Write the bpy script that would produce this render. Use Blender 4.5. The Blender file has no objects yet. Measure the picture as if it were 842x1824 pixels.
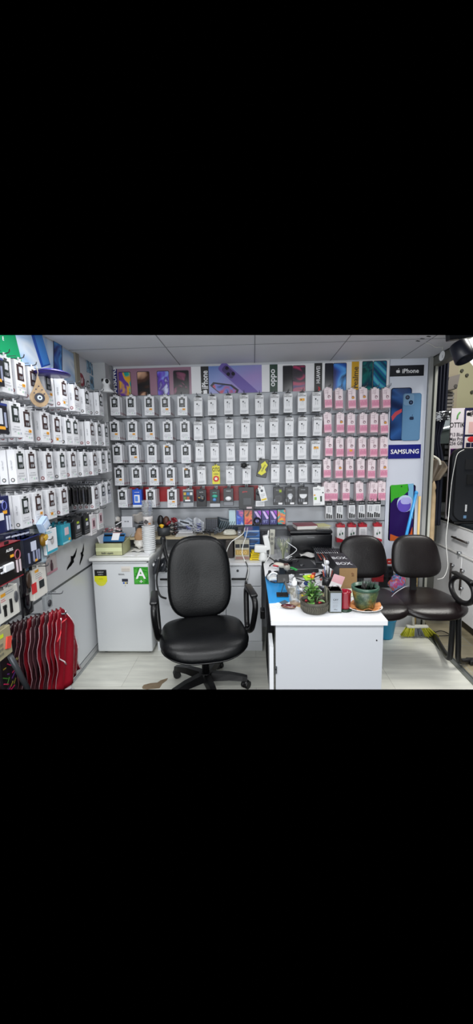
import bpy, bmesh, math, random
from mathutils import Vector, Matrix
random.seed(7)
SC = bpy.context.scene
COL = SC.collection
PI = math.pi
# ------------------------------------------------------------------ camera
F = 698.0
YAW, PITCH, ROLL, CAMH = .0452, .1435, .0189, 1.60
_fw = Vector((-math.sin(YAW)*math.cos(PITCH), math.cos(YAW)*math.cos(PITCH), -math.sin(PITCH)))
_rt = Vector((math.cos(YAW), math.sin(YAW), 0)); _up = _rt.cross(_fw)
_r = _rt*math.cos(ROLL) - _up*math.sin(ROLL); _u = _rt*math.sin(ROLL) + _up*math.cos(ROLL)
CAM = Vector((0, 0, CAMH))
cd = bpy.data.cameras.new('camera'); co = bpy.data.objects.new('camera', cd); COL.objects.link(co)
M = Matrix((_r, _u, -_fw)).transposed().to_4x4(); M.translation = CAM
co.matrix_world = M
cd.sensor_fit = 'HORIZONTAL'; cd.sensor_width = 36; cd.lens = F/842*36; cd.clip_start = .02
SC.camera = co
def ray(px, py): return _r*((px-421)/F) - _u*((py-912)/F) + _fw
def on(px, py, ax, v):
    d = ray(px, py); t = (v-CAM[ax])/d[ax]; return CAM + d*t
def B(px, py, y): return on(px, py, 1, y)       # point on a plane parallel to the back wall
def S(px, py, x): return on(px, py, 0, x)       # ... parallel to the left wall
def T(px, py, z): return on(px, py, 2, z)       # ... horizontal
# ------------------------------------------------------------------ world, exposure, lights
w = bpy.data.worlds.new('world'); SC.world = w; w.use_nodes = True
w.node_tree.nodes['Background'].inputs[0].default_value = (0, 0, 0, 1)
w.node_tree.nodes['Background'].inputs[1].default_value = 0
SC.view_settings.view_transform = 'Standard'; SC.view_settings.look = 'None'
SC.view_settings.gamma = 1; SC.view_settings.use_curve_mapping = False
SC.view_settings.exposure = 0.24
def area(name, loc, rot, sx, sy, power, col=(1, 1, 1)):
    l = bpy.data.lights.new(name, 'AREA'); l.shape = 'RECTANGLE'; l.size = sx; l.size_y = sy
    l.energy = power; l.color = col
    o = bpy.data.objects.new(name, l); COL.objects.link(o); o.location = loc; o.rotation_euler = rot
    return o
area('ceiling_panel_lamp', (-.75, 2.15, 2.365), (0, 0, 0), .6, .3, 9, (.97, .985, 1))
area('ceiling_panel_lamp', (.70, 2.15, 2.365), (0, 0, 0), .6, .3, 9, (.97, .985, 1))
area('ceiling_panel_lamp', (-.60, .42, 2.36), (0, 0, 0), .9, .6, 34, (.97, .985, 1))
area('ceiling_panel_lamp', (.65, .42, 2.36), (0, 0, 0), .9, .6, 30, (.97, .985, 1))
area('ceiling_panel_lamp', (0, -.9, 2.36), (0, 0, 0), 1.6, .6, 25, (.97, .985, 1))
area('front_fill', (.2, -1.9, 1.15), (PI/2+.16, 0, 0), 2.8, 2.0, 75, (.95, .98, 1))  # large unseen fill added behind the camera to flatten the lighting
_l = bpy.data.lights.new('cabinet_fill_spot', 'SPOT'); _l.energy = 120; _l.spot_size = math.radians(38); _l.spot_blend = .6; _l.shadow_soft_size = .12; _l.color = (1, .98, .94)  # unseen spot added to brighten the passage cabinet's face
_o = bpy.data.objects.new('cabinet_fill_spot', _l); COL.objects.link(_o); _o.location = (.75, 1.8, 2.3)
_o.rotation_euler = (Vector((2.0, 3.25, .45))-_o.location).to_track_quat('-Z', 'Y').to_euler()
area('passage_fill', (2.35, 3.1, 3.3), (math.radians(15), 0, 0), .7, .9, 50, (1, .98, .93))  # out-of-view fill added to brighten the passage walls and cabinet top
# ------------------------------------------------------------------ materials
def lin(c):
    return tuple((x/12.92 if x <= .04045 else ((x+.055)/1.055)**2.4) for x in c)
def hx(h): return lin(tuple(int(h[i:i+2], 16)/255 for i in (0, 2, 4)))
_mc = {}
def mat(h, rough=.5, metal=0, noise=0, nscale=20, bump=0, bscale=60, trans=0, alpha=1, emit=0, stretch=None, coat=0, spec=.5):
    key = (h, rough, metal, noise, nscale, bump, bscale, trans, alpha, emit, stretch, coat, spec)
    if key in _mc: return _mc[key]
    m = bpy.data.materials.new('m_'+h); m.use_nodes = True; nt = m.node_tree; p = nt.nodes['Principled BSDF']
    c = (*hx(h), 1)
    p.inputs['Base Color'].default_value = c; p.inputs['Roughness'].default_value = rough
    p.inputs['Metallic'].default_value = metal; p.inputs['Transmission Weight'].default_value = trans
    p.inputs['Alpha'].default_value = alpha; p.inputs['Coat Weight'].default_value = coat
    p.inputs['Specular IOR Level'].default_value = spec
    if emit:
        p.inputs['Emission Color'].default_value = c; p.inputs['Emission Strength'].default_value = emit
    if noise or bump:
        tc = nt.nodes.new('ShaderNodeTexCoord'); mp = nt.nodes.new('ShaderNodeMapping')
        nt.links.new(tc.outputs['Object'], mp.inputs[0])
        if stretch: mp.inputs['Scale'].default_value = stretch
    if noise:
        n = nt.nodes.new('ShaderNodeTexNoise'); n.inputs['Scale'].default_value = nscale; n.inputs['Detail'].default_value = 5
        nt.links.new(mp.outputs[0], n.inputs[0])
        r = nt.nodes.new('ShaderNodeMapRange'); r.inputs[1].default_value = .3; r.inputs[2].default_value = .7
        r.inputs[3].default_value = 1-noise; r.inputs[4].default_value = 1+noise*.4
        nt.links.new(n.outputs[0], r.inputs[0])
        x = nt.nodes.new('ShaderNodeVectorMath'); x.operation = 'SCALE'; x.inputs[0].default_value = c[:3]
        nt.links.new(r.outputs[0], x.inputs['Scale']); nt.links.new(x.outputs[0], p.inputs['Base Color'])
    if bump:
        n = nt.nodes.new('ShaderNodeTexNoise'); n.inputs['Scale'].default_value = bscale; n.inputs['Detail'].default_value = 4
        nt.links.new(mp.outputs[0], n.inputs[0])
        b = nt.nodes.new('ShaderNodeBump'); b.inputs['Strength'].default_value = bump; b.inputs['Distance'].default_value = .004
        nt.links.new(n.outputs[0], b.inputs['Height']); nt.links.new(b.outputs[0], p.inputs['Normal'])
    _mc[key] = m; return m
def art(stops, scale=8, seed=0, dist=1.5, rough=.25, kind='noise'):
    """colour-cloud print: a ramp over distorted noise in the object's own space"""
    key = ('art', tuple(stops), scale, seed, dist, kind)
    if key in _mc: return _mc[key]
    m = bpy.data.materials.new('print'); m.use_nodes = True; nt = m.node_tree; p = nt.nodes['Principled BSDF']
    p.inputs['Roughness'].default_value = rough
    tc = nt.nodes.new('ShaderNodeTexCoord'); mp = nt.nodes.new('ShaderNodeMapping')
    mp.inputs['Location'].default_value = (seed*3.1, seed*1.7, seed*2.3)
    nt.links.new(tc.outputs['Object'], mp.inputs[0])
    if kind == 'noise':
        n = nt.nodes.new('ShaderNodeTexNoise'); n.inputs['Scale'].default_value = scale; n.inputs['Detail'].default_value = 1.5
        n.inputs['Distortion'].default_value = dist
    else:
        n = nt.nodes.new('ShaderNodeTexWave'); n.inputs['Scale'].default_value = scale; n.inputs['Distortion'].default_value = dist
        n.inputs['Detail'].default_value = 1
        if kind == 'diag': n.bands_direction = 'DIAGONAL'
        if kind == 'z': n.bands_direction = 'Z'
    nt.links.new(mp.outputs[0], n.inputs[0])
    r = nt.nodes.new('ShaderNodeValToRGB'); el = r.color_ramp.elements
    lo, hi = (.32, .68) if kind == 'noise' else (0, 1)
    k = len(stops)
    el[0].position = lo; el[0].color = (*hx(stops[0]), 1); el[1].position = hi; el[1].color = (*hx(stops[-1]), 1)
    for i in range(1, k-1):
        e = el.new(lo+(hi-lo)*i/(k-1)); e.color = (*hx(stops[i]), 1)
    nt.links.new(n.outputs['Fac' if 'Fac' in n.outputs else 0], r.inputs[0]); nt.links.new(r.outputs[0], p.inputs['Base Color'])
    _mc[key] = m; return m
WHITE = mat('e9eaec', .45); PAPER = mat('eeeef0', .6); BLACK = mat('0b0b0d', .4); CHROME = mat('b9bcc0', .25, 1)
ALU = mat('8e9290', .38, .8); DARK = mat('1c1d20', .5); LEATHER = mat('08090b', .36, bump=.2, bscale=120, spec=.3)
BROWNL = mat('120e0f', .38, spec=.35, bump=.2, bscale=120); GREY = mat('8b8e93', .5); WMELA = mat('d7dade', .3)
WIREM = mat('e3e4e2', .4); INK = mat('2a2c33', .6); INKG = mat('8d9096', .6)
# ------------------------------------------------------------------ mesh builder
_tc = {}
def text_geo(s, bold):
    if (s, bold) in _tc: return _tc[(s, bold)]
    cu = bpy.data.curves.new('t', 'FONT'); cu.body = s; cu.align_x = 'CENTER'; cu.align_y = 'CENTER'; cu.size = 1
    cu.resolution_u = 2; cu.offset = .02 if bold else 0
    o = bpy.data.objects.new('t', cu); me = bpy.data.meshes.new_from_object(o)
    vs = [v.co.copy() for v in me.vertices]; fs = [tuple(p.vertices) for p in me.polygons]
    bpy.data.objects.remove(o); bpy.data.curves.remove(cu); bpy.data.meshes.remove(me)
    if vs:
        x0 = min(v.x for v in vs); x1 = max(v.x for v in vs); y0 = min(v.y for v in vs); y1 = max(v.y for v in vs)
        c = Vector(((x0+x1)/2, (y0+y1)/2, 0)); vs = [v-c for v in vs]; wd, ht = x1-x0, y1-y0
    else: wd = ht = 1
    _tc[(s, bold)] = (vs, fs, wd, ht); return _tc[(s, bold)]
def V(*a): return Vector(a)
class MB:
    def __init__(s): s.v = []; s.f = []; s.m = []; s.s = []; s.mats = []
    def add(s, vs, fs, m, smooth=False):
        if m not in s.mats: s.mats.append(m)
        k = s.mats.index(m); b = len(s.v); s.v += [Vector(v) for v in vs]
        for f in fs: s.f.append(tuple(i+b for i in f)); s.m.append(k); s.s.append(smooth)
        return s
    def box(s, c, sz, m, rot=None, bev=0, seg=2):
        if bev:
            bm = bmesh.new(); bmesh.ops.create_cube(bm, size=1)
            for v in bm.verts: v.co = Vector((v.co.x*sz[0], v.co.y*sz[1], v.co.z*sz[2]))
            bmesh.ops.bevel(bm, geom=bm.edges[:], offset=bev, segments=seg, affect='EDGES', profile=.5)
            bm.verts.index_update(); vs = [v.co.copy() for v in bm.verts]; fs = [tuple(v.index for v in f.verts) for f in bm.faces]; bm.free()
        else:
            vs = [Vector((x*sz[0]/2, y*sz[1]/2, z*sz[2]/2)) for x in (-1, 1) for y in (-1, 1) for z in (-1, 1)]
            fs = [(0, 1, 3, 2), (4, 6, 7, 5), (0, 4, 5, 1), (2, 3, 7, 6), (0, 2, 6, 4), (1, 5, 7, 3)]
        if rot is not None: vs = [rot @ v for v in vs]
        return s.add([v+Vector(c) for v in vs], fs, m, bool(bev and seg > 2))
    def bb(s, a, b, m, bev=0, seg=2):      # box from corner to corner
        a = Vector(a); b = Vector(b); return s.box((a+b)/2, tuple(abs(b[i]-a[i]) for i in range(3)), m, None, bev, seg)
    def tube(s, pts, r, m, n=8, r1=None, closed=False):
        pts = [Vector(p) for p in pts]; vs = []; fs = []; k = len(pts); prev = None
        for i, p in enumerate(pts):
            if closed: d = pts[(i+1) % k]-pts[i-1]
            else: d = pts[min(i+1, k-1)]-pts[max(i-1, 0)]
            d = d.normalized() if d.length > 1e-9 else Vector((0, 0, 1))
            if prev is None:
                a = d.cross(Vector((0, 0, 1)));
                if a.length < .05: a = d.cross(Vector((1, 0, 0)))
            else: a = prev - d*prev.dot(d)
            a.normalize(); prev = a; b2 = d.cross(a)
            rr = r if r1 is None else r+(r1-r)*i/(k-1)
            for j in range(n):
                t = 2*PI*j/n; vs.append(p+(a*math.cos(t)+b2*math.sin(t))*rr)
        for i in range(k if closed else k-1):
            for j in range(n):
                i2 = (i+1) % k
                fs.append((i*n+j, i*n+(j+1) % n, i2*n+(j+1) % n, i2*n+j))
        if not closed: fs += [tuple(range(n)), tuple(range((k-1)*n, k*n))]
        return s.add(vs, fs, m, True)
    def cyl(s, p0, p1, r0, m, r1=None, n=20):
        s.tube([p0, p1], r0, m, n, r1 if r1 is not None else r0); L = 2
        for i in (-1, -2): s.s[i] = False
        return s
    def lathe(s, c, prof, m, n=24, sx=1, sy=1, R=None, smooth=True):
        vs = []; fs = []; c = Vector(c)
        for r, z in prof:
            for j in range(n):
                t = 2*PI*j/n; v = Vector((r*math.cos(t)*sx, r*math.sin(t)*sy, z)); vs.append(c+(R @ v if R else v))
        for i in range(len(prof)-1):
            for j in range(n): fs.append((i*n+j, i*n+(j+1) % n, (i+1)*n+(j+1) % n, (i+1)*n+j))
        if prof[0][0] > 1e-5: fs.append(tuple(range(n)))
        if prof[-1][0] > 1e-5: fs.append(tuple(range((len(prof)-1)*n, len(prof)*n)))
        return s.add(vs, fs, m, smooth)
    def ball(s, c, r, m, n=14, k=8, R=None):
        if not hasattr(r, '__len__'): r = (r, r, r)
        prof = [(max(1e-6, math.sin(PI*i/k)), -math.cos(PI*i/k)) for i in range(k+1)]
        b = MB(); b.lathe((0, 0, 0), prof, m, n); vs = [Vector((v.x*r[0], v.y*r[1], v.z*r[2])) for v in b.v]
        if R: vs = [R @ v for v in vs]
        return s.add([v+Vector(c) for v in vs], b.f, m, True)
    def prism(s, pts, o, ux, uy, th, m, mside=None):   # outline in the (ux,uy) plane, thickness along n = ux x uy
        o = Vector(o); ux = Vector(ux); uy = Vector(uy); nn = ux.cross(uy).normalized(); k = len(pts)
        f = [o+ux*p[0]+uy*p[1]+nn*th for p in pts]; b = [o+ux*p[0]+uy*p[1] for p in pts]
        s.add(f+b, [tuple(range(k)), tuple(range(2*k-1, k-1, -1))]+[(i, (i+1) % k, k+(i+1) % k, k+i) for i in range(k)], m)
        return s
    def quad(s, a, b, c, d, m): return s.add([a, b, c, d], [(0, 1, 2, 3)], m)
    def grid(s, fn, nu, nv, m, th=0, smooth=True):
        vs = [Vector(fn(i/nu, j/nv)) for j in range(nv+1) for i in range(nu+1)]; W = nu+1
        fs = [(j*W+i, j*W+i+1, (j+1)*W+i+1, (j+1)*W+i) for j in range(nv) for i in range(nu)]
        if th:
            bm = bmesh.new(); bv = [bm.verts.new(v) for v in vs]
            for f in fs: bm.faces.new([bv[i] for i in f])
            bm.normal_update(); nrm = [v.normal.copy() for v in bv]; bm.free(); N = len(vs)
            vs2 = [v-n*th for v, n in zip(vs, nrm)]
            edge = [i for i in range(W)]+[j*W+nu for j in range(1, nv+1)]+[nv*W+i for i in range(nu-1, -1, -1)]+[j*W for j in range(nv-1, 0, -1)]
            fs = fs+[tuple(i+N for i in reversed(f)) for f in fs]+[(edge[i], edge[(i+1) % len(edge)], edge[(i+1) % len(edge)]+N, edge[i]+N) for i in range(len(edge))]
            vs = vs+vs2
        return s.add(vs, fs, m, smooth)
    def text(s, t, c, ux, uy, h, m, wmax=None, bold=True):   # centred at c, cap height h
        vs, fs, wd, ht = text_geo(t, bold); ux = Vector(ux).normalized(); uy = Vector(uy).normalized(); c = Vector(c)
        k = h/.72 if ht < 1.2 else h/ht; kx = k
        if wmax and wd*k > wmax: kx = wmax/wd
        return s.add([c+ux*(v.x*kx)+uy*(v.y*k) for v in vs], fs, m)
    def xf(s, Mx): s.v = [Mx @ v for v in s.v]; return s
    def build(s, name, parent=None, local=False, recenter=True, mod=None):
        org = Vector((0, 0, 0))
        if parent is not None and not local:
            p = parent
            while p is not None: org += p.location; p = p.parent
        elif parent is None and not local and recenter and s.v:
            xs = [v.x for v in s.v]; ys = [v.y for v in s.v]; org = Vector(((min(xs)+max(xs))/2, (min(ys)+max(ys))/2, min(v.z for v in s.v)))
        me = bpy.data.meshes.new(name); me.from_pydata([v-org for v in s.v], [], s.f)
        for m in s.mats: me.materials.append(m)
        me.polygons.foreach_set('material_index', s.m); me.polygons.foreach_set('use_smooth', s.s)
        bm = bmesh.new(); bm.from_mesh(me); bmesh.ops.recalc_face_normals(bm, faces=bm.faces[:]); bm.to_mesh(me); bm.free()
        o = bpy.data.objects.new(name, me); COL.objects.link(o)
        if parent is not None: o.parent = parent
        else: o.location = org
        return o
def tag(o, label, cat, group=None, kind=None):
    o['label'] = label; o['category'] = cat
    if group: o['group'] = group
    if kind: o['kind'] = kind
    return o
def thing(name, loc, label, cat, group=None):
    o = bpy.data.objects.new(name, None); COL.objects.link(o); o.location = loc; o.empty_display_size = .05
    return tag(o, label, cat, group)
def struct(o): o['kind'] = 'structure'; return o
def dup(root, loc, rz=None, label=None, group=None, kids=True):
    r = root.copy(); COL.objects.link(r); r.location = loc
    if rz is not None: r.rotation_euler = (0, 0, rz)
    if label: r['label'] = label
    if group: r['group'] = group
    if kids:
        for ch in list(root.children):
            c = ch.copy(); COL.objects.link(c); c.parent = r
            for g in list(ch.children):
                d = g.copy(); COL.objects.link(d); d.parent = c
    return r
def RZ(a): return Matrix.Rotation(a, 3, 'Z')
def RX(a): return Matrix.Rotation(a, 3, 'X')
def RY(a): return Matrix.Rotation(a, 3, 'Y')
def smooth_pts(pts, n=6):
    pts = [Vector(p) for p in pts]; out = []
    for i in range(len(pts)-1):
        p0 = pts[max(i-1, 0)]; p1 = pts[i]; p2 = pts[i+1]; p3 = pts[min(i+2, len(pts)-1)]
        for k in range(n):
            t = k/n
            out.append(.5*((2*p1)+(p2-p0)*t+(2*p0-5*p1+4*p2-p3)*t*t+(3*p1-p0-3*p2+p3)*t**3))
    return out+[pts[-1]]
ORD = ['first', 'second', 'third', 'fourth', 'fifth', 'sixth', 'seventh', 'eighth', 'ninth', 'tenth', 'eleventh', 'twelfth', 'thirteenth', 'fourteenth']
# ================================================================== THE SETTING
XL, YB, ZC = -1.33, 3.5, 2.38
X, Y, Z = V(1, 0, 0), V(0, 1, 0), V(0, 0, 1)
SX = 1.52     # line of the sliding door track
# floor: pale laminate with board seams
def floor_mat(base, dark, sx, sy, seam):
    m = bpy.data.materials.new('floor'); m.use_nodes = True; nt = m.node_tree; p = nt.nodes['Principled BSDF']
    p.inputs['Roughness'].default_value = .32
    tc = nt.nodes.new('ShaderNodeTexCoord'); br = nt.nodes.new('ShaderNodeTexBrick')
    br.inputs['Scale'].default_value = 1; br.inputs['Brick Width'].default_value = sx; br.inputs['Row Height'].default_value = sy
    br.inputs['Mortar Size'].default_value = seam; br.inputs['Mortar Smooth'].default_value = .3
    br.inputs['Color1'].default_value = (*hx(base), 1); br.inputs['Color2'].default_value = (*hx(dark), 1); br.inputs['Mortar'].default_value = (*hx('a29f94'), 1)
    nt.links.new(tc.outputs['Object'], br.inputs[0])
    mp = nt.nodes.new('ShaderNodeMapping'); mp.inputs['Scale'].default_value = (2.2, 14, 1); nt.links.new(tc.outputs['Object'], mp.inputs[0])
    n = nt.nodes.new('ShaderNodeTexNoise'); n.inputs['Scale'].default_value = 1.6; n.inputs['Detail'].default_value = 8; nt.links.new(mp.outputs[0], n.inputs[0])
    r = nt.nodes.new('ShaderNodeMapRange'); r.inputs[1].default_value = .3; r.inputs[2].default_value = .7; r.inputs[3].default_value = .82; r.inputs[4].default_value = 1.06
    nt.links.new(n.outputs[0], r.inputs[0])
    x = nt.nodes.new('ShaderNodeVectorMath'); x.operation = 'SCALE'
    nt.links.new(br.outputs[0], x.inputs[0]); nt.links.new(r.outputs[0], x.inputs['Scale']); nt.links.new(x.outputs[0], p.inputs['Base Color'])
    return m
FY0 = 2.2
b = MB(); b.bb((XL, FY0, -.04), (SX-.02, YB, 0), floor_mat('e2e2d8', 'dcdcd1', 1.9, .42, .0012)); struct(b.build('floor', recenter=False))
b = MB(); b.bb((SX+.02, FY0, -.04), (3.2, 6.2, -.004), floor_mat('a89f84', 'a0967c', .45, .45, .006)); struct(b.build('floor_passage', recenter=False))
b = MB(); b.bb((SX-.02, FY0, -.04), (SX+.02, YB, .004), ALU); b.bb((SX-.028, FY0, 0), (SX-.02, YB, .007), mat('7d8078', .5, .5)); b.bb((SX+.012, FY0, 0), (SX+.02, YB, .009), ALU)
struct(b.build('trim_1', recenter=False))
# the part of the shop around and behind the photographer: floor, ceiling and side wall near the entrance
b = MB(); b.bb((XL, -2, -.04), (SX-.02, .75, 0), floor_mat('c9cabf', 'c2c3b8', 1.6, .42, .003)); struct(b.build('floor_entrance', recenter=False))
b = MB(); b.bb((XL, -2, ZC), (SX, .60, ZC+.03), mat('eeeff2', .7)); struct(b.build('ceiling_entrance', recenter=False))
b = MB(); b.bb((XL-.08, -2, 0), (XL, 1.3, ZC), mat('c9cbd0', .5)); struct(b.build('wall_entrance', recenter=False))
# ceiling of large panels with thin seams
CE = mat('e4e5e8', .7, noise=.05, nscale=2); SEAM = mat('8a8b8e', .6)
b = MB(); b.bb((XL-.02, 2.3, ZC), (SX, YB, ZC+.03), CE)
for x in (-.62, .02, .66, 1.25): b.bb((x-.003, 2.3, ZC-.002), (x+.003, YB, ZC+.001), SEAM)
b.bb((XL, 2.93, ZC-.002), (SX, 2.936, ZC+.001), SEAM)
for (px, py) in ((752, 603), (763, 599), (744, 607)):
    p = T(px, py, ZC); b.box(p-Z*.001, (.03, .012, .004), BLACK, RZ(.5))
struct(b.build('ceiling', recenter=False))
# back wall with slat board
WALL = mat('c9cbd0', .5); SLAT = mat('b4b8be', .38); GROOVE = mat('3f4145', .4, .6)  # SLAT is greyed to carry the shadow tone between the boxes
b = MB(); b.bb((XL-.1, YB, 0), (1.50, YB+.04, ZC), WALL); struct(b.build('wall_back', recenter=False))
rails = [2.133, 1.935, 1.74, 1.54, 1.338, 1.135]
b = MB()
for i in range(5):
    b.bb((-1.24, YB-.012, rails[i+1]+.007), (1.155, YB, rails[i]-.004), SLAT)
b.bb((-1.24, YB-.012, .94), (1.155, YB, rails[5]-.004), SLAT)
for z in rails:
    b.bb((-1.24, YB-.006, z-.004), (1.155, YB-.001, z+.007), GROOVE); b.bb((-1.24, YB-.016, z-.005), (1.155, YB-.012, z-.001), mat('707378', .35, .8))
b.bb((.30, YB-.016, 1.0), (1.155, YB-.012, 1.006), GROOVE)
struct(b.build('trim_2', recenter=False))
b = MB(); b.bb((-1.20, YB-.018, 1.20), (.075, YB-.013, 1.333), mat('a3121c', .35)); b.bb((-1.235, YB-.018, 1.20), (-1.205, YB-.013, 1.333), mat('7c1019', .35)); struct(b.build('trim_3', recenter=False))
# cupboards under the shelf: dark back
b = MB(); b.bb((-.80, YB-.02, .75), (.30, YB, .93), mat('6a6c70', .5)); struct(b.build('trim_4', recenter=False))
# left wall
b = MB(); b.bb((XL-.08, 1.4, 0), (XL, YB, ZC), WALL); struct(b.build('wall_left', recenter=False))
LR = [1.95, 1.705, 1.465, 1.217, 1.02]
b = MB(); zz = [2.13]+LR
LS = mat('d3d4d8', .4)
for i in range(len(zz)-1): b.bb((XL, 1.4, zz[i+1]+.008), (XL+.012, 3.34, zz[i]-.004), LS)
for z in LR:
    b.bb((XL, 1.4, z-.004), (XL+.006, 3.34, z+.008), GROOVE); b.bb((XL+.012, 1.4, z-.014), (XL+.02, 3.34, z-.002), mat('cfd1d4', .3, .6))
struct(b.build('trim_5', recenter=False))
b = MB(); b.bb((XL, 1.4, .757), (XL+.012, 3.34, 1.006), LS); b.bb((XL, 1.4, .742), (XL+.014, 3.34, .757), mat('55585c', .4, .5))
b.bb((XL, 1.4, .07), (XL+.012, 3.34, .742), mat('d4d7db', .3)); struct(b.build('trim_6', recenter=False))
b = MB(); b.bb((XL, 1.4, 0), (XL+.02, 3.34, .018), mat('9c9fa1', .4)); b.bb((XL, 1.4, .024), (XL+.017, 3.34, .062), mat('b5b7b9', .4)); b.bb((XL, 1.4, .0), (XL+.012, 3.34, .07), mat('5c5e61', .5)); struct(b.build('baseboard_left', recenter=False))
# corner post between the two display walls
b = MB(); b.bb((XL, 3.34, 0), (XL+.11, YB, ZC), mat('b9bbbd', .45)); b.bb((XL+.11, 3.44, 0), (XL+.125, 3.5, ZC), mat('8f9194', .35, .6)); struct(b.build('trim_7', recenter=False))
b = MB(); b.bb((.66, YB-.02, 0), (1.16, YB-.013, .55), mat('c2c4c8', .4)); b.bb((.69, YB-.022, .03), (1.13, YB-.019, .3), mat('b3b6ba', .4)); struct(b.build('trim_8', recenter=False))
# aluminium door frame at the right end of the back wall, its head beam along the track
b = MB()
b.bb((1.472, 3.46, 0), (1.503, 3.50, ZC), mat('b4b6b5', .35, .5)); b.bb((1.503, 3.475, 0), (1.525, 3.50, ZC), mat('3c3f3d', .4, .5)); b.bb((1.525, 3.47, 0), (1.546, 3.50, ZC), mat('c9cac0', .35, .4))
struct(b.build('door_1', recenter=False))
b = MB(); b.bb((1.50, 2.3, ZC-.075), (1.57, 3.5, ZC+.03), mat('6f6f66', .5, .3)); b.bb((1.497, 2.3, ZC-.01), (1.503, 3.5, ZC-.004), BLACK); struct(b.build('trim_9', recenter=False))
# passage beyond the door: olive panelled wall, shutter, far end
OL = mat('9a9779', .55); b = MB(); b.bb((1.95, 4.9, 0), (2.35, 4.95, 3.4), mat('8f8670', .6)); b.bb((2.35, 4.9, 0), (3.3, 4.98, 3.4), OL); b.bb((1.45, 5.6, 0), (2.1, 5.65, 3.4), mat('a49a82', .6))
struct(b.build('wall_passage', recenter=False))
b = MB()
for px, py in ((823, 660), (832, 668), (841, 698)):
    p = B(px, py, 4.88); b.cyl(p, p+V(0, .03, 0), .018, mat('3a3a30', .5), n=10)
struct(b.build('trim_10', recenter=False))
b = MB(); b.bb((1.45, 2.3, 3.35), (3.3, 6.2, 3.4), mat('6f6c60', .6)); struct(b.build('ceiling_passage', recenter=False))

b = MB(); b.bb((B(784, 700, 4.78).x, 4.78, .8), (B(814, 700, 4.78).x, 4.84, 3.35), mat('8f8670', .6)); b.bb((B(768, 900, 4.36).x, 4.36, 0), (B(803, 900, 4.36).x, 4.40, B(785, 893, 4.36).z), mat('8a8c8a', .6)); struct(b.build('wall_passage_end', recenter=False))
# ================================================================== POSTERS ON THE BACK WALL
yp = YB-.006
def poster_bg(x0, x1, z0, z1, m, name, label, thick=.004, y=None):
    y = yp if y is None else y
    b = MB(); b.bb((x0, y-thick, z0), (x1, y, z1), m); return tag(b.build(name), label, 'poster')
def bx(px, py=680): return B(px, py, YB).x
def rr(w, h, r, n=4):
    pts = []
    for cx, cy, a in ((w/2-r, h/2-r, 0), (-w/2+r, h/2-r, PI/2), (-w/2+r, -h/2+r, PI), (w/2-r, -h/2+r, 1.5*PI)):
        for i in range(n+1): pts.append((cx+r*math.cos(a+i*PI/2/n), cy+r*math.sin(a+i*PI/2/n)))
    return pts
def phone_print(b, c, ux, uy, w, h, m, rim=BLACK, nn=None, lift=.001):
    """a printed handset: dark rim, wallpaper"""
    c = Vector(c); ux = Vector(ux).normalized(); uy = Vector(uy).normalized(); n = ux.cross(uy)
    b.prism(rr(w, h, w*.1), c, ux, uy, lift, rim); b.prism(rr(w*.92, h*.95, w*.08), c+n*lift, ux, uy, .0006, m)
def apple(b, c, ux, uy, s, m):
    c = Vector(c); ux = Vector(ux); uy = Vector(uy); pts = []
    for i in range(28):
        a = 2*PI*i/28; r = .42*(1+.10*math.cos(2*a)) - .10*max(0, math.cos(a-PI/2))**14 - .06*max(0, math.cos(a+PI/2))**14
        x = r*math.cos(a)*1.0; y = r*math.sin(a)*1.0
        d = math.hypot(x-.50, y-.06)
        if d < .20: x = .50-.20*(.50-x)/max(d, .01); y = .06+.20*(y-.06)/max(d, .01)
        pts.append((x*s, y*s))
    b.prism(pts, c, ux, uy, .001, m)
    b.prism([(.02*s, .46*s), (.10*s, .50*s), (.20*s, .62*s), (.19*s, .72*s), (.08*s, .66*s), (.02*s, .56*s)], c, ux, uy, .001, m)
ZT, ZB1 = 2.36, 2.135
def strip(px0, px1, m, label, z0=ZB1, z1=ZT, name='wall_poster', thick=.004):
    return poster_bg(bx(px0), bx(px1), z0, z1, m, name, label, thick)
TXW = mat('f0f0f2', .4)
def vtext(b, txt, px, zc, h, m, wmax, y=None):
    y = (yp-.005) if y is None else y
    b.text(txt, (bx(px), y, zc), Z, -X, h, m, wmax)
# samsung strip
root = thing('wall_poster', (bx(203), yp, 2.24), 'mauve poster strip with four phones beside a vertical blue band, back wall', 'poster')
b = MB(); b.bb((bx(188), yp-.003, 2.08), (bx(197), yp, ZT), PAPER); b.bb((bx(210), yp-.003, 2.06), (bx(341), yp, ZT), mat('9c7488', .28)); b.build('print', root)
b = MB(); b.bb((bx(197), yp-.004, 2.06), (bx(210), yp, ZT), mat('16206b', .3)); vtext(b, 'SAMSUNG', 204, 2.25, .040, TXW, .23); b.build('brand_band', root)
wp = [art(['1c9a9a', '30b0a0', 'e8a828', 'f0b429', '6a3fa0'], 7, 1), art(['0c0c12', '1b1210', '4c2c1e', 'e0b090'], 6, 2), art(['8fa6ef', '6a4bd0', '4a2a90', 'd9e0ff'], 9, 3), art(['08080c', '101018', '201020', '9a5070'], 7, 4)]
for px, m, wd in ((223, wp[0], .11), (256, wp[1], .115), (291, wp[2], .11), (323, wp[3], .14)):
    b = MB(); phone_print(b, (bx(px), yp-.0035, 2.222), X, Z, wd*.98, .225, m, mat('3a3440', .3)); b.build('printed_phone', root)
strip(341, 358, PAPER, 'blank white board between the mauve strip and the vertical black band', thick=.003)
root = thing('wall_poster', (bx(419), yp, 2.24), 'lilac blue poster of two tilted phones next to a vertical black band with apple mark', 'poster')
b = MB(); b.bb((bx(372), yp-.003, 2.06), (bx(466), yp, ZT), art(['5b7fc0', '8797cf', 'a48ec9', 'b79ccc'], 1.6, 5, .3)); b.build('print', root)
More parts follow.
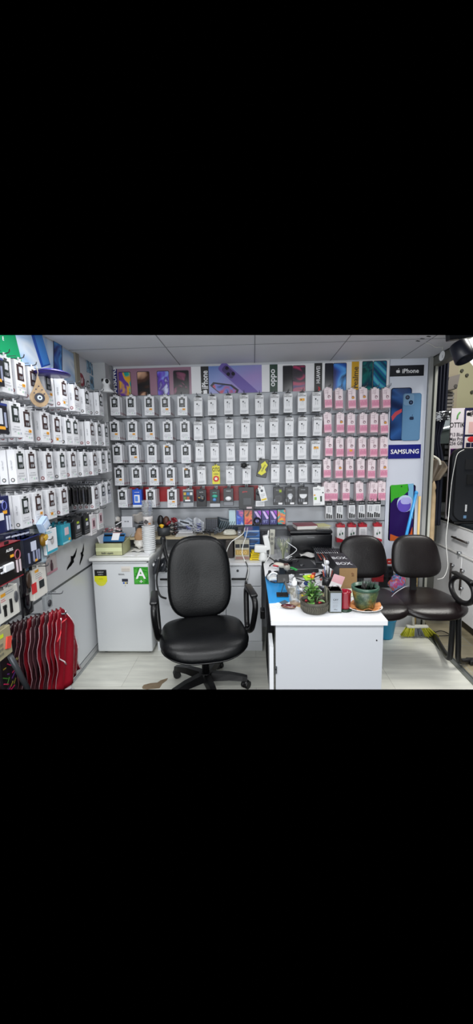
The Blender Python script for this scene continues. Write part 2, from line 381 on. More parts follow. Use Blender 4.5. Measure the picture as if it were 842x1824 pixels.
b = MB(); b.bb((bx(358), yp-.004, 2.09), (bx(372), yp, ZT), BLACK); vtext(b, 'iPhone', 365, 2.25, .052, TXW, .15); apple(b, (bx(365), yp-.0045, 2.145), Z, -X, .05, TXW); b.build('brand_band', root)
b = MB()
o = V(bx(420), yp-.0032, 2.235); a = math.radians(-42)
ux = V(math.cos(a), 0, math.sin(a)); uy = V(-math.sin(a), 0, math.cos(a))
b.prism(rr(.40, .085, .02), o+V(.02, 0, .0), ux, uy, .001, mat('6b58a8', .3)); b.prism(rr(.12, .06, .02), o+ux*-.11+V(.02, -.001, .0), ux, uy, .001, mat('42306f', .3))
for k, q in enumerate((-.14, -.10, -.07)): b.prism(rr(.03, .03, .014, 5), o+ux*q+uy*(.015-.03*(k % 2))+V(.02, -.002, 0), ux, uy, .001, mat('191426', .2))
b.build('printed_phone', root)
b = MB(); a = math.radians(-14); ux = V(math.cos(a), 0, math.sin(a)); uy = V(-math.sin(a), 0, math.cos(a))
b.prism([(-.12, 0), (-.10, .035), (.06, .05), (.13, .02), (.12, -.045), (-.02, -.05)], (bx(398), yp-.0032, 2.17), ux, uy, .001, mat('18182e', .3))
b.prism([(-.10, 0), (-.085, .025), (.05, .038), (.11, .012), (.10, -.035), (-.02, -.04)], (bx(398), yp-.0043, 2.168), ux, uy, .001, art(['1c2c64', '7080d0', 'c04a60'], 9, 7)); b.build('printed_phone', root)
strip(466, 480, PAPER, 'blank white board left of the vertical green band', thick=.003)
root = thing('wall_poster', (bx(520), yp, 2.24), 'white poster with a dark phone pair beside a vertical green brand band', 'poster')
b = MB(); b.bb((bx(494), yp-.003, 2.09), (bx(559), yp, ZT), PAPER); b.build('print', root)
b = MB(); b.bb((bx(480), yp-.004, 2.09), (bx(494), yp, ZT), mat('173a2a', .3)); vtext(b, 'oppo', 487.5, 2.25, .05, TXW, .19); b.build('brand_band', root)
for px, m, wd in ((512, mat('15141c', .2), .085), (532, art(['150d1c', '2a0f30', 'b02a5a', '3a1466'], 7, 9), .11)):
    b = MB(); phone_print(b, (bx(px), yp-.0035, 2.235), X, Z, wd, .225, m, mat('2c2a34', .3)); b.build('printed_phone', root)
root = thing('wall_poster', (bx(596), yp, 2.24), 'white poster with black and blue phones beside a vertical black band lettered in white', 'poster')
b = MB(); b.bb((bx(573), yp-.003, 2.06), (bx(625), yp, ZT+.004), PAPER); b.build('print', root)
b = MB(); b.bb((bx(559), yp-.004, 2.11), (bx(573), yp, ZT), BLACK); vtext(b, 'HUAWEI', 566, 2.265, .032, TXW, .14)
for k in range(7):
    a = PI*(k+.5)/7; c = V(bx(566), yp-.0045, 2.148)
    b.prism([(0, 0), (.017, .005), (.021, 0), (.017, -.005)], c, V(math.sin(a), 0, 0)*1+V(0, 0, -math.cos(a))*1, V(math.cos(a), 0, 0)+V(0, 0, math.sin(a)), .001, mat('c01525', .4))
b.build('brand_band', root)
for px, m, wd in ((585, mat('191b28', .2), .07), (604, art(['20286a', '2a66c8', '56a8f0', '141a4a'], 5, 12), .115)):
    b = MB(); phone_print(b, (bx(px), yp-.0035, 2.235), X, Z, wd, .245, m, mat('22273a', .3)); b.build('printed_phone', root)
root = thing('wall_poster', (bx(660), yp, 2.24), 'white poster with teal and blue phones beside a vertical yellow brand band', 'poster')
b = MB(); b.bb((bx(638), yp-.003, 2.06), (bx(691), yp, ZT+.006), PAPER); b.build('print', root)
b = MB(); b.bb((bx(625), yp-.004, 2.06), (bx(638), yp, ZT+.003), mat('d8a516', .35)); vtext(b, 'realme', 632, 2.235, .046, mat('3f3312', .5), .19); b.build('brand_band', root)
for px, m, wd in ((653, art(['06363c', '0c6a66', '0a2f4a', '128c80'], 6, 15), .09), (675, art(['0a3a66', '0d7f8c', '1b4f9c', '53b8c8'], 5, 17, kind='diag'), .115)):
    b = MB(); phone_print(b, (bx(px), yp-.0035, 2.245), X, Z, wd, .24, m, mat('12303a', .3)); b.build('printed_phone', root)
# tall white advertising panel
x0, x1 = 1.158, 1.468
root = thing('advertising_panel', (1.31, YB-.006, .55), 'tall white panel with large printed phones at the right end of the back wall', 'advertising panel')
b = MB(); b.bb((x0, YB-.016, .52), (x1, YB-.002, ZT+.012), mat('d5dae6', .3)); b.build('panel', root)
yy = YB-.0165
b = MB(); b.bb((1.155, yy-.003, 2.232), (1.435, yy, 2.32), mat('14151f', .35)); apple(b, (1.222, yy-.0035, 2.272), X, Z, .036, TXW); b.text('iPhone', (1.325, yy-.0038, 2.274), X, Z, .036, TXW, .155); b.build('brand_label', root)
def poly_at(b, pts, yv, m, th=.001):
    P = [B(px, py, YB-.0165) for px, py in pts]
    b.prism([(p.x, p.z) for p in P], (0, yv, 0), X, Z, th, m)
def rpoly(b, cx, cy, w, h, yv, m, r=None, skew=0):      # rounded panel, size in metres, centre from the photo
    p = B(cx, cy, YB-.0165); r = r or w*.13; pts = [(x+skew*y, y) for x, y in rr(w, h, r, 5)]; b.prism(pts, (p.x, yv, p.z), X, Z, .001, m)
b = MB(); rpoly(b, 713, 738, .175, .44, yy, mat('232a44', .2)); rpoly(b, 713, 738, .16, .425, yy-.001, art(['101c48', '2f5c9c', '16244e', '3f80b0'], 3, 21, .8)); 
poly_at(b, [(696.5, 742), (703, 734), (715, 728), (715, 734), (706, 740), (698, 750)], yy-.002, mat('c44a55', .3)); b.build('printed_phone', root)
b = MB(); rpoly(b, 732, 743, .155, .395, yy-.003, mat('4c7094', .25)); rpoly(b, 732, 743, .148, .388, yy-.004, mat('6189ad', .25))
rpoly(b, 727.5, 712, .085, .095, yy-.005, mat('7597b6', .3), .02)
for cx, cy in ((725, 708), (731, 717)):
    rpoly(b, cx, cy, .036, .036, yy-.006, mat('1c2538', .15), .0179); rpoly(b, cx, cy, .018, .018, yy-.007, mat('4a5a7a', .15), .0089)
p = B(732.5, 745, YB-.0165); apple(b, (p.x, yy-.005, p.z), X, Z, .042, mat('23324c', .3)); b.build('printed_phone', root)
b = MB(); b.bb((1.165, yy-.003, 1.545), (1.44, yy, 1.665), mat('141a78', .35)); b.text('SAMSUNG', (1.305, yy-.0038, 1.606), X, Z, .038, TXW, .24); b.build('brand_label', root)
b = MB(); p = B(715, 914, YB-.0165); c = (p.x, p.z)
rpoly(b, 715, 914, .222, .50, yy, mat('0d0d16', .15), .02); rpoly(b, 715, 914, .205, .48, yy-.001, mat('2a1558', .25), .016)
poly_at(b, [(695, 864.5), (726, 862), (727.5, 874), (716, 884), (702, 888), (695.5, 896)], yy-.002, mat('3fae2e', .3))
poly_at(b, [(726, 862), (736, 861), (735, 925), (727, 905)], yy-.002, mat('7fb7d8', .3))
poly_at(b, [(694.5, 951), (705, 955), (718, 958), (730, 950), (734, 938), (734, 964), (694, 963)], yy-.002, mat('d8662c', .3))
rpoly(b, 720.5, 897, .135, .15, yy-.003, mat('c6d8ec', .25), .067); rpoly(b, 719, 900, .115, .12, yy-.004, mat('6a55c0', .25), .055); rpoly(b, 722, 892, .09, .06, yy-.005, mat('b6b4ea', .25), .029)
p = B(714.5, 866.5, YB-.0165); b.cyl((p.x, yy-.004, p.z), (p.x, yy-.001, p.z), .006, BLACK, n=12); b.build('printed_phone', root)
b = MB(); rpoly(b, 693, 1000, .05, .05, yy, mat('b8271f', .3), .013); p = B(693, 1000, YB-.0165); b.text('mi', (p.x, yy-.0015, p.z), X, Z, .016, TXW); b.build('brand_mark', root)
b = MB(); p = B(705, 1001, YB-.0165); b.text('x', (p.x+.004, yy-.0006, p.z), X, Z, .016, mat('44506a', .4)); b.build('letter', root)
# posters on the left wall (facing into the shop)
xp = XL+.002
root = thing('wall_poster', (xp, 2.4, 2.15), 'pale blue poster with a tilted blue phone, above the left display wall', 'poster')
ya, yb = S(26, 620, XL).y, S(130, 640, XL).y
b = MB(); b.bb((xp, ya, 2.02), (xp+.004, yb, ZC-.01), art(['c7daf0', 'a4c3e6', 'dfeaf6', '86abd8'], 2.2, 31, 1.2)); b.build('print', root)
def lpoly(b, pts, x, m, th=.001):
    P = [S(px, py, XL) for px, py in pts]; b.prism([(p.y, p.z) for p in P], (x, 0, 0), Y, Z, th, m)
b = MB(); lpoly(b, [(53, 594), (72, 594), (88, 650), (72, 655)], xp+.004, mat('1d4fae', .25)); lpoly(b, [(58, 594), (72, 594), (86, 648), (75, 651)], xp+.005, mat('3f86d8', .25)); b.build('printed_phone', root)
b = MB(); lpoly(b, [(93, 606), (109, 614), (109.5, 664), (93.5, 660)], xp+.004, mat('16204a', .2)); lpoly(b, [(94.5, 608.5), (107.5, 615.5), (108, 662), (95, 658)], xp+.005, art(['13225c', '1d3f96', '4c9be0', '101a44'], 6, 33)); b.build('printed_phone', root)
root = thing('wall_poster', (xp, 1.9, 2.1), 'green poster corner at the left edge above the black boxes', 'poster')
ya2 = S(35, 640, XL).y
P_ = [(-12, 560), (24, 594), (36, 644), (-12, 655)]
b = MB(); lpoly(b, P_, xp+.0045, mat('12945f', .3), .002); b.text('E', (xp+.0075, S(2.5, 603, XL).y, S(2.5, 603, XL).z), Y, Z, .02, TXW); b.build('print', root)
root = thing('wall_poster', (xp, 3.0, 2.1), 'white poster with a round maroon mark and small phones near the corner', 'poster')
ya, yb = S(137, 640, XL).y, 3.335
b = MB(); b.bb((xp, ya, 1.99), (xp+.004, yb, ZC-.02), mat('cfd1d6', .35)); b.build('print', root)
b = MB(); p = S(143.5, 677, XL); b.prism([(x, y) for x, y in rr(.105, .105, .052, 8)], (xp+.004, p.y, p.z), Y, Z, .0012, mat('8c1430', .35)); 
b.tube([(xp+.0055, p.y+.020*math.cos(t), p.z+.024*math.sin(t)) for t in [i*PI*1.6/12-PI*1.3 for i in range(13)]], .002, TXW, 5); b.box((xp+.0055, p.y-.002, p.z-.001), (.002, .003, .022), TXW); b.box((xp+.0055, p.y+.003, p.z-.012), (.002, .012, .003), TXW)
p = S(153, 684, XL); b.text('LG', (xp+.0055, p.y, p.z), Y, Z, .062, mat('3c3f45', .4), .17); b.build('brand_mark', root)
for pts, sd in (([(152.5, 641), (161, 647), (161, 666), (153, 663)], 41), ([(162, 648), (169, 654), (169, 672), (162, 668)], 42), ([(158.5, 668), (166, 673), (166, 696), (159, 692)], 43), ([(171, 654), (178, 659), (178, 700), (171, 697)], 44)):
    b = MB(); lpoly(b, pts, xp+.004, art(['18303f', '2f6d94', '8db6d0', '1c2a50'], 12, sd)); b.build('printed_phone', root)
b = MB(); p0 = S(131, 650, XL).y; p1 = S(137, 650, XL).y; b.bb((XL, p0, 1.98), (XL+.02, p1, ZC), mat('8f8878', .5)); struct(b.build('trim_11', recenter=False))
# ================================================================== HANGING STOCK
# every carton is built once in local coordinates: bottom centre at the origin, front facing -Y
CW = mat('d9dade', .42); CWs = mat('cfd1d6', .45); YEL = mat('e8a52a', .5)
def lines(b, x0, x1, z, n, dz, m, y, h=.002, seed=0):
    rd = random.Random(seed)
    for i in range(n):
        b.bb((x0, y-.0004, z-i*dz-h/2), (x0+(x1-x0)*rd.uniform(.6, 1), y, z-i*dz+h/2), m)
def charger(frame, wall=False, ring='7c2632', w=.082, h=.155, t=.035):
    b = MB(); b.box((0, t/2, h/2), (w, t, h), CW, None, .0015, 1)
    b.bb((-.012, .0, h), (.012, .002, h+.016), CW)
    b.text('FAST CHARGER', (0, -.0006, h*.30), X, Z, .0045, INKG, w*.7)
    b.text('2.4A', (-w*.18, -.0006, h*.16), X, Z, .006, INKG); lines(b, -w*.38, w*.38, h*.24, 2, .005, INKG, -.0001, .0015)
    for k in range(3): b.bb((.004+k*.011, -.0006, h*.09), (.012+k*.011, 0, h*.15), mat(('a3c9b0', 'c7c9cc', '9ea4b4')[k], .5))
    sx = -w/2
    b.cyl((sx-.0008, t/2, h*.12), (sx+.001, t/2, h*.12), .010, mat(ring, .5), n=14); b.cyl((sx-.0012, t/2, h*.12), (sx, t/2, h*.12), .006, mat('d8cfd0', .5), n=12)
    b.text('USB FAST', (sx-.0006, t/2, h*.55), Z, Y, .008, INKG, h*.35)
    b.cyl((w/2-.001, t/2, h*.12), (w/2+.0008, t/2, h*.12), .009, mat(ring, .5), n=14)
    root = b.build('charger_box', local=True); 
    q = MB(); zc = h*.66; ww, hh = w*.60, h*.45
    q.box((-.002, -.0008, zc), (ww, .0016, hh), mat(frame, .35)); q.box((-.002, -.0018, zc+hh*.5+.006), (.022, .0006, .008), mat(frame, .4))
    q.box((-.004, -.003, zc+hh*.14), (ww*.46, .004, hh*.42), mat('c9cbd1', .3), None, .001, 1)
    q.box((ww*.34, -.0028, zc-.004), (ww*.05, .003, hh*.6), mat('9a9ca2', .3)); q.box((-ww*.20, -.0028, zc-hh*.32), (ww*.10, .003, hh*.2), mat('84878e', .3)); q.box((ww*.08, -.0028, zc-hh*.32), (ww*.09, .003, hh*.2), mat('a9abb0', .3))
    q.build('window', root, local=True)
    q = MB(); q.box((0, -.0012, .0), (.024, .0008, .014), YEL); q.box((0, -.0018, 0), (.014, .0004, .005), mat('9a5a1c', .5)); q.build('price_sticker', root, local=True)
    return root
def earphone(v=0, w=.072, h=.155, t=.028):
    b = MB(); b.box((0, t/2, h/2), (w, t, h), mat('dddee1', .4), None, .0015, 1)
    b.bb((-.02, .004, h), (.02, .008, h+.012), BLACK)
    b.text('STEREO', (-w*.14, -.0006, h*.93), X, Z, .009, BLACK, w*.6); b.text('EARPHONE', (-w*.02, -.0006, h*.85), X, Z, .011, BLACK, w*.85)
    b.ball((-w*.12, -.001, h*.65), (.006, .002, .007), mat('33363c', .4), 8, 4); b.ball((w*.08, -.001, h*.58), (.006, .002, .007), mat('b0b3b8', .4), 8, 4)
    b.tube([(-w*.12, -.0008, h*.64), (-w*.12, -.0008, h*.35)], .0008, INKG, 4); b.tube([(w*.08, -.0008, h*.57), (w*.10, -.0008, h*.35)], .0008, INKG, 4)
    z0 = h*.08
    for a, c in (((-w*.4, z0), (w*.4, z0+.001)), ((-w*.4, z0+.018), (w*.4, z0+.019)), ((-w*.4, z0), (-w*.4+.001, z0+.019)), ((w*.4-.001, z0), (w*.4, z0+.019))): b.bb((a[0], -.0005, a[1]), (c[0], 0, c[1]), INKG)
    lines(b, -w*.35, w*.35, z0+.014, 3, .005, INKG, 0, .0018, v)
    b.box((0, t/2, .001), (w*.98, t*.98, .002), mat('4a4c52', .5))
    return b.build('earphone_box', local=True)
def pinkbox(w=.062, h=.155, t=.022):
    PK = mat('efdfe4', .42); b = MB(); b.box((0, t/2, h/2), (w, t, h), PK, None, .0012, 1)
    b.bb((-w/2+.001, -.0005, h*.02), (w/2-.001, 0, h*.42), mat('dd97b0', .45))
    for k in range(5): b.bb((-w*.4+k*.0115, -.001, h*.14), (-w*.4+k*.0115+.007, -.0004, h*(.30+.06*(k % 2))), mat('cc7f9c', .5))
    b.bb((-w*.4, -.0011, h*.03), (w*.4, -.0005, h*.10), mat('eebccb', .5))
    b.text('EAR', (-w*.2, -.0006, h*.88), X, Z, .007, mat('a88894', .5)); lines(b, -w*.4, w*.1, h*.8, 2, .006, mat('b79aa4', .5), 0, .002)
    b.bb((-.014, .004, h), (.014, .007, h+.012), PK)
    root = b.build('earphone_card_box', local=True)
    q = MB(); q.tube([(w*.10+.011*math.cos(t*2*PI/14)*(1-.02*t), -.003, h*.56+.013*math.sin(t*2*PI/14)*(1-.02*t)) for t in range(22)], .0016, mat('96707e', .4), 5)
    q.tube([(w*.05, -.002, h*.5), (-w*.05, -.002, h*.7), (w*.02, -.003, h*.95)], .0008, mat('7a5a66', .4), 4); q.build('coiled_earphone', root, local=True)
    q = MB(); q.box((0, -.0030, 0), (.022, .0008, .016), YEL); q.build('price_sticker', root, local=True)
    return root
# ---- the display hooks: mounted at z=0, pointing -Y
def hookproto(L):
    b = MB(); b.box((0, .0, 0), (.026, .006, .03), mat('a4a7aa', .35, .7)); b.tube([(0, 0, 0), (0, -L+.02, 0), (0, -L+.006, .004), (0, -L, .018)], .0026, mat('55585c', .35, .7), 6)
    b.tube([(0, 0, .012), (0, -L*.8, .012)], .0018, mat('55585c', .35, .7), 5)
    return b.build('display_hook', local=True)
_used = set()
def use(proto, loc, rz, label, group, kids=True):
    if proto.name in _used or not kids:
        if not kids:
            return dup(proto, loc, rz, label, group, False)
        return dup(proto, loc, rz, label, group)
    _used.add(proto.name); proto.location = loc; proto.rotation_euler = (0, 0, rz); proto['label'] = label
    if group: proto['group'] = group
    return proto
hook_b = tag(hookproto(.20), 'x', 'hook'); hook_l = tag(hookproto(.21), 'x', 'hook')
pc = tag(charger('141a18'), 'x', 'charger box'); pe = tag(earphone(), 'x', 'earphone box'); pp = tag(pinkbox(), 'x', 'earphone box')
for c in list(pc.children)+list(pp.children):
    if c.name.startswith('price_sticker'): c['label'] = 'orange price sticker'
def row_name(r): return ('top', 'second', 'third', 'fourth', 'fifth', 'sixth', 'bottom')[r]
def stack(proto, c, rz, n, t, what, where, group, sticker=None, tilt=0, rd=random):
    """c = bottom centre of the front box; the others hang behind it on the same hook"""
    back = Vector((math.sin(rz)*-1, math.cos(rz), 0))
    for k in range(n-1, -1, -1):
        loc = Vector(c)+back*(t*1.06*k)+V(rd.uniform(-.0012, .0012), 0, -.0015*k)
        ordn = 'frontmost' if k == 0 else '%s from front' % ORD[k]
        lab = '%s, %s, %s' % (what, where, ordn)
        o = dup(proto, loc, rz+(rd.uniform(-.04, .04) if k else rd.uniform(-.03, .03)), lab, group, k == 0)
        if k == 0:
            o.rotation_euler = (rd.uniform(-.05, .0), rd.uniform(-.02, .02)+tilt, o.rotation_euler.z) if rz == 0 else (0, 0, o.rotation_euler.z)
            for ch in list(o.children):
                if ch.name.startswith('price_sticker'):
                    if sticker is None: bpy.data.objects.remove(ch)
                    else: ch.location = (sticker[0], 0, sticker[1])
        if k == 0: front = o
    return front
yC, yE, yP = 3.31, 3.345, 3.365
rd = random.Random(3)
def put_hook(proto, x, yw, z, rz, where): use(proto, (x, yw, z), rz, 'wire hook %s' % where, 'wire hooks')
ROWC = [([206, 234, 266, 295, 325], 704, 740), ([205, 236, 267.5, 299, 329.5], 750, 784), ([210, 240, 271, 300, 331.5], 792, 825), ([212.6, 244, 274.6, 303, 334.7], 832, 865), ([219, 269.4, 306.7], 872, 904)]
STK = {(0, 2): 1, (0, 3): 1, (0, 4): 1, (1, 0): 1, (1, 1): 1, (1, 2): 1, (2, 1): 1, (2, 3): 2, (3, 0): 1, (3, 2): 1, (3, 3): 1, (3, 4): 2, (4, 2): 1}
for r, (xs, yt, ybm) in enumerate(ROWC):
    for i, px in enumerate(xs):
        p = B(px, ybm-(px-200)*.0, yC); where = 'back wall %s row, %s hook from left' % (row_name(r), ORD[i])
        st = STK.get((r, i)); sp = None if not st else ((.012, .05) if st == 1 else (-.01, .14))
        stack(pc, (p.x, yC, p.z), 0, 4, .037, 'white charger box', where, 'white charger boxes on the back wall', sp, rd=rd)
        put_hook(hook_b, p.x, YB-.018, p.z+.166, 0, 'of white charger boxes, '+where)
ROWE = [([353, 378, 407, 435, 462, 488.5, 512.7, 538, 563.4], 741, 734), ([353, 379, 408, 437, 463.6, 487.6, 514.6, 538.6, 565], 784, 776),
        ([356, 382.5, 411, 434, 464, 490, 514.6, 537.5, 562], 823, 818), ([359.5, None, 410, 439, None, 490, 516.4, 539.4, 563], 864, 859)]
for r, (xs, ya, yb_) in enumerate(ROWE):
    for i, px in enumerate(xs):
        if px is None: continue
        ybm = ya+(yb_-ya)*(px-353)/210.; p = B(px, ybm+rd.uniform(-1, 1), yE)
        where = 'back wall %s row, %s earphone hook from left' % (row_name(r), ORD[i])
        f = stack(pe, (p.x, yE, p.z), 0, 3, .031, 'white earphone box', where, 'white earphone boxes on the back wall', tilt=rd.uniform(-.02, .03), rd=rd)
        if (r, i) in ((0, 7), (2, 8)):
            q = MB(); q.box((.0, -.0018, .095 if r else .10), (.04, .0008, .02), YEL); o = q.build('price_sticker', f, local=True); o['label'] = 'orange price sticker'
        put_hook(hook_b, p.x, YB-.018, p.z+.163, 0, 'of earphone boxes, '+where)
ROWP = [([585, 604, 627.4, 648, 668.4, 688.6], 727), ([584, 606, 625, 647, 666, 685], 771), ([585.6, 605.7, 624, 646, 665, 683], 813), ([583, 603.6, 622.7, 643, 661.4, 682.8], 851.5), ([582, 594.5, 616, 641, 664, 679.7], 892)]
SP = {(0, 2): 1, (0, 3): 1, (1, 1): 1, (1, 5): 1, (2, 2): 0, (3, 1): 1, (3, 5): 1}
for r, (xs, ybm) in enumerate(ROWP):
    for i, px in enumerate(xs):
        p = B(px, ybm+rd.uniform(-1.2, .8), yP); where = 'pink block %s row, %s hook from left' % (row_name(r), ORD[i])
        sp = None if (r, i) not in SP else ((.008, .085) if SP[(r, i)] else (0, .05))
        stack(pp, (p.x, yP, p.z), 0, 4, .024, 'pink earphone box', where, 'pink earphone boxes on the back wall', sp, tilt=rd.uniform(-.05, .03), rd=rd)
        put_hook(hook_b, p.x, YB-.018, p.z+.163, 0, 'of pink boxes, '+where)
# ---- sixth row: small black-topped boxes; seventh: red and white boxes
b = MB(); w_, h_, t_ = .056, .15, .022
b.box((0, t_/2, h_/2), (w_, t_, h_), mat('dcdde0', .45), None, .001, 1); b.bb((-w_/2, -.0006, h_*.78), (w_/2, 0, h_), mat('1b1c20', .4)); b.text('USB CABLE', (0, -.001, h_*.88), X, Z, .006, TXW, w_*.8)
for k in range(3): b.bb((-w_*.42+k*.017, -.003, .006), (-w_*.42+k*.017+.012, 0, .05-.006*k), BLACK)
b.tube([(-.008, -.002, h_*.4), (-.008, -.002, h_*.7), (.008, -.002, h_*.7), (.008, -.002, h_*.4)], .0025, mat('a9acb2', .4), 5)
b.bb((-.012, .004, h_), (.012, .007, h_+.012), DARK)
pk = tag(b.build('cable_box', local=True), 'x', 'cable box')
for i, px in enumerate([586, 604.4, 626.6, 643.6, 659, 670.5]):
    p = B(px, 925-(px-586)*.03, yP); where = 'under pink block, %s hook from left' % ORD[i]
    stack(pk, (p.x, yP, p.z), 0, 3, .024, 'black-topped cable box', where, 'small cable boxes under the pink block', rd=rd)
    put_hook(hook_b, p.x, YB-.018, p.z+.157, 0, 'of cable boxes, '+where)
def redbox(sealed):
    b = MB(); w_, h_, t_ = .066, .155, .03; RED = mat('b21a2c', .4)
    b.box((0, t_/2, h_/2), (w_, t_, h_), mat('e2dfe2', .42), None, .001, 1)
    b.bb((-w_/2-.0006, -.0008, h_*.84), (w_/2+.0006, t_+.0006, h_+.0006), RED)
    if not sealed:
        b.prism([(-w_/2-.0006, .0), (w_/2+.0006, 0), (w_/2+.0006, .02), (-w_/2-.0006, .042)], (0, -.0003, 0), X, Z, .001, RED); b.bb((-w_/2-.0007, 0, 0), (-w_/2, t_, .042), RED)
        b.ball((-.008, -.002, .07), (.006, .003, .012), mat('24553a', .3), 8, 5); b.ball((.013, -.002, .078), (.006, .003, .012), mat('24553a', .3), 8, 5)
        b.tube([(-.008, -.001, .08), (0, -.001, .11), (.013, -.001, .085)], .001, INKG, 4)
    else: lines(b, -.022, .022, .11, 8, .009, INKG, 0, .003, 5)
    b.bb((-.012, .004, h_), (.012, .007, h_+.012), RED)
    return tag(b.build('earbud_box', local=True), 'x', 'earbud box')
ra, rb_ = redbox(False), redbox(True)
for i, (px, pr, what) in enumerate([(606.5, ra, 'red-footed earbud box'), (626.6, ra, 'red-footed earbud box'), (646, rb_, 'white red-lidded earbud box'), (673, ra, 'red-footed earbud box')]):
    p = B(px, 966-(i*.4), yP); where = 'lowest row, %s hook from left' % ORD[i]
    stack(pr, (p.x, yP, p.z), 0, 2, .032, what, where, 'red and white earbud boxes', rd=rd); put_hook(hook_b, p.x, YB-.018, p.z+.163, 0, 'of earbud boxes, '+where)
# ---- mixed packs of the fifth row
def pack(name, cat, label, px, pyb, y, w, h, t, body, deco, tilt=0, n=1, hang=True):
    p = B(px, pyb, y); b = MB(); b.box((0, t/2, h/2), (w, t, h), mat(body, .35), None, .002, 1); deco(b, w, h)
    b.bb((-.012, .002, h), (.012, .005, h+.012), mat(body, .35))
    o = b.build(name, local=True); o.location = p; o.rotation_euler = (0, tilt, 0); tag(o, label, cat)
    if hang: put_hook(hook_b, p.x, YB-.018, p.z+h+.008, 0, 'holding the '+' '.join(label.split(',')[0].split()[:12]))
    return o
def d_blue(b, w, h):
    b.bb((-w*.3, -.001, h*.25), (w*.28, 0, h*.7), mat('e8e9ee', .3)); b.bb((-w*.5, -.001, 0), (w*.5, 0, h*.12), mat('dfe3ea', .4)); b.box((-.005, -.003, h*.48), (w*.3, .004, h*.3), mat('5c8de0', .3)); b.text('CHARGER', (0, -.0012, h*.85), X, Z, .007, TXW, w*.8)
pack('charger_box', 'charger box', 'bright blue charger box with a white window on the red strip', 245, 903, 3.33, .082, .15, .05, '1f56c4', d_blue)
def d_col(b, w, h):
    b.bb((-w*.48, -.001, h*.25), (w*.48, 0, h*.92), mat('39414a', .3))
    for k, c in enumerate(('c6a23a', '4a7fb8', 'd8d8d8', '6f8a4a', 'b85c3a', '2e3038')): b.bb((-w*.42+(k % 3)*w*.3, -.002, h*(.68-.25*(k//3))), (-w*.42+(k % 3)*w*.3+w*.24, -.001, h*(.84-.25*(k//3))), mat(c, .4))
    b.bb((-w*.3, -.003, h*.33), (w*.2, -.001, h*.42), PAPER)
pack('gadget_pack', 'gadget pack', 'dark pack with rows of coloured pictures on the red strip', 335.5, 903, 3.33, .09, .15, .03, 'a5a8ac', d_col)
def d_blk(b, w, h):
    b.ball((0, -.004, h*.5), (w*.36, .008, h*.2), mat('33363c', .25), 12, 6); b.box((-.005, -.008, h*.52), (w*.5, .006, h*.06), mat('b08a2c', .3), RY(.3)); b.text('AUTO', (0, -.0012, h*.85), X, Z, .008, mat('c8c9cc', .4), w*.7)
pack('gadget_pack', 'gadget pack', 'black blister pack with a gold striped gadget beside the pack of coloured pictures', 359, 903, 3.33, .085, .15, .03, '1a1b20', d_blk)
def d_teal(b, w, h):
    b.ball((0, -.004, h*.62), (w*.3, .01, h*.1), mat('3fa890', .3), 12, 6); b.ball((-.004, -.006, h*.42), (w*.2, .01, h*.1), mat('5a8fc8', .3), 12, 6); b.bb((-w*.5, -.001, 0), (w*.5, 0, h*.2), mat('b8bbc0', .4)); b.text('EXTRA', (0, -.0012, h*.82), X, Z, .008, mat('58c8b0', .4), w*.7)
pack('gadget_pack', 'gadget pack', 'black pack with teal and blue gadget, left of the black mouse pack', 383, 903, 3.33, .085, .15, .03, '15181c', d_teal)
def d_mouse(b, w, h):
    b.ball((0, -.006, h*.42), (w*.32, .012, h*.13), mat('e4e5e8', .3), 14, 7); b.bb((-w*.48, -.001, h*.02), (w*.48, 0, h*.22), mat('7d8086', .4)); b.text('WIRELESS', (0, -.0012, h*.85), X, Z, .007, mat('c8c9cc', .4), w*.7)
pack('mouse_pack', 'mouse pack', 'black pack with a white oval mouse in front of the red strip', 407, 901, 3.34, .085, .15, .03, '2a2b30', d_mouse)
def d_red(b, w, h):
    b.text('game', (-w*.1, -.0012, h*.78), X, Z, .014, mat('c02430', .4), w*.7); b.bb((-w*.2, -.001, h*.2), (w*.3, 0, h*.5), mat('30333a', .3)); b.bb((0, -.001, .004), (w*.35, 0, .02), mat('c8b8bc', .4))
pack('game_pad_pack', 'gadget pack', 'large black pack with red lettering hanging over the row of phone boxes', 439, 907, 3.33, .13, .19, .04, '16171b', d_red)
def d_wb(b, w, h):
    b.bb((-w*.5, -.001, 0), (w*.5, 0, h*.32), PAPER); b.bb((-w*.4, -.0014, h*.05), (w*.4, 0, h*.25), mat('cfd1d4', .5)); b.ball((-.01, -.005, h*.75), (w*.3, .01, h*.12), mat('3a3c42', .25), 12, 6)
pack('cable_pack', 'cable pack', 'black pack with white lower label, behind the tilted white card', 463, 902, 3.36, .075, .15, .03, '222328', d_wb)
def d_card(b, w, h):
    lines(b, -w*.35, w*.35, h*.5, 3, .012, INKG, 0, .003, 2); b.bb((-w*.4, -.001, h*.08), (w*.4, 0, h*.2), mat('e0c23a', .5)); b.ball((0, -.002, h*.75), (w*.2, .003, h*.09), mat('55585e', .4), 10, 5)
pack('cable_card', 'cable pack', 'tilted white card with yellow foot hanging over black packs', 471, 893, 3.31, .055, .125, .004, 'e4e5e6', d_card, tilt=-.25, hang=False)
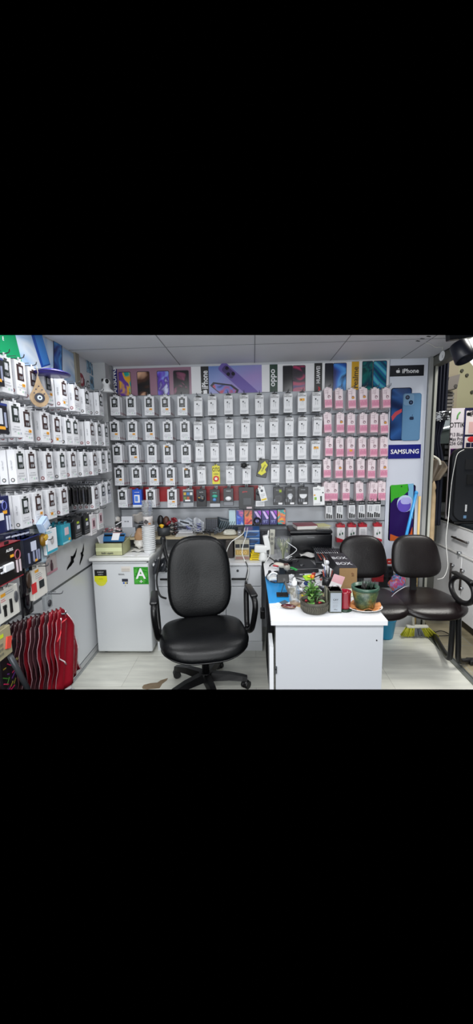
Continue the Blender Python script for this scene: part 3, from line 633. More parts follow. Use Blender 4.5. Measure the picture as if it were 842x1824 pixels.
def mk_black(k):
    def d(b, w, h):
        if k == 0: b.prism(rr(w*.6, h*.34, .012), (0, -.001, h*.38), X, Z, .004, mat('3b3d42', .3)); b.prism(rr(w*.45, h*.26, .008), (0, -.005, h*.38), X, Z, .001, mat('17181b', .3)); b.box((w*.2, -.002, h*.8), (.02, .002, .022), mat('9ab02c', .5))
        if k == 1: b.lathe((0, -.004, h*.5), [(.018, -.004), (.026, 0), (.018, .004)], mat('b8bbc0', .3), 16, R=RX(PI/2)); b.prism(rr(w*.3, h*.2, .01), (0, -.002, h*.42), X, Z, .008, mat('d0d2d6', .3))
        if k == 2: b.prism([(math.cos(a)*w*.36, math.sin(a)*w*.36) for a in [PI+PI*i/12 for i in range(13)]]+[(w*.36, .006), (-w*.36, .006)], (0, -.001, h*.56), X, Z, .006, mat('e0e1e4', .3))
        b.text('POWER', (0, -.0012, h*.85), X, Z, .008, mat('a8abb0', .4), w*.7); b.bb((0, -.001, .004), (w*.4, 0, .02), PAPER)
        for q in range(3): b.bb((-w*.45+q*.02, -.001, .025), (-w*.45+q*.02+.012, 0, .05), mat('6d7076', .4))
    return d
for k, (px, what) in enumerate([(495.5, 'black pack with green price tag and dark framed gadget'), (516.5, 'black pack with a silver ring holder on it'), (539.5, 'black pack with a white half-round gadget on it')]):
    pack('gadget_pack', 'gadget pack', what, px, 899.5-k*.4, 3.35, .086, .15, .03, '1d1e22', mk_black(k))
def d_wc(b, w, h):
    lines(b, -w*.4, w*.2, h*.9, 2, .008, INK, 0, .003, 1); b.bb((w*.1, -.003, h*.2), (w*.26, 0, h*.5), mat('23342c', .3)); b.bb((-w*.4, -.001, h*.3), (-w*.2, 0, h*.45), mat('8bbf4a', .5)); b.cyl((w*.35, -.002, h*.68), (w*.35, 0, h*.68), .006, BLACK, n=10); lines(b, -w*.4, w*.4, h*.1, 2, .006, INKG, 0, .002, 4); b.bb((-w*.45, -.001, h*.52), (-w*.3, 0, h*.6), YEL)
pack('memory_card_pack', 'memory pack', 'white card pack with a small dark stick, left of the pink block', 568, 900, 3.30, .095, .155, .006, 'eceded', d_wc, tilt=-.03)
def d_ots(b, w, h):
    b.text('OTG', (0, -.0012, h*.80), X, Z, .034, mat('39340a', .5), w*.9); b.text('CABLE', (0, -.0012, h*.56), X, Z, .010, mat('39340a', .5), w*.9)
    pts = []
    for i in range(24):
        a = 2*PI*i/24; r_ = .030 if i % 2 else .022; pts.append((r_*math.cos(a), r_*math.sin(a)))
    b.prism(pts, (0, -.001, h*.30), X, Z, .001, mat('c8262c', .5)); b.cyl((0, -.004, h*.3), (0, -.001, h*.3), .012, mat('e8e0d0', .4), n=14)
pack('adapter_card', 'adapter pack', 'bright yellow card pack with a red starburst in the fourth row', 385, 862.5, 3.33, .066, .155, .012, 'd8cf2a', d_ots)
b = MB(); w_, h_ = .085, .155; b.box((0, .012, h_/2), (w_, .02, h_), mat('1c1c16', .3), None, .003, 1)
b.prism([(-.034, -.05), (.0, -.062), (.034, -.03), (.02, -.01), (.038, .03), (.01, .06), (-.02, .03), (-.01, .0)], (0, .001, h_*.5), X, Z, .003, mat('d6d020', .4)); b.text('GAMING', (.005, -.003, h_*.5), V(.35, 0, .94), V(-.94, 0, .35), .012, mat('1c1c16', .4), .1)
o = b.build('gamepad_pack', local=True); p = B(465, 850, 3.30); o.location = p; o.rotation_euler = (-.1, .18, 0); tag(o, 'tilted black and yellow pack in the fourth row between white earphone boxes', 'gadget pack')
put_hook(hook_b, p.x, YB-.018, p.z+h_-.01, 0, 'holding the tilted black and yellow pack')
b = MB(); b.ball((0, 0, 0), (.022, .02, .022), mat('17181a', .6), 12, 8)
for k in range(14):
    a = k*2.4; q = V(math.cos(a)*.028, -.01, math.sin(a)*.028); b.tube([(0, 0, 0), q], .003, mat('17181a', .6), 4)
o = b.build('windscreen_foam', local=True); p = B(434, 829, 3.28); o.location = p; tag(o, 'small black fuzzy ball hanging in the gap above the fourth row', 'foam ball')
# ---- left wall: fronts face +X
XF = XL+.012+.185
pl = {'g': tag(charger('1f2a26', True, '2e3f3c', .09, .165, .038), 'x', 'charger box'), 'm': tag(charger('37221f', True, '7c2632', .09, .165, .038), 'x', 'charger box')}
def left_row(r, items, zoff=0):
    for i, (xa, xb, yb2, kind, st) in enumerate(items):
        pa = S(xa, yb2, XF); pb = S(xb, yb2, XF); yc = (pa.y+pb.y)/2; z = pb.z
        where = 'left wall %s row, %s hook from near end' % (row_name(r), ORD[i])
        sp = None if not st else ((.018, .052) if st == 1 else (-.012, .03))
        what = 'white charger box'
        stack(pl[kind], (XF, yc, z), PI/2, 4, .040, what, where, 'white charger boxes on the left wall', sp, rd=rd)
        use(hook_l, (XL+.014, yc, z+.177), PI/2, 'wire hook of charger boxes, '+where, 'wire hooks')
left_row(0, [(6, 24, 703, 'g', 0), (29, 52, 708, 'm', 1), (55, 70, 716, 'm', 0), (81, 98, 721, 'g', 1), (110, 123.5, 728, 'm', 2), (132, 145, 735, 'm', 0), (151, 163, 740, 'g', 0), (176, 187, 742, 'g', 0)])
left_row(1, [(19, 44, 780, 'g', 0), (42, 61, 787, 'm', 1), (75, 91, 789, 'm', 1), (97, 113, 792, 'm', 2), (118, 131, 793, 'g', 0), (131, 143, 793.5, 'g', 0), (160, 172, 794, 'm', 0), (174, 184, 794, 'g', 0), (186, 196, 795, 'g', 0)])
left_row(2, [(30, 50, 860, 'g', 0), (50, 69, 858, 'm', 0), (81, 99, 856, 'm', 0), (107, 121, 853, 'g', 0), (127, 139, 850, 'm', 0), (148, 159, 848, 'g', 0), (166, 176, 846, 'm', 0), (181, 190, 842, 'g', 0), (192, 200, 840, 'g', 0)])
left_row(3, [(38, 60, 936, 'g', 0), (62, 81, 929, 'm', 1), (86, 103, 921, 'm', 2), (108, 125, 914, 'm', 0), (168, 179, 904, 'm', 0), (180, 191, 898, 'g', 0), (191, 200, 894, 'g', 0)])
def lpack(name, cat, label, xa, xb, yt, yb2, xf, t, body, deco, n=1, hook=True):
    """pack on the left wall from its front edges in the photo; deco gets (b, w, h) with front at -Y"""
    pa = S(xa, yb2, xf); pb = S(xb, yb2, xf); yc = (pa.y+pb.y)/2; w = abs(pb.y-pa.y); xm = (xa+xb)/2
    z0 = S(xm, yb2, xf).z; h = S(xm, yt, xf).z-z0
    b = MB(); b.box((0, t/2, h/2), (w, t, h), mat(body, .35), None, .002, 1); deco(b, w, h)
    b.bb((-.014, .002, h), (.014, .005, h+.014), mat(body, .35))
    o = b.build(name, local=True); o.location = (xf, yc, z0); o.rotation_euler = (0, 0, PI/2); tag(o, label, cat)
    for k in range(1, n): dup(o, (xf-t*1.05*k, yc, z0), PI/2, ' '.join(label.split(',')[0].split()[:11])+', %s from front' % ORD[k], None)
    if hook: use(hook_l, (XL+.014, yc, z0+h+.006), PI/2, 'wire hook holding the '+' '.join(label.split(',')[0].split()[:12]), 'wire hooks')
    return o
GOLD = mat('b58a52', .4, .3)
def d_auris(b, w, h):
    b.box((0, .03, h*.985), (w*1.01, .06, h*.035), mat('7d1520', .4)); b.text('AURIS', (w*.05, -.0012, h*.84), X, Z, h*.08, TXW, w*.6)
    b.box((-w*.1, -.008, h*.42), (w*.34, .014, h*.2), mat('d9dbe0', .3), None, .004, 2)
    for dx in (-.012, .012): b.box((-w*.32, -.008, h*.42+dx), (w*.12, .006, .006), mat('c8cacf', .3))
    for dx in (.26, .38): b.box((w*dx, -.004, h*.33), (w*.035, .006, h*.34), mat('c9b9c0', .3))
    b.tube([(w*.32+.02*math.cos(t*PI/5), -.003, h*.64+.022*math.sin(t*PI/5)) for t in range(10)], .003, mat('8c4a58', .35), 5, closed=True)
    b.box((w*.12, -.0016, h*.66), (w*.13, .001, h*.07), YEL); b.bb((-w*.5, -.001, 0), (w*.5, 0, h*.025), mat('8c2430', .4))
def d_navy(b, w, h):
    b.box((0, .02, h*.985), (w*1.01, .05, h*.03), mat('1f2a66', .4)); b.bb((-w*.1, -.004, h*.5), (w*.2, 0, h*.82), mat('c9cde0', .3))
    for dx in (-.3, 0, .2, .34): b.box((w*dx, -.003, h*.3), (w*.06, .005, h*.36), mat('8e93ae', .3))
    b.box((w*.1, -.0045, h*.14), (w*.2, .001, h*.08), YEL)
def d_bk(b, w, h):
    b.bb((-w*.36, -.003, h*.3), (w*.1, 0, h*.82), mat('cdd0d8', .3)); b.box((w*.28, -.003, h*.45), (w*.08, .005, h*.5), mat('9aa0b8', .3)); b.box((w*.0, -.0045, h*.18), (w*.4, .001, h*.1), YEL); b.bb((-w*.5, -.001, h*.92), (w*.5, 0, h), mat('26357c', .4))
lpack('charger_box', 'charger box', 'black charger box with orange sticker, top row at the left edge', -14, 9, 636, 686, XF+.02, .07, '10121c', d_bk)
lpack('charger_box', 'charger box', 'second black charger box with orange sticker, second row at the left edge', -10, 17, 718, 772, XF+.02, .07, '12121c', d_bk)
def d_nv2(b, w, h):
    b.text('AURIS', (-w*.0, -.0012, h*.86), X, Z, h*.08, TXW, w*.8); b.bb((-w*.45, -.003, h*.36), (w*.1, 0, h*.56), mat('d6dae2', .3)); b.box((w*.2, -.0016, h*.56), (w*.22, .001, h*.09), YEL)
    for dx in (.26, .4): b.box((w*dx, -.003, h*.25), (w*.05, .005, h*.4), mat('b9bed0', .3))
    b.tube([(w*.18+.016*math.cos(t*PI/5), -.003, h*.74+.02*math.sin(t*PI/5)) for t in range(10)], .002, mat('6a74c0', .35), 5, closed=True)
lpack('charger_box', 'charger box', 'navy blue charger box with white lettering at the left edge, fourth row', -12, 22, 884, 950, XF+.02, .07, '151c4a', d_nv2)
lpack('charger_box', 'charger box', 'big black charger box with red lid and white plug, left edge below the fourth row', -6, 43, 968, 1036, XF+.06, .10, '14100f', d_auris)
lpack('charger_box', 'charger box', 'black charger box with blue lid right of the big red-lidded one', 46, 75, 954, 1006, XF+.01, .05, '121628', d_navy, n=4)
def d_teal2(b, w, h):
    b.bb((-w*.46, -.001, .004), (w*.46, 0, h*.14), mat('2f9db4', .4)); b.ball((0, -.003, h*.55), (w*.13, .004, h*.18), mat('b9b4b4', .4), 12, 6); lines(b, -w*.4, w*.1, h*.92, 2, .008, mat('56b0c4', .5), 0, .003, 1); b.bb((-w*.5, -.0006, 0), (-w*.44, 0, h), mat('2f9db4', .4))
lpack('earbud_box', 'earbud box', 'white earbud box with teal foot in front of two teal boxes', 84, 104, 941, 985, XF+.0, .02, 'e6eaee', d_teal2)
def d_teal3(b, w, h):
    b.bb((-w*.3, -.001, h*.35), (w*.28, 0, h*.9), mat('3a9db0', .4)); b.bb((-w*.22, -.003, h*.45), (w*.2, 0, h*.82), mat('d5b9c0', .3)); b.bb((-w*.48, -.0012, .004), (w*.3, 0, h*.12), mat('9ad0da', .4)); b.box((w*.25, -.002, h*.2), (w*.2, .001, h*.12), YEL)
lpack('charger_box', 'charger box', 'teal and white charger box left of the black boxes, fifth row', 112, 128, 932, 968, XF-.02, .035, '2d96ac', d_teal3, n=3)
def d_bbox(b, w, h):
    b.bb((-w*.3, -.001, h*.3), (w*.25, 0, h*.75), mat('3b3d44', .3)); b.box((-.002, -.002, h*.76), (w*.3, .001, h*.1), mat('a8c02c', .5)); lines(b, -w*.4, w*.4, h*.2, 2, .012, INKG, 0, .003, 2); b.bb((-w*.15, -.003, h*.45), (w*.2, -.001, h*.62), mat('c8cad0', .3))
lpack('cable_box', 'cable box', 'nearer black cable box with green tag, fifth row of the left wall', 134, 147, 921, 958, XF-.01, .035, '141518', d_bbox, n=3)
lpack('cable_box', 'cable box', 'farther black cable box with green tag, fifth row of the left wall', 151, 161, 916, 951, XF-.01, .035, '141518', d_bbox, n=3)
def d_wp(b, w, h): b.bb((-w*.3, -.001, h*.3), (w*.3, 0, h*.8), mat('d9b8c2', .4)); b.bb((-w*.15, -.003, h*.4), (w*.1, 0, h*.7), mat('54343c', .4)); lines(b, -w*.4, w*.4, h*.2, 2, .012, INKG, 0, .003, 2)
lpack('charger_box', 'charger box', 'white box with a pink picture in the fifth row near the corner', 163.5, 173, 915, 952, XF-.02, .03, 'e2dfe1', d_wp, n=2)
lpack('charger_box', 'charger box', 'white box in the fifth row closest to the corner, above the tray', 176, 185, 906, 942, XF-.02, .03, 'dedfe0', d_wp, n=2)
def d_usb(b, w, h):
    b.box((-w*.2, -.002, h*.92), (w*.25, .001, h*.08), YEL); b.bb((-w*.08, -.003, h*.30), (w*.26, 0, h*.55), mat('1d1f24', .3)); b.bb((-w*.62, -.003, h*.25), (-w*.3, 0, h*.58), mat('d0262c', .4)); lines(b, -w*.3, w*.3, h*.8, 3, .01, INKG, 0, .003, 3); lines(b, -w*.1, w*.25, h*.64, 2, .008, mat('c85058', .5), 0, .003, 3)
lpack('adapter_pack', 'adapter pack', 'white pack with red flag and black adapter, above the red bags', 61, 86, 1008, 1063, XF-.03, .03, 'e0ddd6', d_usb, n=2)
def d_grey(b, w, h): b.ball((0, -.004, h*.4), (w*.25, .008, h*.25), mat('3a3b40', .3), 10, 6); lines(b, -w*.3, w*.3, h*.85, 2, .01, INKG, 0, .003, 3)
lpack('gadget_pack', 'gadget pack', 'grey pack with a dark bottle shape just under the white and red pack', 82, 95, 1058, 1084, XF-.06, .02, 'a5aaae', d_grey)
def d_cable(b, w, h):
    b.box((-w*.2, -.002, h*.86), (w*.2, .001, h*.1), YEL); lines(b, -w*.1, w*.4, h*.9, 2, .01, INKG, 0, .003, 3); b.box((w*.1, -.003, h*.4), (.012, .006, h*.45), BLACK); b.box((-w*.18, -.003, h*.3), (.012, .006, h*.25), BLACK); b.box((-w*.18, -.003, h*.48), (.02, .006, h*.1), BLACK); b.ball((w*.36, -.004, h*.6), (.014, .006, h*.2), mat('44464b', .3), 8, 6); b.bb((-w*.42, -.001, h*.35), (-w*.34, 0, h*.7), mat('50535a', .4)); lines(b, -w*.3, -w*.05, h*.72, 2, .008, mat('c04a58', .5), 0, .003, 3)
lpack('cable_pack', 'cable pack', 'cream pack with black cables printed on it, left edge under the red-lidded box', -4, 37, 1046, 1103, XF+.02, .04, 'd6d5ce', d_cable)
def d_or(b, w, h):
    b.box((w*.25, -.004, h*.45), (w*.3, .006, h*.4), mat('d24a3c', .35), RY(.3)); b.box((-w*.1, -.002, h*.8), (w*.2, .001, h*.12), mat('c0d22c', .5))
    for k in range(6): b.box((-w*.3+(k % 2)*w*.16, -.002, h*.2+(k//2)*h*.16), (w*.1, .002, h*.08), mat('6c6a5c', .5))
lpack('gadget_pack', 'gadget pack', 'beige pack with an orange red gadget, left edge beside the red bags', -6, 24, 1118, 1172, XF+.03, .03, '9c9478', d_or)
def d_en(b, w, h):
    rq = random.Random(4)
    for k in range(26):
        c = ('b21f50', '3f7a2c', '8a7a24', '5a2a7a', '26262a')[k % 5]; b.box((rq.uniform(-.42, .42)*w, -.001-.0003*k, rq.uniform(.06, .94)*h), (w*rq.uniform(.08, .24), .001, h*.02), mat(c, .5), RY(rq.uniform(-1, 1)))
    b.text('THE', (w*.15, -.012, h*.62), X, Z, h*.06, mat('b8b070', .5)); b.text('YOU', (w*.22, -.012, h*.5), X, Z, h*.06, mat('b8b070', .5))
lpack('phone_case_card', 'card', 'dark card with scribbled green and pink print behind the red bags', 6, 47, 1138, 1232, XF-.08, .012, '191519', d_en, hook=False)
def d_thin(b, w, h): b.bb((-w*.3, -.001, h*.7), (w*.3, 0, h*.8), mat('c8d24a', .5)); lines(b, -w*.3, w*.3, h*.5, 4, .02, mat('8fb4cc', .5), 0, .004, 3)
lpack('film_pack', 'screen film pack', 'pale blue thin pack between the black box and the white and teal box', 76, 84, 962, 1000, XF-.03, .02, 'b9cbd6', d_thin)
def d_bot(b, w, h): b.ball((-w*.05, -.003, h*.4), (w*.13, .004, h*.28), mat('4c2f38', .4), 10, 6); b.ball((-w*.05, -.003, h*.72), (w*.06, .003, h*.1), mat('4c2f38', .4), 8, 4); b.bb((-w*.5, -.001, 0), (w*.5, 0, h*.15), mat('c88a9a', .4))
lpack('picture_card', 'card', 'pinkish card with a dark bottle picture on the white panel', 84, 103, 990, 1020, XL+.03, .006, 'bfb2b2', d_bot, hook=False)
# black plastic sleeves and dark blister packs
for i, (px, py) in enumerate([(126, 877), (132, 879), (138, 877), (144, 878), (151, 876), (157, 876), (162, 878)]):
    b = MB(); b.grid(lambda u, v: (.004*math.sin(u*9+i), (u-.5)*.075, -.115*v+.004*math.sin(u*7+v*5)), 6, 6, mat('08080a', .2), .004)
    b.tube([(0, -.02, .0), (0, -.015, .016), (0, .015, .016), (0, .02, 0)], .002, mat('1b1c1f', .3), 5)
    p = S(px, 868, XF-.03+.006*(i % 2)); o = b.build('cable_pouch', local=True); o.location = (p.x, p.y, p.z); tag(o, 'glossy black pouch in the fourth row bunch, %s from the near end' % ORD[i], 'pouch', 'black pouches on the left wall')
    use(hook_l, (XL+.014, p.y, p.z+.018), PI/2, 'wire display hook of the %s black pouch from the near end' % ORD[i], 'wire hooks')
for i, (px, py, c) in enumerate([(45, 1030, '17151a'), (52, 1045, '241c22'), (44, 1068, '1a1a1e')]):
    p = S(px, py, XF-.05-.015*i); b = MB(); b.grid(lambda u, v: (.008*math.sin(u*7+i), (u-.5)*.10, (.5-v)*.17+.004*math.sin(u*9)), 6, 8, mat(c, .25), .01)
    b.ball((.016, 0, -.01), (.012, .02, .045), mat(('47382f', '6c2c2c', '303238')[i], .3), 10, 7); b.bb((.008, -.02, .04), (.014, .015, .06), mat(('4a6a8a', 'b86a6a', '8a8d92')[i], .4))
    o = b.build('blister_pack', local=True); o.location = p; tag(o, ('dark blister pack with a brown gadget right of the red-lidded box', 'dark blister pack with a reddish gadget, lower right of the red-lidded box', 'dark blister pack with a grey gadget just above the red bags')[i], 'blister pack')
for i, px in enumerate([9, 19, 27, 35, 43]):
    p = S(px, 960-i*2, XF-.03); b = MB(); b.box((0, 0, 0), (.03, .055, .05), mat('1a2140', .3), None, .003, 1); b.box((.0155, 0, .008), (.001, .035, .008), mat('c8cde0', .4))
    o = b.build('adapter_box', local=True); o.location = p; tag(o, 'small navy box above the red-lidded box, %s from the near end' % ORD[i], 'adapter box', 'small navy boxes')
b = MB(); p = S(66, 968, XF+.0); b.ball((0, 0, 0), (.02, .03, .035), mat('7a5a14', .4), 12, 8); b.box((.015, 0, .015), (.01, .03, .02), mat('c8a23a', .4), RX(.4)); b.box((.018, .0, -.012), (.006, .02, .02), PAPER, RX(.2))
o = b.build('keyring_pack', local=True); o.location = S(77, 962, XF+.01); tag(o, 'brown and yellow round pack beside the blue lidded black box', 'keyring pack')
b = MB(); b.box((0, 0, 0), (.03, .075, .06), mat('a9bfdc', .3), RX(.5), .002, 1); b.box((.016, 0, .0), (.001, .05, .03), mat('c8d6ea', .3), RX(.5)); o = b.build('earbud_box', local=True); o.location = S(77, 934, XF+.02); tag(o, 'pale blue tilted box hanging below the fourth row of the left wall', 'earbud box')
# evil eye pendant, purple cap, small camera
root = thing('eye_pendant', S(69, 700, XF+.05), 'wooden teardrop wall charm with a blue eye hanging on the left display', 'wall charm')
b = MB(); pts = []
for i in range(32):
    t = 2*PI*i/32; k = max(0, math.sin(t)); pts.append((.045*math.cos(t)*(1-.75*k**1.5), -.02+.05*math.sin(t)+.055*k**3))
b.prism(pts, (0, 0, 0), Y, Z, .008, mat('b59a78', .5, noise=.2, nscale=40)); b.xf(Matrix.Identity(4)); b.build('body', root, local=True)
b = MB(); b.cyl((.008, 0, -.025), (.013, 0, -.025), .024, mat('10152c', .25)); b.cyl((.013, 0, -.025), (.015, 0, -.025), .012, mat('d8e4f0', .3)); b.cyl((.015, 0, -.025), (.017, 0, -.025), .005, BLACK, n=10); b.build('eye', root, local=True)
b = MB()
for a, r_ in ((.5, .034), (1.1, .040), (1.57, .052), (2.0, .040), (2.6, .034)): b.ball((.010, math.cos(a)*r_*.8, -.02+math.sin(a)*r_), .0035, mat('2b3350', .3), 6, 4)
b.build('bead', root, local=True)
b = MB(); b.tube([(0, 0, .08), (.002, .004, .10), (0, 0, .13)], .002, mat('c8b8a0', .6), 5); b.build('cord', root, local=True)
root.rotation_euler = (0, 0, -.85)
root = thing('flat_cap', S(93, 666, XF+.06), 'flat purple blue cap lying on the hooks above the left top row', 'cap')
b = MB(); b.lathe((0, 0, 0), [(.085, -.006), (.088, 0), (.06, .014), (.03, .022), (0, .024)], mat('3b3290', .3), 24, 1, 1.2); b.build('crown', root, local=True)
b = MB(); b.lathe((0, 0, 0), [(.088, -.004), (.09, 0), (.088, .003)], mat('241c5c', .3), 24, 1, 1.2); b.build('rim', root, local=True)
cp = B(190, 699, 3.20); root = thing('security_camera', cp, 'small white camera with black lens on the boxes in the corner', 'camera')
b = MB(); b.lathe((0, 0, 0), [(.055, 0), (.056, .008), (.03, .03), (.024, .055), (.018, .06), (0, .062)], mat('e4e5e6', .3), 20); b.build('base', root, local=True)
b = MB(); b.ball((0, 0, .078), (.034, .034, .030), mat('e4e5e6', .3)); b.build('head', root, local=True)
b = MB(); b.ball((.016, -.024, .082), (.014, .014, .018), BLACK); b.ball((-.02, -.02, .09), (.010, .014, .014), BLACK); b.build('lens', root, local=True)
b = MB(); b.cyl((0, .0, .02), (0, .26, .02), .008, mat('8a8c8f', .4), n=8); b.build('bracket', root, local=True)
for o in (pc, pe, pp, pk, ra, rb_, *pl.values()):
    for c in list(o.children): bpy.data.objects.remove(c)
    bpy.data.objects.remove(o)
# ================================================================== FURNITURE
# ---- refrigerator
fx0, fx1, fy0, fy1, fz = -1.285, -.835, 2.95, 3.42, .822
root = thing('refrigerator', (-1.06, 3.2, 0), 'small white refrigerator with a green A+ sticker beside the left display wall', 'refrigerator')
FW = mat('ced1d3', .28); 
b = MB(); b.bb((fx0+.01, fy0+.05, .03), (fx1-.005, fy1, fz-.03), mat('d2d5d7', .35), .006); b.build('cabinet', root)
b = MB(); b.bb((fx0, fy0, .035), (fx1, fy0+.045, fz-.045), FW, .012, 3); b.build('door', root)
b = MB(); b.bb((fx0-.02, fy0-.01, fz-.028), (fx1+.015, fy1, fz), mat('e6e7e4', .3), .008, 3); b.build('top_panel', root)
b = MB(); b.bb((fx0+.01, fy0-.006, fz-.043), (fx1-.01, fy0+.02, fz-.032), mat('c5c8ca', .4)); b.build('door_grip', root)
for x in (fx0+.04, fx1-.04):
    b = MB(); b.cyl((x, fy0+.08, 0), (x, fy0+.08, .035), .016, BLACK, n=12); b.build('foot', root)
    b = MB(); b.cyl((x, fy1-.05, 0), (x, fy1-.05, .035), .016, BLACK, n=12); b.build('foot', root)
yf = fy0-.0005
def fq(b, x0, y0, x1, y1, m, d=.001):
    p = B(x0, y0, fy0); q = B(x1, y1, fy0); b.bb((p.x, yf-d, q.z), (q.x, yf, p.z), m)
b = MB(); fq(b, 237.5, 1010, 265, 1040.5, mat('2f8f2c', .35)); fq(b, 239, 1012, 263.5, 1039, art(['3aa032', '2a8228', '57b648', '2f8f2c'], 14, 51), .0015)
p = B(250.5, 1021.5, fy0); b.text('A', (p.x, yf-.002, p.z), X, Z, .085, TXW, .08); p = B(251.5, 1035.5, fy0); b.box((p.x, yf-.002, p.z), (.024, .001, .006), TXW); b.box((p.x, yf-.002, p.z), (.006, .001, .024), TXW); o = b.build('energy_sticker', root)
b = MB(); fq(b, 168, 1015, 190, 1026, BLACK); fq(b, 168, 1026, 191, 1036, mat('d9d81e', .4), .0016)
p = B(180, 1034, fy0); b.cyl((p.x, yf-.001, p.z), (p.x, yf, p.z), .045, mat('d9d83a', .4), n=20)
p = B(179, 1019, fy0); b.text('ENERGY', (p.x, yf-.002, p.z), X, Z, .010, mat('c9c9c9', .5), .08); p = B(179, 1023, fy0); b.text('CLASS A', (p.x, yf-.002, p.z), X, Z, .008, mat('c9c9c9', .5), .08)
p = B(180, 1031, fy0); b.text('service', (p.x, yf-.0022, p.z), X, Z, .008, mat('8a8a20', .5), .07); b.build('energy_sticker', root)
b = MB(); fq(b, 215.5, 1009, 233, 1018, mat('d9d4cc', .5)); p = B(224, 1012, fy0); 
for k in range(3): b.bb((p.x-.035, yf-.0016, p.z-.004-.01*k), (p.x+.03, yf-.001, p.z-.007-.01*k), mat('a59a90', .5))
p = B(216.5, 1023, fy0); b.text('REGAL', (p.x, yf-.001, p.z), X, Z, .012, mat('3a3d44', .4), .06); b.build('badge', root)
b = MB(); fq(b, 217, 1031, 228, 1036, mat('2a2c3a', .4)); fq(b, 219, 1037, 222, 1040, mat('3a62b0', .4)); fq(b, 222.5, 1037, 225, 1040, mat('c9b23a', .4)); fq(b, 225.5, 1037, 227.5, 1040, BLACK); p = B(223, 1043, fy0); b.text('5', (p.x, yf-.001, p.z), X, Z, .010, mat('6c6c70', .5)); b.build('warranty_sticker', root)
b = MB(); b.tube(smooth_pts([(fx0-.012, 3.1, .36), (fx0-.018, 3.03, .25), (fx0-.016, 3.02, .12), (fx0-.01, 3.08, .02), (fx0-.01, 3.3, .012)]), .004, WIREM, 6); b.build('power_cord', root)
# ---- things on the refrigerator
zt = fz+.0
def tray(name, x0, x1, y0, y1, z0, h, m, label, cat, th=.003, taper=0, slant=0):
    b = MB()
    b.bb((x0, y0, z0), (x1, y1, z0+th), m); b.bb((x0, y0, z0), (x1, y0+th, z0+h), m); b.bb((x0, y1-th, z0), (x1, y1, z0+h+slant), m); b.bb((x0, y0, z0), (x0+th, y1, z0+h), m); b.bb((x1-th, y0, z0), (x1, y1, z0+h), m)
    return b
root = thing('cardboard_tray', (-1.17, 3.1, zt), 'open yellow green printed carton holding papers, on the refrigerator', 'carton')
CB = mat('b4b68c', .5, noise=.12, nscale=14); b = tray('', -1.275, -1.055, 3.02, 3.22, zt, .10, CB, '', ''); b.quad((-1.055, 3.02, zt+.10), (-1.055, 3.2, zt+.10), (-1.01, 3.17, zt+.155), (-1.01, 3.03, zt+.13), CB)
b.bb((-1.272, 3.018, zt+.035), (-1.06, 3.02, zt+.065), mat('d6dcae', .5)); b.build('carton', root)
b = MB(); b.text('fatih uşaklı', (-1.18, 3.0165, zt+.018), X, Z, .016, INK, .11); b.build('lettering', root)
root = thing('catalogue_pile', (-1.16, 3.13, zt+.004), 'blue, white and black leaflets standing in the yellow green carton', 'leaflets')
b = MB(); b.box((-1.165, 3.13, zt+.09), (.17, .012, .13), BLACK, RX(-.7)); b.build('leaflet', root)
b = MB(); b.box((-1.165, 3.15, zt+.12), (.18, .006, .08), mat('2f6fa8', .4), RX(-.8)); b.box((-1.15, 3.148, zt+.128), (.06, .006, .07), PAPER, RX(-.8)); b.build('leaflet', root)
b = MB(); b.box((-1.25, 3.12, zt+.08), (.01, .12, .14), PAPER, RY(-.25)); b.build('leaflet', root)
b = MB(); b.box((-1.15, 3.18, zt+.13), (.07, .01, .05), mat('c8543c', .4), RX(-.5)); b.build('leaflet', root)
# bread bag
root = thing('bread_bag', (-.965, 3.18, zt), 'thin white bag of bread rolls next to the stack of foam cups', 'bag')
def lump(b, c, r, m, amp=.15, fr=5, n=20, k=12, seed=0):
    base = len(b.v); b.ball(c, r, m, n, k); c = Vector(c)
    for i in range(base, len(b.v)):
        d = b.v[i]-c; a = 1+amp*math.sin(d.x/r[0]*fr+seed)*math.cos(d.z/r[2]*fr*.8+seed*2)+amp*.5*math.sin(d.y/r[1]*fr*1.4+d.z/r[2]*4)
        b.v[i] = c+d*a
b = MB(); lump(b, (-.968, 3.26, zt+.11), (.055, .06, .07), mat('b08a68', .5), .1); b.build('bread', root)
b = MB(); lump(b, (-.968, 3.25, zt+.05), (.06, .07, .045), mat('d8d5d0', .35), .18, 7, seed=2); b.grid(lambda u, v: (-1.03+.155*u, 3.12+.1*v, zt+.004+.012*abs(math.sin(u*7+v*5))), 10, 8, mat('e0dfdc', .4), .002); b.build('bag', root)
b = MB(); b.grid(lambda u, v: (-1.06+.22*u, 3.0+.13*v, zt+.0015+.002*math.sin(u*9)), 8, 6, PAPER, .001); tag(b.build('paper_sheet'), 'crumpled white paper sheet lying before the bread bag on the refrigerator', 'paper')
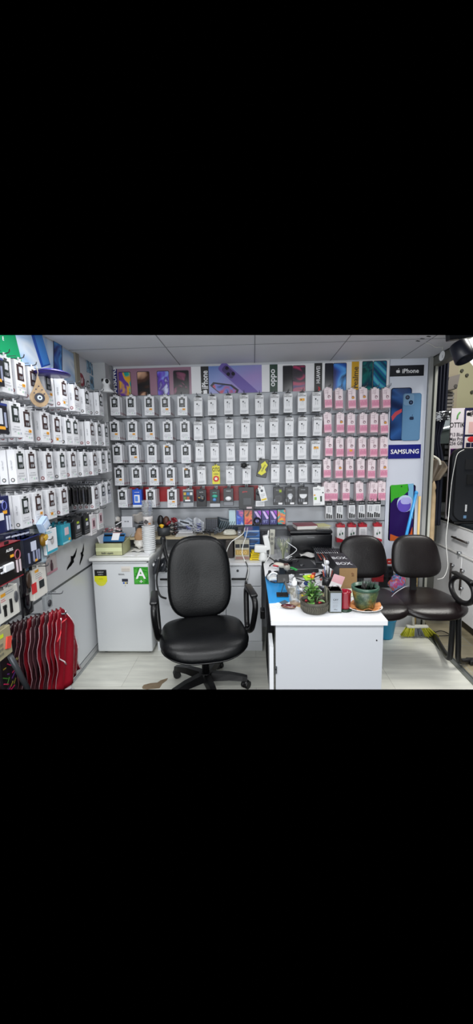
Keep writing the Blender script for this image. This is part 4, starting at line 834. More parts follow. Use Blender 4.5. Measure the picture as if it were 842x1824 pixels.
# foam cup stack
cx, cy = -.865, 3.12
root = thing('foam_cup_stack', (cx, cy, zt), 'tall stack of white foam cups on the refrigerator corner', 'cup stack')
FO = mat('dfe1e2', .5); b = MB(); b.lathe((cx, cy, zt), [(.044, 0), (.046, .015), (.0465, .20)], FO, 28); b.build('cup', root)
for k in range(12):
    b = MB(); z = zt+.03+.0165*k; b.lathe((cx, cy, z), [(.046, -.008), (.052, .004), (.0545, .006), (.0545, .0095), (.050, .011)], FO, 28); b.build('cup', root)
root = thing('plastic_cup_stack', (cx+.005, cy, zt+.225), 'clear plastic cups and a printed cup standing on top of the white foam stack', 'cup stack')
GL = mat('eef2f4', .12, trans=.75, alpha=.45); b = MB(); b.lathe((cx, cy, zt+.226), [(.034, 0), (.040, .05), (.041, .075)], mat('cfc9c6', .4, noise=.2, nscale=30), 24)
b.box((cx-.005, cy-.041, zt+.26), (.03, .004, .03), mat('4a4648', .5), RY(.7)); b.box((cx+.022, cy-.035, zt+.245), (.02, .004, .012), mat('b07a50', .5)); b.build('printed_cup', root)
for k in range(6):
    b = MB(); b.lathe((cx-.002+.003*math.sin(k*2), cy, zt+.30+k*.021), [(.036, 0), (.040, .010), (.044, .024), (.046, .026), (.043, .027)], GL, 20); b.build('clear_cup', root)
# ---- wall shelf above the back cupboard
SHW = mat('b5a88a', .5, noise=.1, nscale=9, stretch=(1, 6, 6)); zs = .925
b = MB(); b.bb((-1.12, 3.23, zs-.02), (.045, 3.495, zs), SHW); root = tag(b.build('wall_shelf'), 'long pale wooden shelf under the hanging boxes on the back wall', 'shelf')
for x in (-1.1, -.60, .03):
    q = MB(); q.bb((x-.008, 3.25, .752), (x+.008, 3.48, zs-.02), mat('9a9ca0', .5)); q.build('support', root)
def shx(px, y=3.3): return B(px, 935, y).x
GR = mat('8d9197', .45)
# grey tray with tissues
root = thing('grey_tray', (shx(208), 3.32, zs), 'grey tray filled with pink and white wrapped sweets at the left end of the shelf', 'tray')
b = tray('', shx(184, 3.25), shx(219, 3.25), 3.22, 3.42, zs, .05, GR, '', ''); b.build('tray', root)
rq = random.Random(5)
for k in range(46):
    b = MB(); c = V(rq.uniform(shx(187), shx(217)), rq.uniform(3.235, 3.38), zs+.045+rq.uniform(0, .028)); b.ball(c, (.012, .008, .007), mat(('e0d2d2', 'c99aa0', 'ece6e4', 'b0626c')[k % 4], .4), 8, 5, RZ(rq.uniform(0, 3)))
    tag(b.build('wrapped_sweet'), 'small pink and white wrapped sweet heaped in the grey tray', 'sweet', 'sweets in the grey tray')
b = MB(); lump(b, (shx(203, 3.4), 3.40, zs+.12), (.06, .04, .045), mat('cfcac4', .6), .12, 6); b.box((shx(203, 3.4), 3.37, zs+.145), (.07, .02, .02), PAPER, RZ(.2)); tag(b.build('folded_cloth'), 'cream folded cloth bundle behind the tray of sweets', 'cloth')
b = MB(); b.box((shx(213, 3.35), 3.35, zs+.10), (.07, .05, .015), BLACK, RY(.4)); b.box((shx(214, 3.35), 3.34, zs+.11), (.06, .05, .008), PAPER, RY(-.5)); tag(b.build('wallet'), 'black and white small wallet leaning beside the cream cloth', 'wallet')
# grey bin with white box
root = thing('grey_bin', (shx(232), 3.32, zs), 'light grey storage bin on the shelf beside the tray of sweets', 'bin')
b = tray('', shx(220), shx(244.5), 3.25, 3.40, zs, .085, mat('9ca0a6', .45), '', ''); b.build('body', root)
b = MB(); b.box((shx(229), 3.27+.01, zs+.115), (.095, .05, .12), mat('c9cbd1', .4), RX(-.08), .004, 2); b.box((shx(227), 3.252, zs+.135), (.02, .002, .004), INK); b.box((shx(231.5), 3.252, zs+.135), (.008, .002, .008), INK)
tag(b.build('white_device_box'), 'pale grey carton standing in the light grey bin', 'carton')
b = tray('', shx(246), shx(262), 3.26, 3.42, zs, .075, mat('3a3d42', .45), '', ''); tag(b.build('dark_bin'), 'dark grey storage bin behind the clear cups', 'bin')
b = MB(); b.box((shx(254), 3.34, zs+.09), (.07, .08, .05), BLACK, RY(.1), .004, 2); b.box((shx(254), 3.30, zs+.12), (.065, .004, .01), mat('6a6d72', .4)); b.box((shx(254), 3.30, zs+.10), (.06, .004, .006), mat('8a8d92', .4)); tag(b.build('black_gadget'), 'black gadget with grey bars in the dark grey bin', 'gadget')
b = MB(); b.grid(lambda u, v: (shx(228)+.20*u, 3.42-.03*v, zs+.09+.10*v*math.sin(PI*(.2+.7*u))+.01*math.sin(u*17)), 12, 5, mat('b8b2ac', .35), .002); tag(b.build('plastic_bag'), 'beige see-through plastic bag behind the two grey bins', 'bag')
# dark pot with yellow object
cx, cy = shx(291), 3.31
root = thing('dark_pot', (cx, cy, zs), 'round dark grey pot right of the clear cups on the shelf', 'pot')
b = MB(); b.lathe((cx, cy, zs), [(.045, 0), (.055, .004), (.058, .075), (.054, .075), (.050, .01), (0, .01)], mat('34373b', .5), 24); b.build('pot', root)
b = MB(); b.ball((cx-.012, cy-.03, zs+.09), (.022, .012, .014), mat('e5b81c', .4), 10, 6); b.box((cx-.008, cy-.035, zs+.075), (.02, .01, .02), mat('d8a81a', .4)); tag(b.build('yellow_toy'), 'small yellow toy at the rim of the dark pot', 'toy')
b = MB(); b.ball((cx-.03, cy+.02, zs+.12), (.03, .025, .055), BLACK, 12, 8); b.ball((cx+.02, cy+.02, zs+.12), (.03, .03, .045), mat('4a2c20', .5), 12, 8); tag(b.build('spice_bag'), 'black and brown bags poking out of the dark pot', 'bag')
root = thing('artificial_flower', (shx(308), 3.30, zs), 'dark red artificial flower between the pot and the clear packs', 'flower')
b = MB()
for k in range(14):
    a = k*2.399; r_ = .018+.0015*k; c = V(shx(306)+r_*math.cos(a), 3.30+r_*.5*math.sin(a), zs+.125+.02*math.sin(a*1.7)); b.ball(c, (.018, .006, .012), mat('7c1420', .4), 8, 5, RZ(a) @ RY(.6))
b.build('petals', root)
b = MB(); b.tube([(shx(308), 3.30, zs), (shx(306), 3.30, zs+.11)], .004, mat('222c20', .5), 6)
for k in range(9): b.ball((shx(308)+.02*math.sin(k*2), 3.30, zs+.012+k*.012), (.018, .01, .012), mat(('1b1c1c', '30181a', '8a8680')[k % 3], .4), 8, 5)
b.build('stem', root)
# clear packs, papers
for i, (px, zz, c, rx, lab) in enumerate([(328, .10, 'a9b0ba', .05, 'silvery clear pack leaning on the wall above the papers'), (322, .055, '5a5e68', -.1, 'dark clear pack lying under the silvery pack'), (343, .06, '6a6f9a', .3, 'blue tinted clear pack right of the silvery pack')]):
    b = MB(); b.grid(lambda u, v: (shx(px)+(u-.5)*.13, 3.33+.015*math.sin(v*6+u*5), zs+zz+(v-.5)*.07+.008*math.sin(u*11+i)), 12, 6, mat(c, .15), .012); b.box((shx(px), 3.318, zs+zz+.01), (.08, .004, .012), mat('24262c', .4), RY(rx+.2)); b.tube([(shx(px)-.05, 3.32, zs+zz-.02), (shx(px)+.05, 3.31, zs+zz-.01)], .003, mat('d8dade', .3), 5)
    tag(b.build('clear_pack'), lab, 'clear pack')
root = thing('paper_pile', (shx(330), 3.30, zs), 'small pile of papers and booklets on the shelf before the clear packs', 'papers')
for k in range(5): b = MB(); b.box((shx(331)+.004*math.sin(k*3), 3.31, zs+.004+.007*k), (.17-.012*k, .12, .006), mat(('d6d7da', 'a6a49a', 'c9cacd', '8c8a88', 'dcdde0')[k], .5), RZ(.05*math.sin(k*2))); b.build('booklet', root)
# card reader (dark grid)
root = thing('calculator', (shx(376), 3.33, zs), 'upright black calculator with a grid of keys leaning on the wall', 'calculator')
b = MB(); b.box((shx(376), 3.36, zs+.075), (.11, .02, .13), mat('14161b', .35), RX(-.12), .005, 2); b.build('body', root)
b = MB()
for i in range(6):
    for j in range(7): b.box((shx(376)-.042+i*.0168, 3.347-.002*j*0+.0, zs+.03+j*.0155), (.012, .006, .011), mat('3a3f4c', .35), RX(-.12))
b.build('key', root)
for i, (px, c, lab) in enumerate([(352, 'b8bcc2', 'crumpled clear film bag left of the calculator'), (388, '5f666e', 'heap of grey cables right of the calculator'), (362, '2a2c30', 'tangle of black cables before the calculator')]):
    b = MB(); rq = random.Random(i+20); pts = [V(shx(px)+rq.uniform(-.06, .06), 3.29+rq.uniform(-.03, .05), zs+rq.uniform(.006, (.11, .07, .04)[i])) for k in range(14)]
    b.tube(smooth_pts(pts, 5), .004 if i else .003, mat(c, .4), 6)
    if i == 0: b.grid(lambda u, v: (shx(352)-.05+.10*u, 3.34-.02*math.sin(u*8), zs+.02+.11*v+.02*math.sin(u*5)), 10, 6, mat(c, .2), .006)
    tag(b.build(('film_bag', 'cable_heap', 'cable_heap')[i]), lab, ('bag', 'cable', 'cable')[i])
b = MB()
for k in range(4): b.tube([(shx(409)+(.055-.004*k)*math.cos(t*2*PI/24), 3.29+.03*math.sin(t*2*PI/24), zs+.012+.009*k) for t in range(24)], .006, mat('c9c8bc', .4), 6, closed=True)
b.ball((shx(403), 3.28, zs+.025), (.03, .02, .018), mat('d5d4ca', .4), 10, 6); tag(b.build('cable_coil'), 'coil of off-white cable lying at the right end of the shelf', 'cable')
b = MB(); b.grid(lambda u, v: (shx(385)+.18*u, 3.42, zs+.02+.12*v*(1-.4*u)), 6, 4, mat('38424a', .3), .01)
for k in range(7): b.tube([(shx(386)+.02*k, 3.40, zs+.03), (shx(386)+.02*k+.03, 3.40, zs+.10)], .003, mat('6f8088', .3), 5)
tag(b.build('net_bag'), 'dark grey mesh bag behind the grey cables', 'bag')
# row of phone boxes on a ledge
zl = B(455, 934, 3.44).z
b = MB(); b.bb((shx(405, 3.45), 3.40, zl-.016), (B(509, 930, 3.45).x, 3.49, zl-.003), mat('2a2c33', .4)); tag(b.build('wall_ledge'), 'narrow dark ledge on the back wall under the row of phone boxes', 'ledge')
arts = [mat('b9d4dc', .3), art(['e8eef8', '2f64d0', '1a2f9c', 'd85a9a'], 12, 61), art(['1a0a10', 'f0803a', 'd83a4a', '16060c'], 12, 63), None, None, None, art(['1e3a6a', '2cb0a0', 'e85a3a', 'e8d84a'], 12, 68)]
labs = ['pale blue phone box, leftmost of the row on the ledge', 'phone box with a blue burst picture on the ledge', 'phone box with an orange swirl picture on the ledge', 'purple phone box partly hidden by a dark coil, first of the three', 'purple phone box, middle one of the three with a violet band', 'purple phone box, last of the three with a violet band', 'phone box with a multicoloured bubble picture, rightmost of the row on the ledge']
xs = [(407.5, 419.5), (420.5, 433.5), (435, 449), (451.5, 465), (466, 479), (480, 493), (494, 508)]
for i, ((xa, xb), a_) in enumerate(zip(xs, arts)):
    pa, pb = B(xa, 920, 3.405), B(xb, 920, 3.405); w_ = pb.x-pa.x; h_ = .135; cxx = (pa.x+pb.x)/2
    z0 = zl
    b = MB(); b.bb((pa.x, 3.407, z0), (pb.x, 3.48, z0+h_), mat('1c2340' if i > 2 else 'a9b6c4', .35)); b.bb((pa.x+.001, 3.4062, z0+.006), (pb.x-.001, 3.407, z0+h_-.002), a_ or mat('2a2470', .3))
    if a_ is None:
        b.prism([(-w_*.42, h_*.9), (-w_*.1, h_*.9), (w_*.45, h_*.45), (w_*.2, h_*.36)], (cxx, 3.4058, z0), X, Z, .0006, mat('d8b8f0', .3)); b.prism([(w_*.0, h_*.93), (w_*.48, h_*.93), (w_*.48, h_*.6)], (cxx, 3.4058, z0), X, Z, .0006, mat('9a2ac0', .3))
        b.text('9T', (cxx, 3.4052, z0+h_*.22), X, Z, .026, mat('8f93c8', .4), w_*.8)
    tag(b.build('phone_box'), labs[i], 'phone box', 'phone boxes on the wall ledge')
b = MB()
for k in range(4): b.tube([(shx(458, 3.39)+(.03-.003*k)*math.cos(t*2*PI/18), 3.385+.01*k*.3, zl+.04+(.03-.003*k)*math.sin(t*2*PI/18)) for t in range(18)], .004, BLACK, 6, closed=True)
tag(b.build('cable_coil'), 'black cable coil in front of the first purple phone box', 'cable')
for i, (px, py) in enumerate([(426, 931), (436, 937), (446, 937), (451, 934)]):
    p = B(px, py+3, 3.27); b = MB(); b.box((p.x, 3.27, zs+.022), (.032, .03, .044), mat(('6f7076', '2a2b30', '303238', '26272c')[i], .4), RZ(.1*i), .004, 2); b.box((p.x, 3.252, zs+.03), (.014, .004, .006), WIREM); tag(b.build('wall_adapter'), ('grey cube adapter at the right end of the shelf', 'dark cube adapter with a white plug, next to the grey one', 'dark cube adapter with a white plug, second from the shelf end', 'dark cube adapter at the very end of the shelf')[i], 'adapter')
# ---- white cupboards along the back wall
CX0, CX1, CYF, CZ = -.815, .055, 3.04, .75
root = thing('base_cabinet', ((CX0+CX1)/2, 3.26, 0), 'low white cupboard with drawers behind the office chair', 'cabinet')
CBW = mat('c9ccd0', .35); b = MB(); b.bb((CX0, CYF+.02, .0), (CX1, YB-.025, CZ-.02), mat('babdc1', .4)); b.build('carcass', root)
b = MB(); b.bb((CX0-.005, CYF-.01, CZ-.02), (CX1, YB-.022, CZ), mat('d9dbdd', .35)); b.build('worktop', root)
for i, (xa, xb) in enumerate([(CX0+.005, -.53), (-.525, -.24), (-.235, CX1-.004)]):
    d = MB(); d.bb((xa, CYF, .555), (xb, CYF+.02, CZ-.028), CBW, .002, 1); dd = d.build('drawer', root)
    d = MB(); d.box(((xa+xb)/2-.03, CYF-.012, .62), (.13, .012, .012), BLACK); d.box(((xa+xb)/2-.08, CYF-.006, .62), (.01, .012, .01), BLACK); d.box(((xa+xb)/2+.02, CYF-.006, .62), (.01, .012, .01), BLACK); d.build('handle', dd)
    d = MB(); d.cyl(((xa+xb)/2-.045, CYF-.004, .685), ((xa+xb)/2-.045, CYF, .685), .010, mat('3a3c40', .4), n=14); d.build('lock', dd)
    d = MB(); d.bb((xa, CYF, .085), (xb, CYF+.02, .55), CBW, .002, 1); d.build('door', root)
b = MB(); b.bb((CX0, CYF+.004, 0), (CX1, CYF+.016, .082), mat('c5c8cb', .45)); b.build('plinth', root)
# ---- desk with open dark side
DX0, DX1, DY0, DY1, DZ = .075, .665, 1.945, 3.48, .75
root = thing('desk', (.37, 2.7, 0), 'white desk end with a crowded top, standing out from the back wall', 'desk')
b = MB(); b.bb((DX0+.005, DY0-.012, DZ-.028), (DX1+.012, DY1, DZ), mat('e2e3e5', .3), .002, 1); b.build('desktop', root)
b = MB(); b.bb((DX0+.03, DY0+.006, 0), (DX1-.004, DY0+.024, DZ-.028), mat('c3c6cb', .35)); b.cyl((.628, DY0+.002, .635), (.628, DY0+.007, .635), .0035, BLACK, n=8); b.build('front_panel', root)
b = MB(); b.bb((DX1-.022, DY0+.024, 0), (DX1-.004, DY1, DZ-.028), mat('d3d6da', .35)); b.build('side_panel', root)
b = MB(); b.bb((DX0+.10, DY0+.03, .0), (DX0+.11, DY1, DZ-.03), mat('141416', .6)); b.build('inner_panel', root)
b = MB(); b.bb((DX0+.032, DY0+.03, 0), (DX0+.046, DY0+.06, DZ-.03), mat('a9acb0', .4)); b.build('side_panel', root)
b = MB(); b.bb((DX0-.003, DY0-.002, 0), (DX0+.018, DY0+.16, .60), mat('dfe1e4', .35)); b.box((DX0+.03, DY0-.002, .47), (.012, .004, .04), mat('7f8286', .3, .7)); b.cyl((DX0+.03, DY0-.006, .475), (DX0+.03, DY0-.001, .475), .004, BLACK, n=8); d = b.build('door', root)
# cables hanging at the desk's dark side
rq = random.Random(11)
for k in range(14):
    y0 = 2.12+k*.055; u_ = rq.uniform(-.006, .006); pts = [V(DX0+.02, y0, DZ-.035), V(DX0+.02+u_, y0+.008, .55), V(DX0+.01-u_, y0-.008, .3), V(DX0+.02, y0, .012)]
    b = MB(); b.tube(smooth_pts(pts, 6), rq.uniform(.005, .011), mat(('101012', '1a1a1d', '232327', '0c0c0e')[k % 4], .4), 6)
    tag(b.build('hanging_cable'), 'black cable hanging in the open dark side of the desk', 'cable', 'black cables at the side of the desk')
p = S(472, 1092, DX0); b = MB(); b.box((DX0-.02, p.y, p.z), (.035, .08, .065), BLACK, None, .006, 2); b.box((DX0-.02, p.y, p.z+.045), (.01, .02, .03), mat('2c2d30', .5)); tag(b.build('power_adapter'), 'black power brick hanging on the side of the desk', 'adapter')
# ---- office chair
def slab(b, w_, d_, t_, m, crown=.015, nu=14, nv=14, pw=3.0, fn=None):
    """cushion: superellipse outline, rounded edge"""
    prof = [(.90, 0, -.5), (.97, 0, -.38), (1, 0, -.1), (1, 0, .1), (.97, 0, .36), (.90, 0, .5), (.7, 0, .5+.25*crown/.015), (.4, 0, .5+.36*crown/.015), (0.001, 0, .5+.4*crown/.015)]
    n = 40; vs = []; fs = []
    for s_, _, z in prof:
        for j in range(n):
            a = 2*PI*j/n; c, s = math.cos(a), math.sin(a)
            x = math.copysign(abs(c)**(2/pw), c)*w_/2*s_; y = math.copysign(abs(s)**(2/pw), s)*d_/2*s_
            vs.append(V(x, y, z*t_))
    for i in range(len(prof)-1):
        for j in range(n): fs.append((i*n+j, i*n+(j+1) % n, (i+1)*n+(j+1) % n, (i+1)*n+j))
    fs.append(tuple(range(n)))
    if fn: vs = [fn(v) for v in vs]
    b.add(vs, fs, m, True); return b
CHX, CHY = -.345, 2.50
ch = thing('office_chair', (CHX, CHY, 0), 'black leather office chair with loop arms in front of the white cupboard', 'chair')
ch.rotation_euler = (0, 0, math.radians(12))
b = MB()      # seat: front towards the camera (-Y)
def seatf(v):
    x, y, z = v; return V(x*(1+.05*(-y)/.24)-.015, y-.12, .452+z-.035*max(0, (-y-.13)/.12)**2*1.2+.012*(x/.25)**2)
slab(b, .55, .50, .075, LEATHER, .012, fn=seatf, pw=3.2); s_ = b.build('seat', ch, local=True)
b = MB(); slab(b, .44, .42, .03, BLACK, .002, fn=lambda v: V(v.x, v.y-.10, .402+v.z)); b.build('seat_pan', ch, local=True)
b = MB(); b.tube([(-.015+.268*math.copysign(abs(math.cos(a))**(2/3.2), math.cos(a))*(1+.05*(-.25*math.sin(a))/.24), .245*math.copysign(abs(math.sin(a))**(2/3.2), math.sin(a))-.12, .43-.04*max(0, (-.245*math.sin(a)-.13)/.12)**2) for a in [2*PI*i/48 for i in range(48)]], .005, mat('08090a', .4), 6, closed=True); b.build('piping', s_, local=True)
b = MB()
for k in range(9):
    x0 = -.08+.012*k; b.tube(smooth_pts([(x0, -.25, .4945), (x0+.02, -.235+.01*math.sin(k*2), .4965), (x0+.05, -.24, .4955)], 4), .0012, mat('33363a', .5), 4)
b.build('crease', s_, local=True)
def backf(v):
    x, y, z = v; zz = y    # y of the slab becomes height
    W = 1+.04*(-zz)/.28
    return V(x*W-.015, .15-z+.10*(zz/.6)*.8+.05*(x/.25)**2*-1+.02*math.cos(zz*6), .765+zz)
b = MB(); slab(b, .44, .57, .07, LEATHER, .012, fn=backf, pw=3.0); b.build('backrest', ch, local=True)
b = MB(); slab(b, .42, .54, .02, BLACK, .002, fn=lambda v: backf(V(v.x, v.y, v.z-.045))); b.build('back_shell', ch, local=True)
b = MB(); b.box((0, .19, .48), (.07, .03, .26), BLACK, RX(-.12), .006, 2); b.box((0, .08, .40), (.07, .25, .03), BLACK, None, .004, 1); b.build('back_bar', ch, local=True)
for sd in (-1, 1):
    b = MB(); x = sd*.30
    b.tube([(x*.5, .0, .40), (x*.95, .0, .40), (x*1.0, .0, .415)], .018, BLACK, 8)
    loop = smooth_pts([(x, -.03, .415), (x*1.03, -.09, .46), (x*1.06, -.145, .58), (x*1.07, -.15, .645), (x*1.07, -.11, .675), (x*1.07, .0, .68), (x*1.07, .11, .67), (x*1.06, .14, .63), (x*1.04, .11, .53), (x*1.02, .07, .44), (x, .02, .415)], 5)
    b.tube(loop, .019, BLACK, 10); a_ = b.build('armrest', ch, local=True)
    b = MB(); b.box((x*1.07, -.01, .692), (.05, .23, .022), mat('0d0e10', .35), None, .010, 3); b.build('arm_pad', a_, local=True)
b = MB(); b.cyl((0, 0, .12), (0, 0, .30), .026, BLACK); b.cyl((0, 0, .28), (0, 0, .41), .016, mat('26282b', .3, .5)); b.box((0, -.02, .41), (.16, .20, .03), BLACK, None, .004, 1); b.build('gas_column', ch, local=True)
b = MB(); b.tube([(-.10, .02, .40), (-.19, .0, .385), (-.215, -.01, .38)], .006, BLACK, 6); b.ball((-.22, -.01, .38), (.02, .012, .012), BLACK, 8, 6); b.build('lever', ch, local=True)
b = MB(); b.cyl((0, 0, .07), (0, 0, .135), .045, BLACK)
for k in range(5):
    a = math.radians(-8+72*k); d = V(math.cos(a), math.sin(a), 0); n_ = V(-d.y, d.x, 0)
    vs = []
    for r_, hw, zt_, zb in ((.03, .030, .13, .075), (.16, .028, .118, .075), (.25, .025, .098, .065), (.285, .020, .088, .062)): vs += [d*r_+n_*hw+Z*zb, d*r_-n_*hw+Z*zb, d*r_-n_*hw*.7+Z*zt_, d*r_+n_*hw*.7+Z*zt_]
    fs = [(0, 1, 2, 3), (12, 15, 14, 13)]
    for i in range(3):
        for j in range(4): fs.append((i*4+j, (i+1)*4+j, (i+1)*4+(j+1) % 4, i*4+(j+1) % 4))
    b.add(vs, fs, BLACK)
b.build('star_base', ch, local=True)
for k in range(5):
    a = math.radians(-8+72*k); d = V(math.cos(a), math.sin(a), 0); n_ = V(-math.sin(a+.9), math.cos(a+.9), 0)
    b = MB(); c = d*.275+Z*.028
    for sgn in (-1, 1): b.cyl(c+n_*(.006*sgn), c+n_*(.024*sgn), .027, mat('101012', .4), n=18)
    b.ball(c+Z*.010, (.026, .026, .026), mat('161719', .4), 10, 6); b.cyl(c, c+Z*.045, .008, BLACK, n=8); b.build('caster', ch, local=True)
# ---- two seat waiting bench
bn = thing('waiting_bench', (1.05, 2.95, 0), 'two seat dark brown leather bench with a round black arm at the right', 'bench')
def ben_back(cx):
    cx = cx+.015
    def f(v):
        x, y, z = v; W = 1+.10*(-y)/.15+.0
        return V(cx+x*W, 3.08-z+.14*(y/.4)-.22*(x*x), .785+y)
    return f
for cx in (.84, 1.255):
    b = MB(); slab(b, .37, .32, .055, BROWNL, .012, fn=ben_back(cx), pw=3.2); b.build('backrest', bn)
    b = MB(); slab(b, .35, .30, .02, BLACK, .002, fn=lambda v: ben_back(cx)(V(v.x, v.y, v.z-.036)), pw=3.2); b.build('back_shell', bn)
    def sf(v):
        x, y, z = v; return V(cx+(.085 if cx < 1 else .045)+x*(.86 if cx < 1 else 1)*(1-.06*y/.2), 2.90+y, .462+z-.03*max(0, (-y-.12)/.10)**2+.03*max(0, (y-.08)/.12)**2+.15*x*x)
    b = MB(); slab(b, .50, .45, .046, mat('171112', .30, spec=.4, bump=.2, bscale=120), .012, fn=sf, pw=2.8); b.build('seat', bn)
    b = MB(); b.box((cx+.01, 3.08, .53), (.05, .02, .25), BLACK, RX(-.1), .004, 1); b.box((cx+.02, 2.96, .415), (.06, .26, .02), BLACK); b.build('back_bar', bn)
b = MB(); b.bb((.75, 2.87, .375), (1.52, 2.93, .415), BLACK, .004, 1); b.build('beam', bn)
for sd in (0, 1):
    if sd: tA, tB, f1, f2 = T(806, 1104, .38), T(816, 1104, .38), T(836, 1176, .02), T(771, 1127, .02)
    else: tA, tB, f1, f2 = V(.78, 2.95, .38), V(.80, 2.85, .38), V(.80, 2.66, .02), V(.76, 3.2, .02)
    b = MB(); kn = V(tB.x+.02, tB.y, .07); b.tube(smooth_pts([tB+Z*.03, V(tB.x+.01, tB.y, .20), kn, kn*.5+f1*.5-Z*.01, f1], 6), .020, BLACK, 10); b.build('leg', bn)
    b = MB(); kn = V(tA.x, tA.y+.02, .07); b.tube(smooth_pts([tA+Z*.03, V(tA.x, tA.y, .20), kn, kn*.5+f2*.5-Z*.01, f2], 6), .020, BLACK, 10); b.build('leg', bn)
    b = MB(); b.box((f1.x+.01, f1.y-.01, .016), (.055, .07, .032), BLACK, None, .006, 2); b.build('foot', bn)
b = MB(); ac = V(1.50, 2.80, .605)
b.tube([ac+V(.012*math.sin(t), .155*math.cos(t), .085*math.sin(t)) for t in [2*PI*i/36 for i in range(36)]], .019, BLACK, 10, closed=True)
b.tube(smooth_pts([ac+V(0, .02, -.085), ac+V(-.01, .05, -.14), ac+V(-.03, .08, -.20)], 5), .022, BLACK, 10)
b.box(ac+V(0, .0, .092), (.045, .27, .022), BLACK, None, .009, 3); b.build('armrest', bn)
# ---- broom, bucket, mop handles, socket panel
root = thing('broom', (1.40, 3.33, 0), 'yellow and grey bristled broom head lying behind the bench, with a white cap', 'broom')
p0, p1 = T(712, 1125, .02), T(772, 1131, .02)
cxm = (p0.x+p1.x)/2; yb_ = 3.30
b = MB(); b.bb((p0.x+.03, yb_-.02, .085), (p1.x-.05, yb_+.02, .105), mat('d9d8cc', .4), .004, 1); b.build('head', root)
for (xa, xb, c) in ((p0.x-.02, p0.x+.09, 'b5b42a'), (p0.x+.09, p1.x-.09, '6f7278'), (p1.x-.09, p1.x+.03, 'b5b42a')):
    b = MB(); rq = random.Random(int(xa*100))
    for k in range(70):
        u = rq.random(); x = xa+(xb-xa)*u; t_ = min(max((x-(p0.x-.02))/(p1.x-p0.x+.05), 0), 1); xt = p0.x+.03+(p1.x-p0.x-.08)*t_; yy_ = yb_+rq.uniform(-.02, .02)
        b.tube([(xt, yy_, .09), (x, yy_+rq.uniform(-.02, .0), .008+rq.random()*.015)], .0045, mat(c, .6), 4)
    o = b.build('bristles', root); o['kind'] = 'stuff'
b = MB(); b.tube([(1.375, yb_, .10), (1.365, 3.40, .75)], .011, mat('c9c7bd', .4), 8); b.build('handle', root)
root = thing('mop_handle', B(697, 1070, 3.36), 'bright blue plastic handle leaning on the advertising panel', 'handle')
a_, c_ = B(741, 878, 3.45), B(695, 1075, 3.20)
b = MB(); b.tube([a_, c_], .0125, mat('2f8fd0', .35), 10); b.build('pole', root)
b = MB(); b.ball(a_, (.016, .016, .02), mat('3a9bdc', .35), 10, 6); b.build('end_cap', root)
b = MB(); b.tube([B(747, 884, 3.44), V(B(747, 884, 3.44).x-.006, 3.40, .02)], .011, mat('c9a865', .5), 8); tag(b.build('wooden_stick'), 'pale wooden stick standing right of the blue handle', 'stick')
cb = T(692, 1131, 0); cb = V(1.135, 3.30, 0)
root = thing('bucket', cb, 'turquoise plastic bucket on the floor behind the desk corner', 'bucket')
b = MB(); b.lathe(cb, [(.001, 0), (.062, 0), (.066, .01), (.086, .16), (.09, .165), (.09, .175), (.082, .175), (.062, .015), (.001, .012)], mat('1f86ae', .35), 28); b.build('body', root)
b = MB(); b.tube([cb+V(.088*math.cos(t), .088*math.sin(t)*.3-.02, .16-.05*math.sin(t)) for t in [PI*i/12 for i in range(13)]], .003, CHROME, 6); b.build('bail', root)
p = B(690, 1022, 3.47); b = MB(); b.bb((p.x-.075, 3.465, p.z-.13), (p.x+.05, 3.482, p.z+.075), mat('1a1c20', .4), .003, 1)
for k in range(6): b.cyl((p.x-.03+.05*(k % 2), 3.462, p.z+.05-.045*(k//2)), (p.x-.03+.05*(k % 2), 3.466, p.z+.05-.045*(k//2)), .014, mat('0a0a0c', .3), n=14)
tag(b.build('socket_panel'), 'dark socket panel low on the wall between the two bench backs', 'socket panel')
p = B(678, 1032, 3.45); b = MB(); b.bb((p.x-.08, 3.44, p.z-.02), (p.x+.02, 3.47, p.z+.055), mat('9c1c26', .4)); b.bb((p.x-.08, 3.439, p.z+.02), (p.x+.02, 3.44, p.z+.03), mat('7a141c', .4)); tag(b.build('red_box'), 'dark red box behind the left bench seat', 'box')
b = MB(); lump(b, B(707, 1040, 3.22), (.07, .05, .07), art(['3a5fa0', '8aa6d0', 'c04a90', 'd07a4a'], 18, 71), .15, 6); tag(b.build('patterned_bag'), 'blue and pink patterned bag between the bench seats', 'bag')
b = MB(); b.tube(smooth_pts([B(742, 1040, 3.3), B(722, 1045, 3.0), B(705, 1055, 2.95), B(697, 1063, 2.95)], 6), .003, mat('b9bbc0', .4), 6); tag(b.build('grey_cable'), 'thin grey cable running over the bench between the seats', 'cable')
b = MB(); pts = smooth_pts([T(757, 1110, .01), T(765, 1128, .01), T(785, 1124, .01), T(800, 1132, .01), T(770, 1133, .01)], 6); b.tube([V(q.x, q.y, .012) for q in pts], .004, BLACK, 6); tag(b.build('floor_cable'), 'thin black cable looped on the floor near the broom', 'cable')
# worn brown patch of the laminate near the chair
b = MB(); P_ = [T(*q, .0) for q in ((253, 1224), (256, 1220), (268, 1217), (280, 1216), (286, 1212), (299, 1208), (297, 1212), (289, 1218), (284, 1226), (262, 1228), (254, 1227))]
b.prism([(q.x, q.y) for q in P_], (0, 0, .0), X, Y, .0012, mat('86735a', .6, noise=.2, nscale=30)); tag(b.build('floor_patch'), 'torn brown patch in the pale floor left of the chair base', 'floor patch')
# ================================================================== THINGS ON THE BACK CUPBOARD
z7 = .75
def bt(px, py, y=None): return T(px, py, z7)
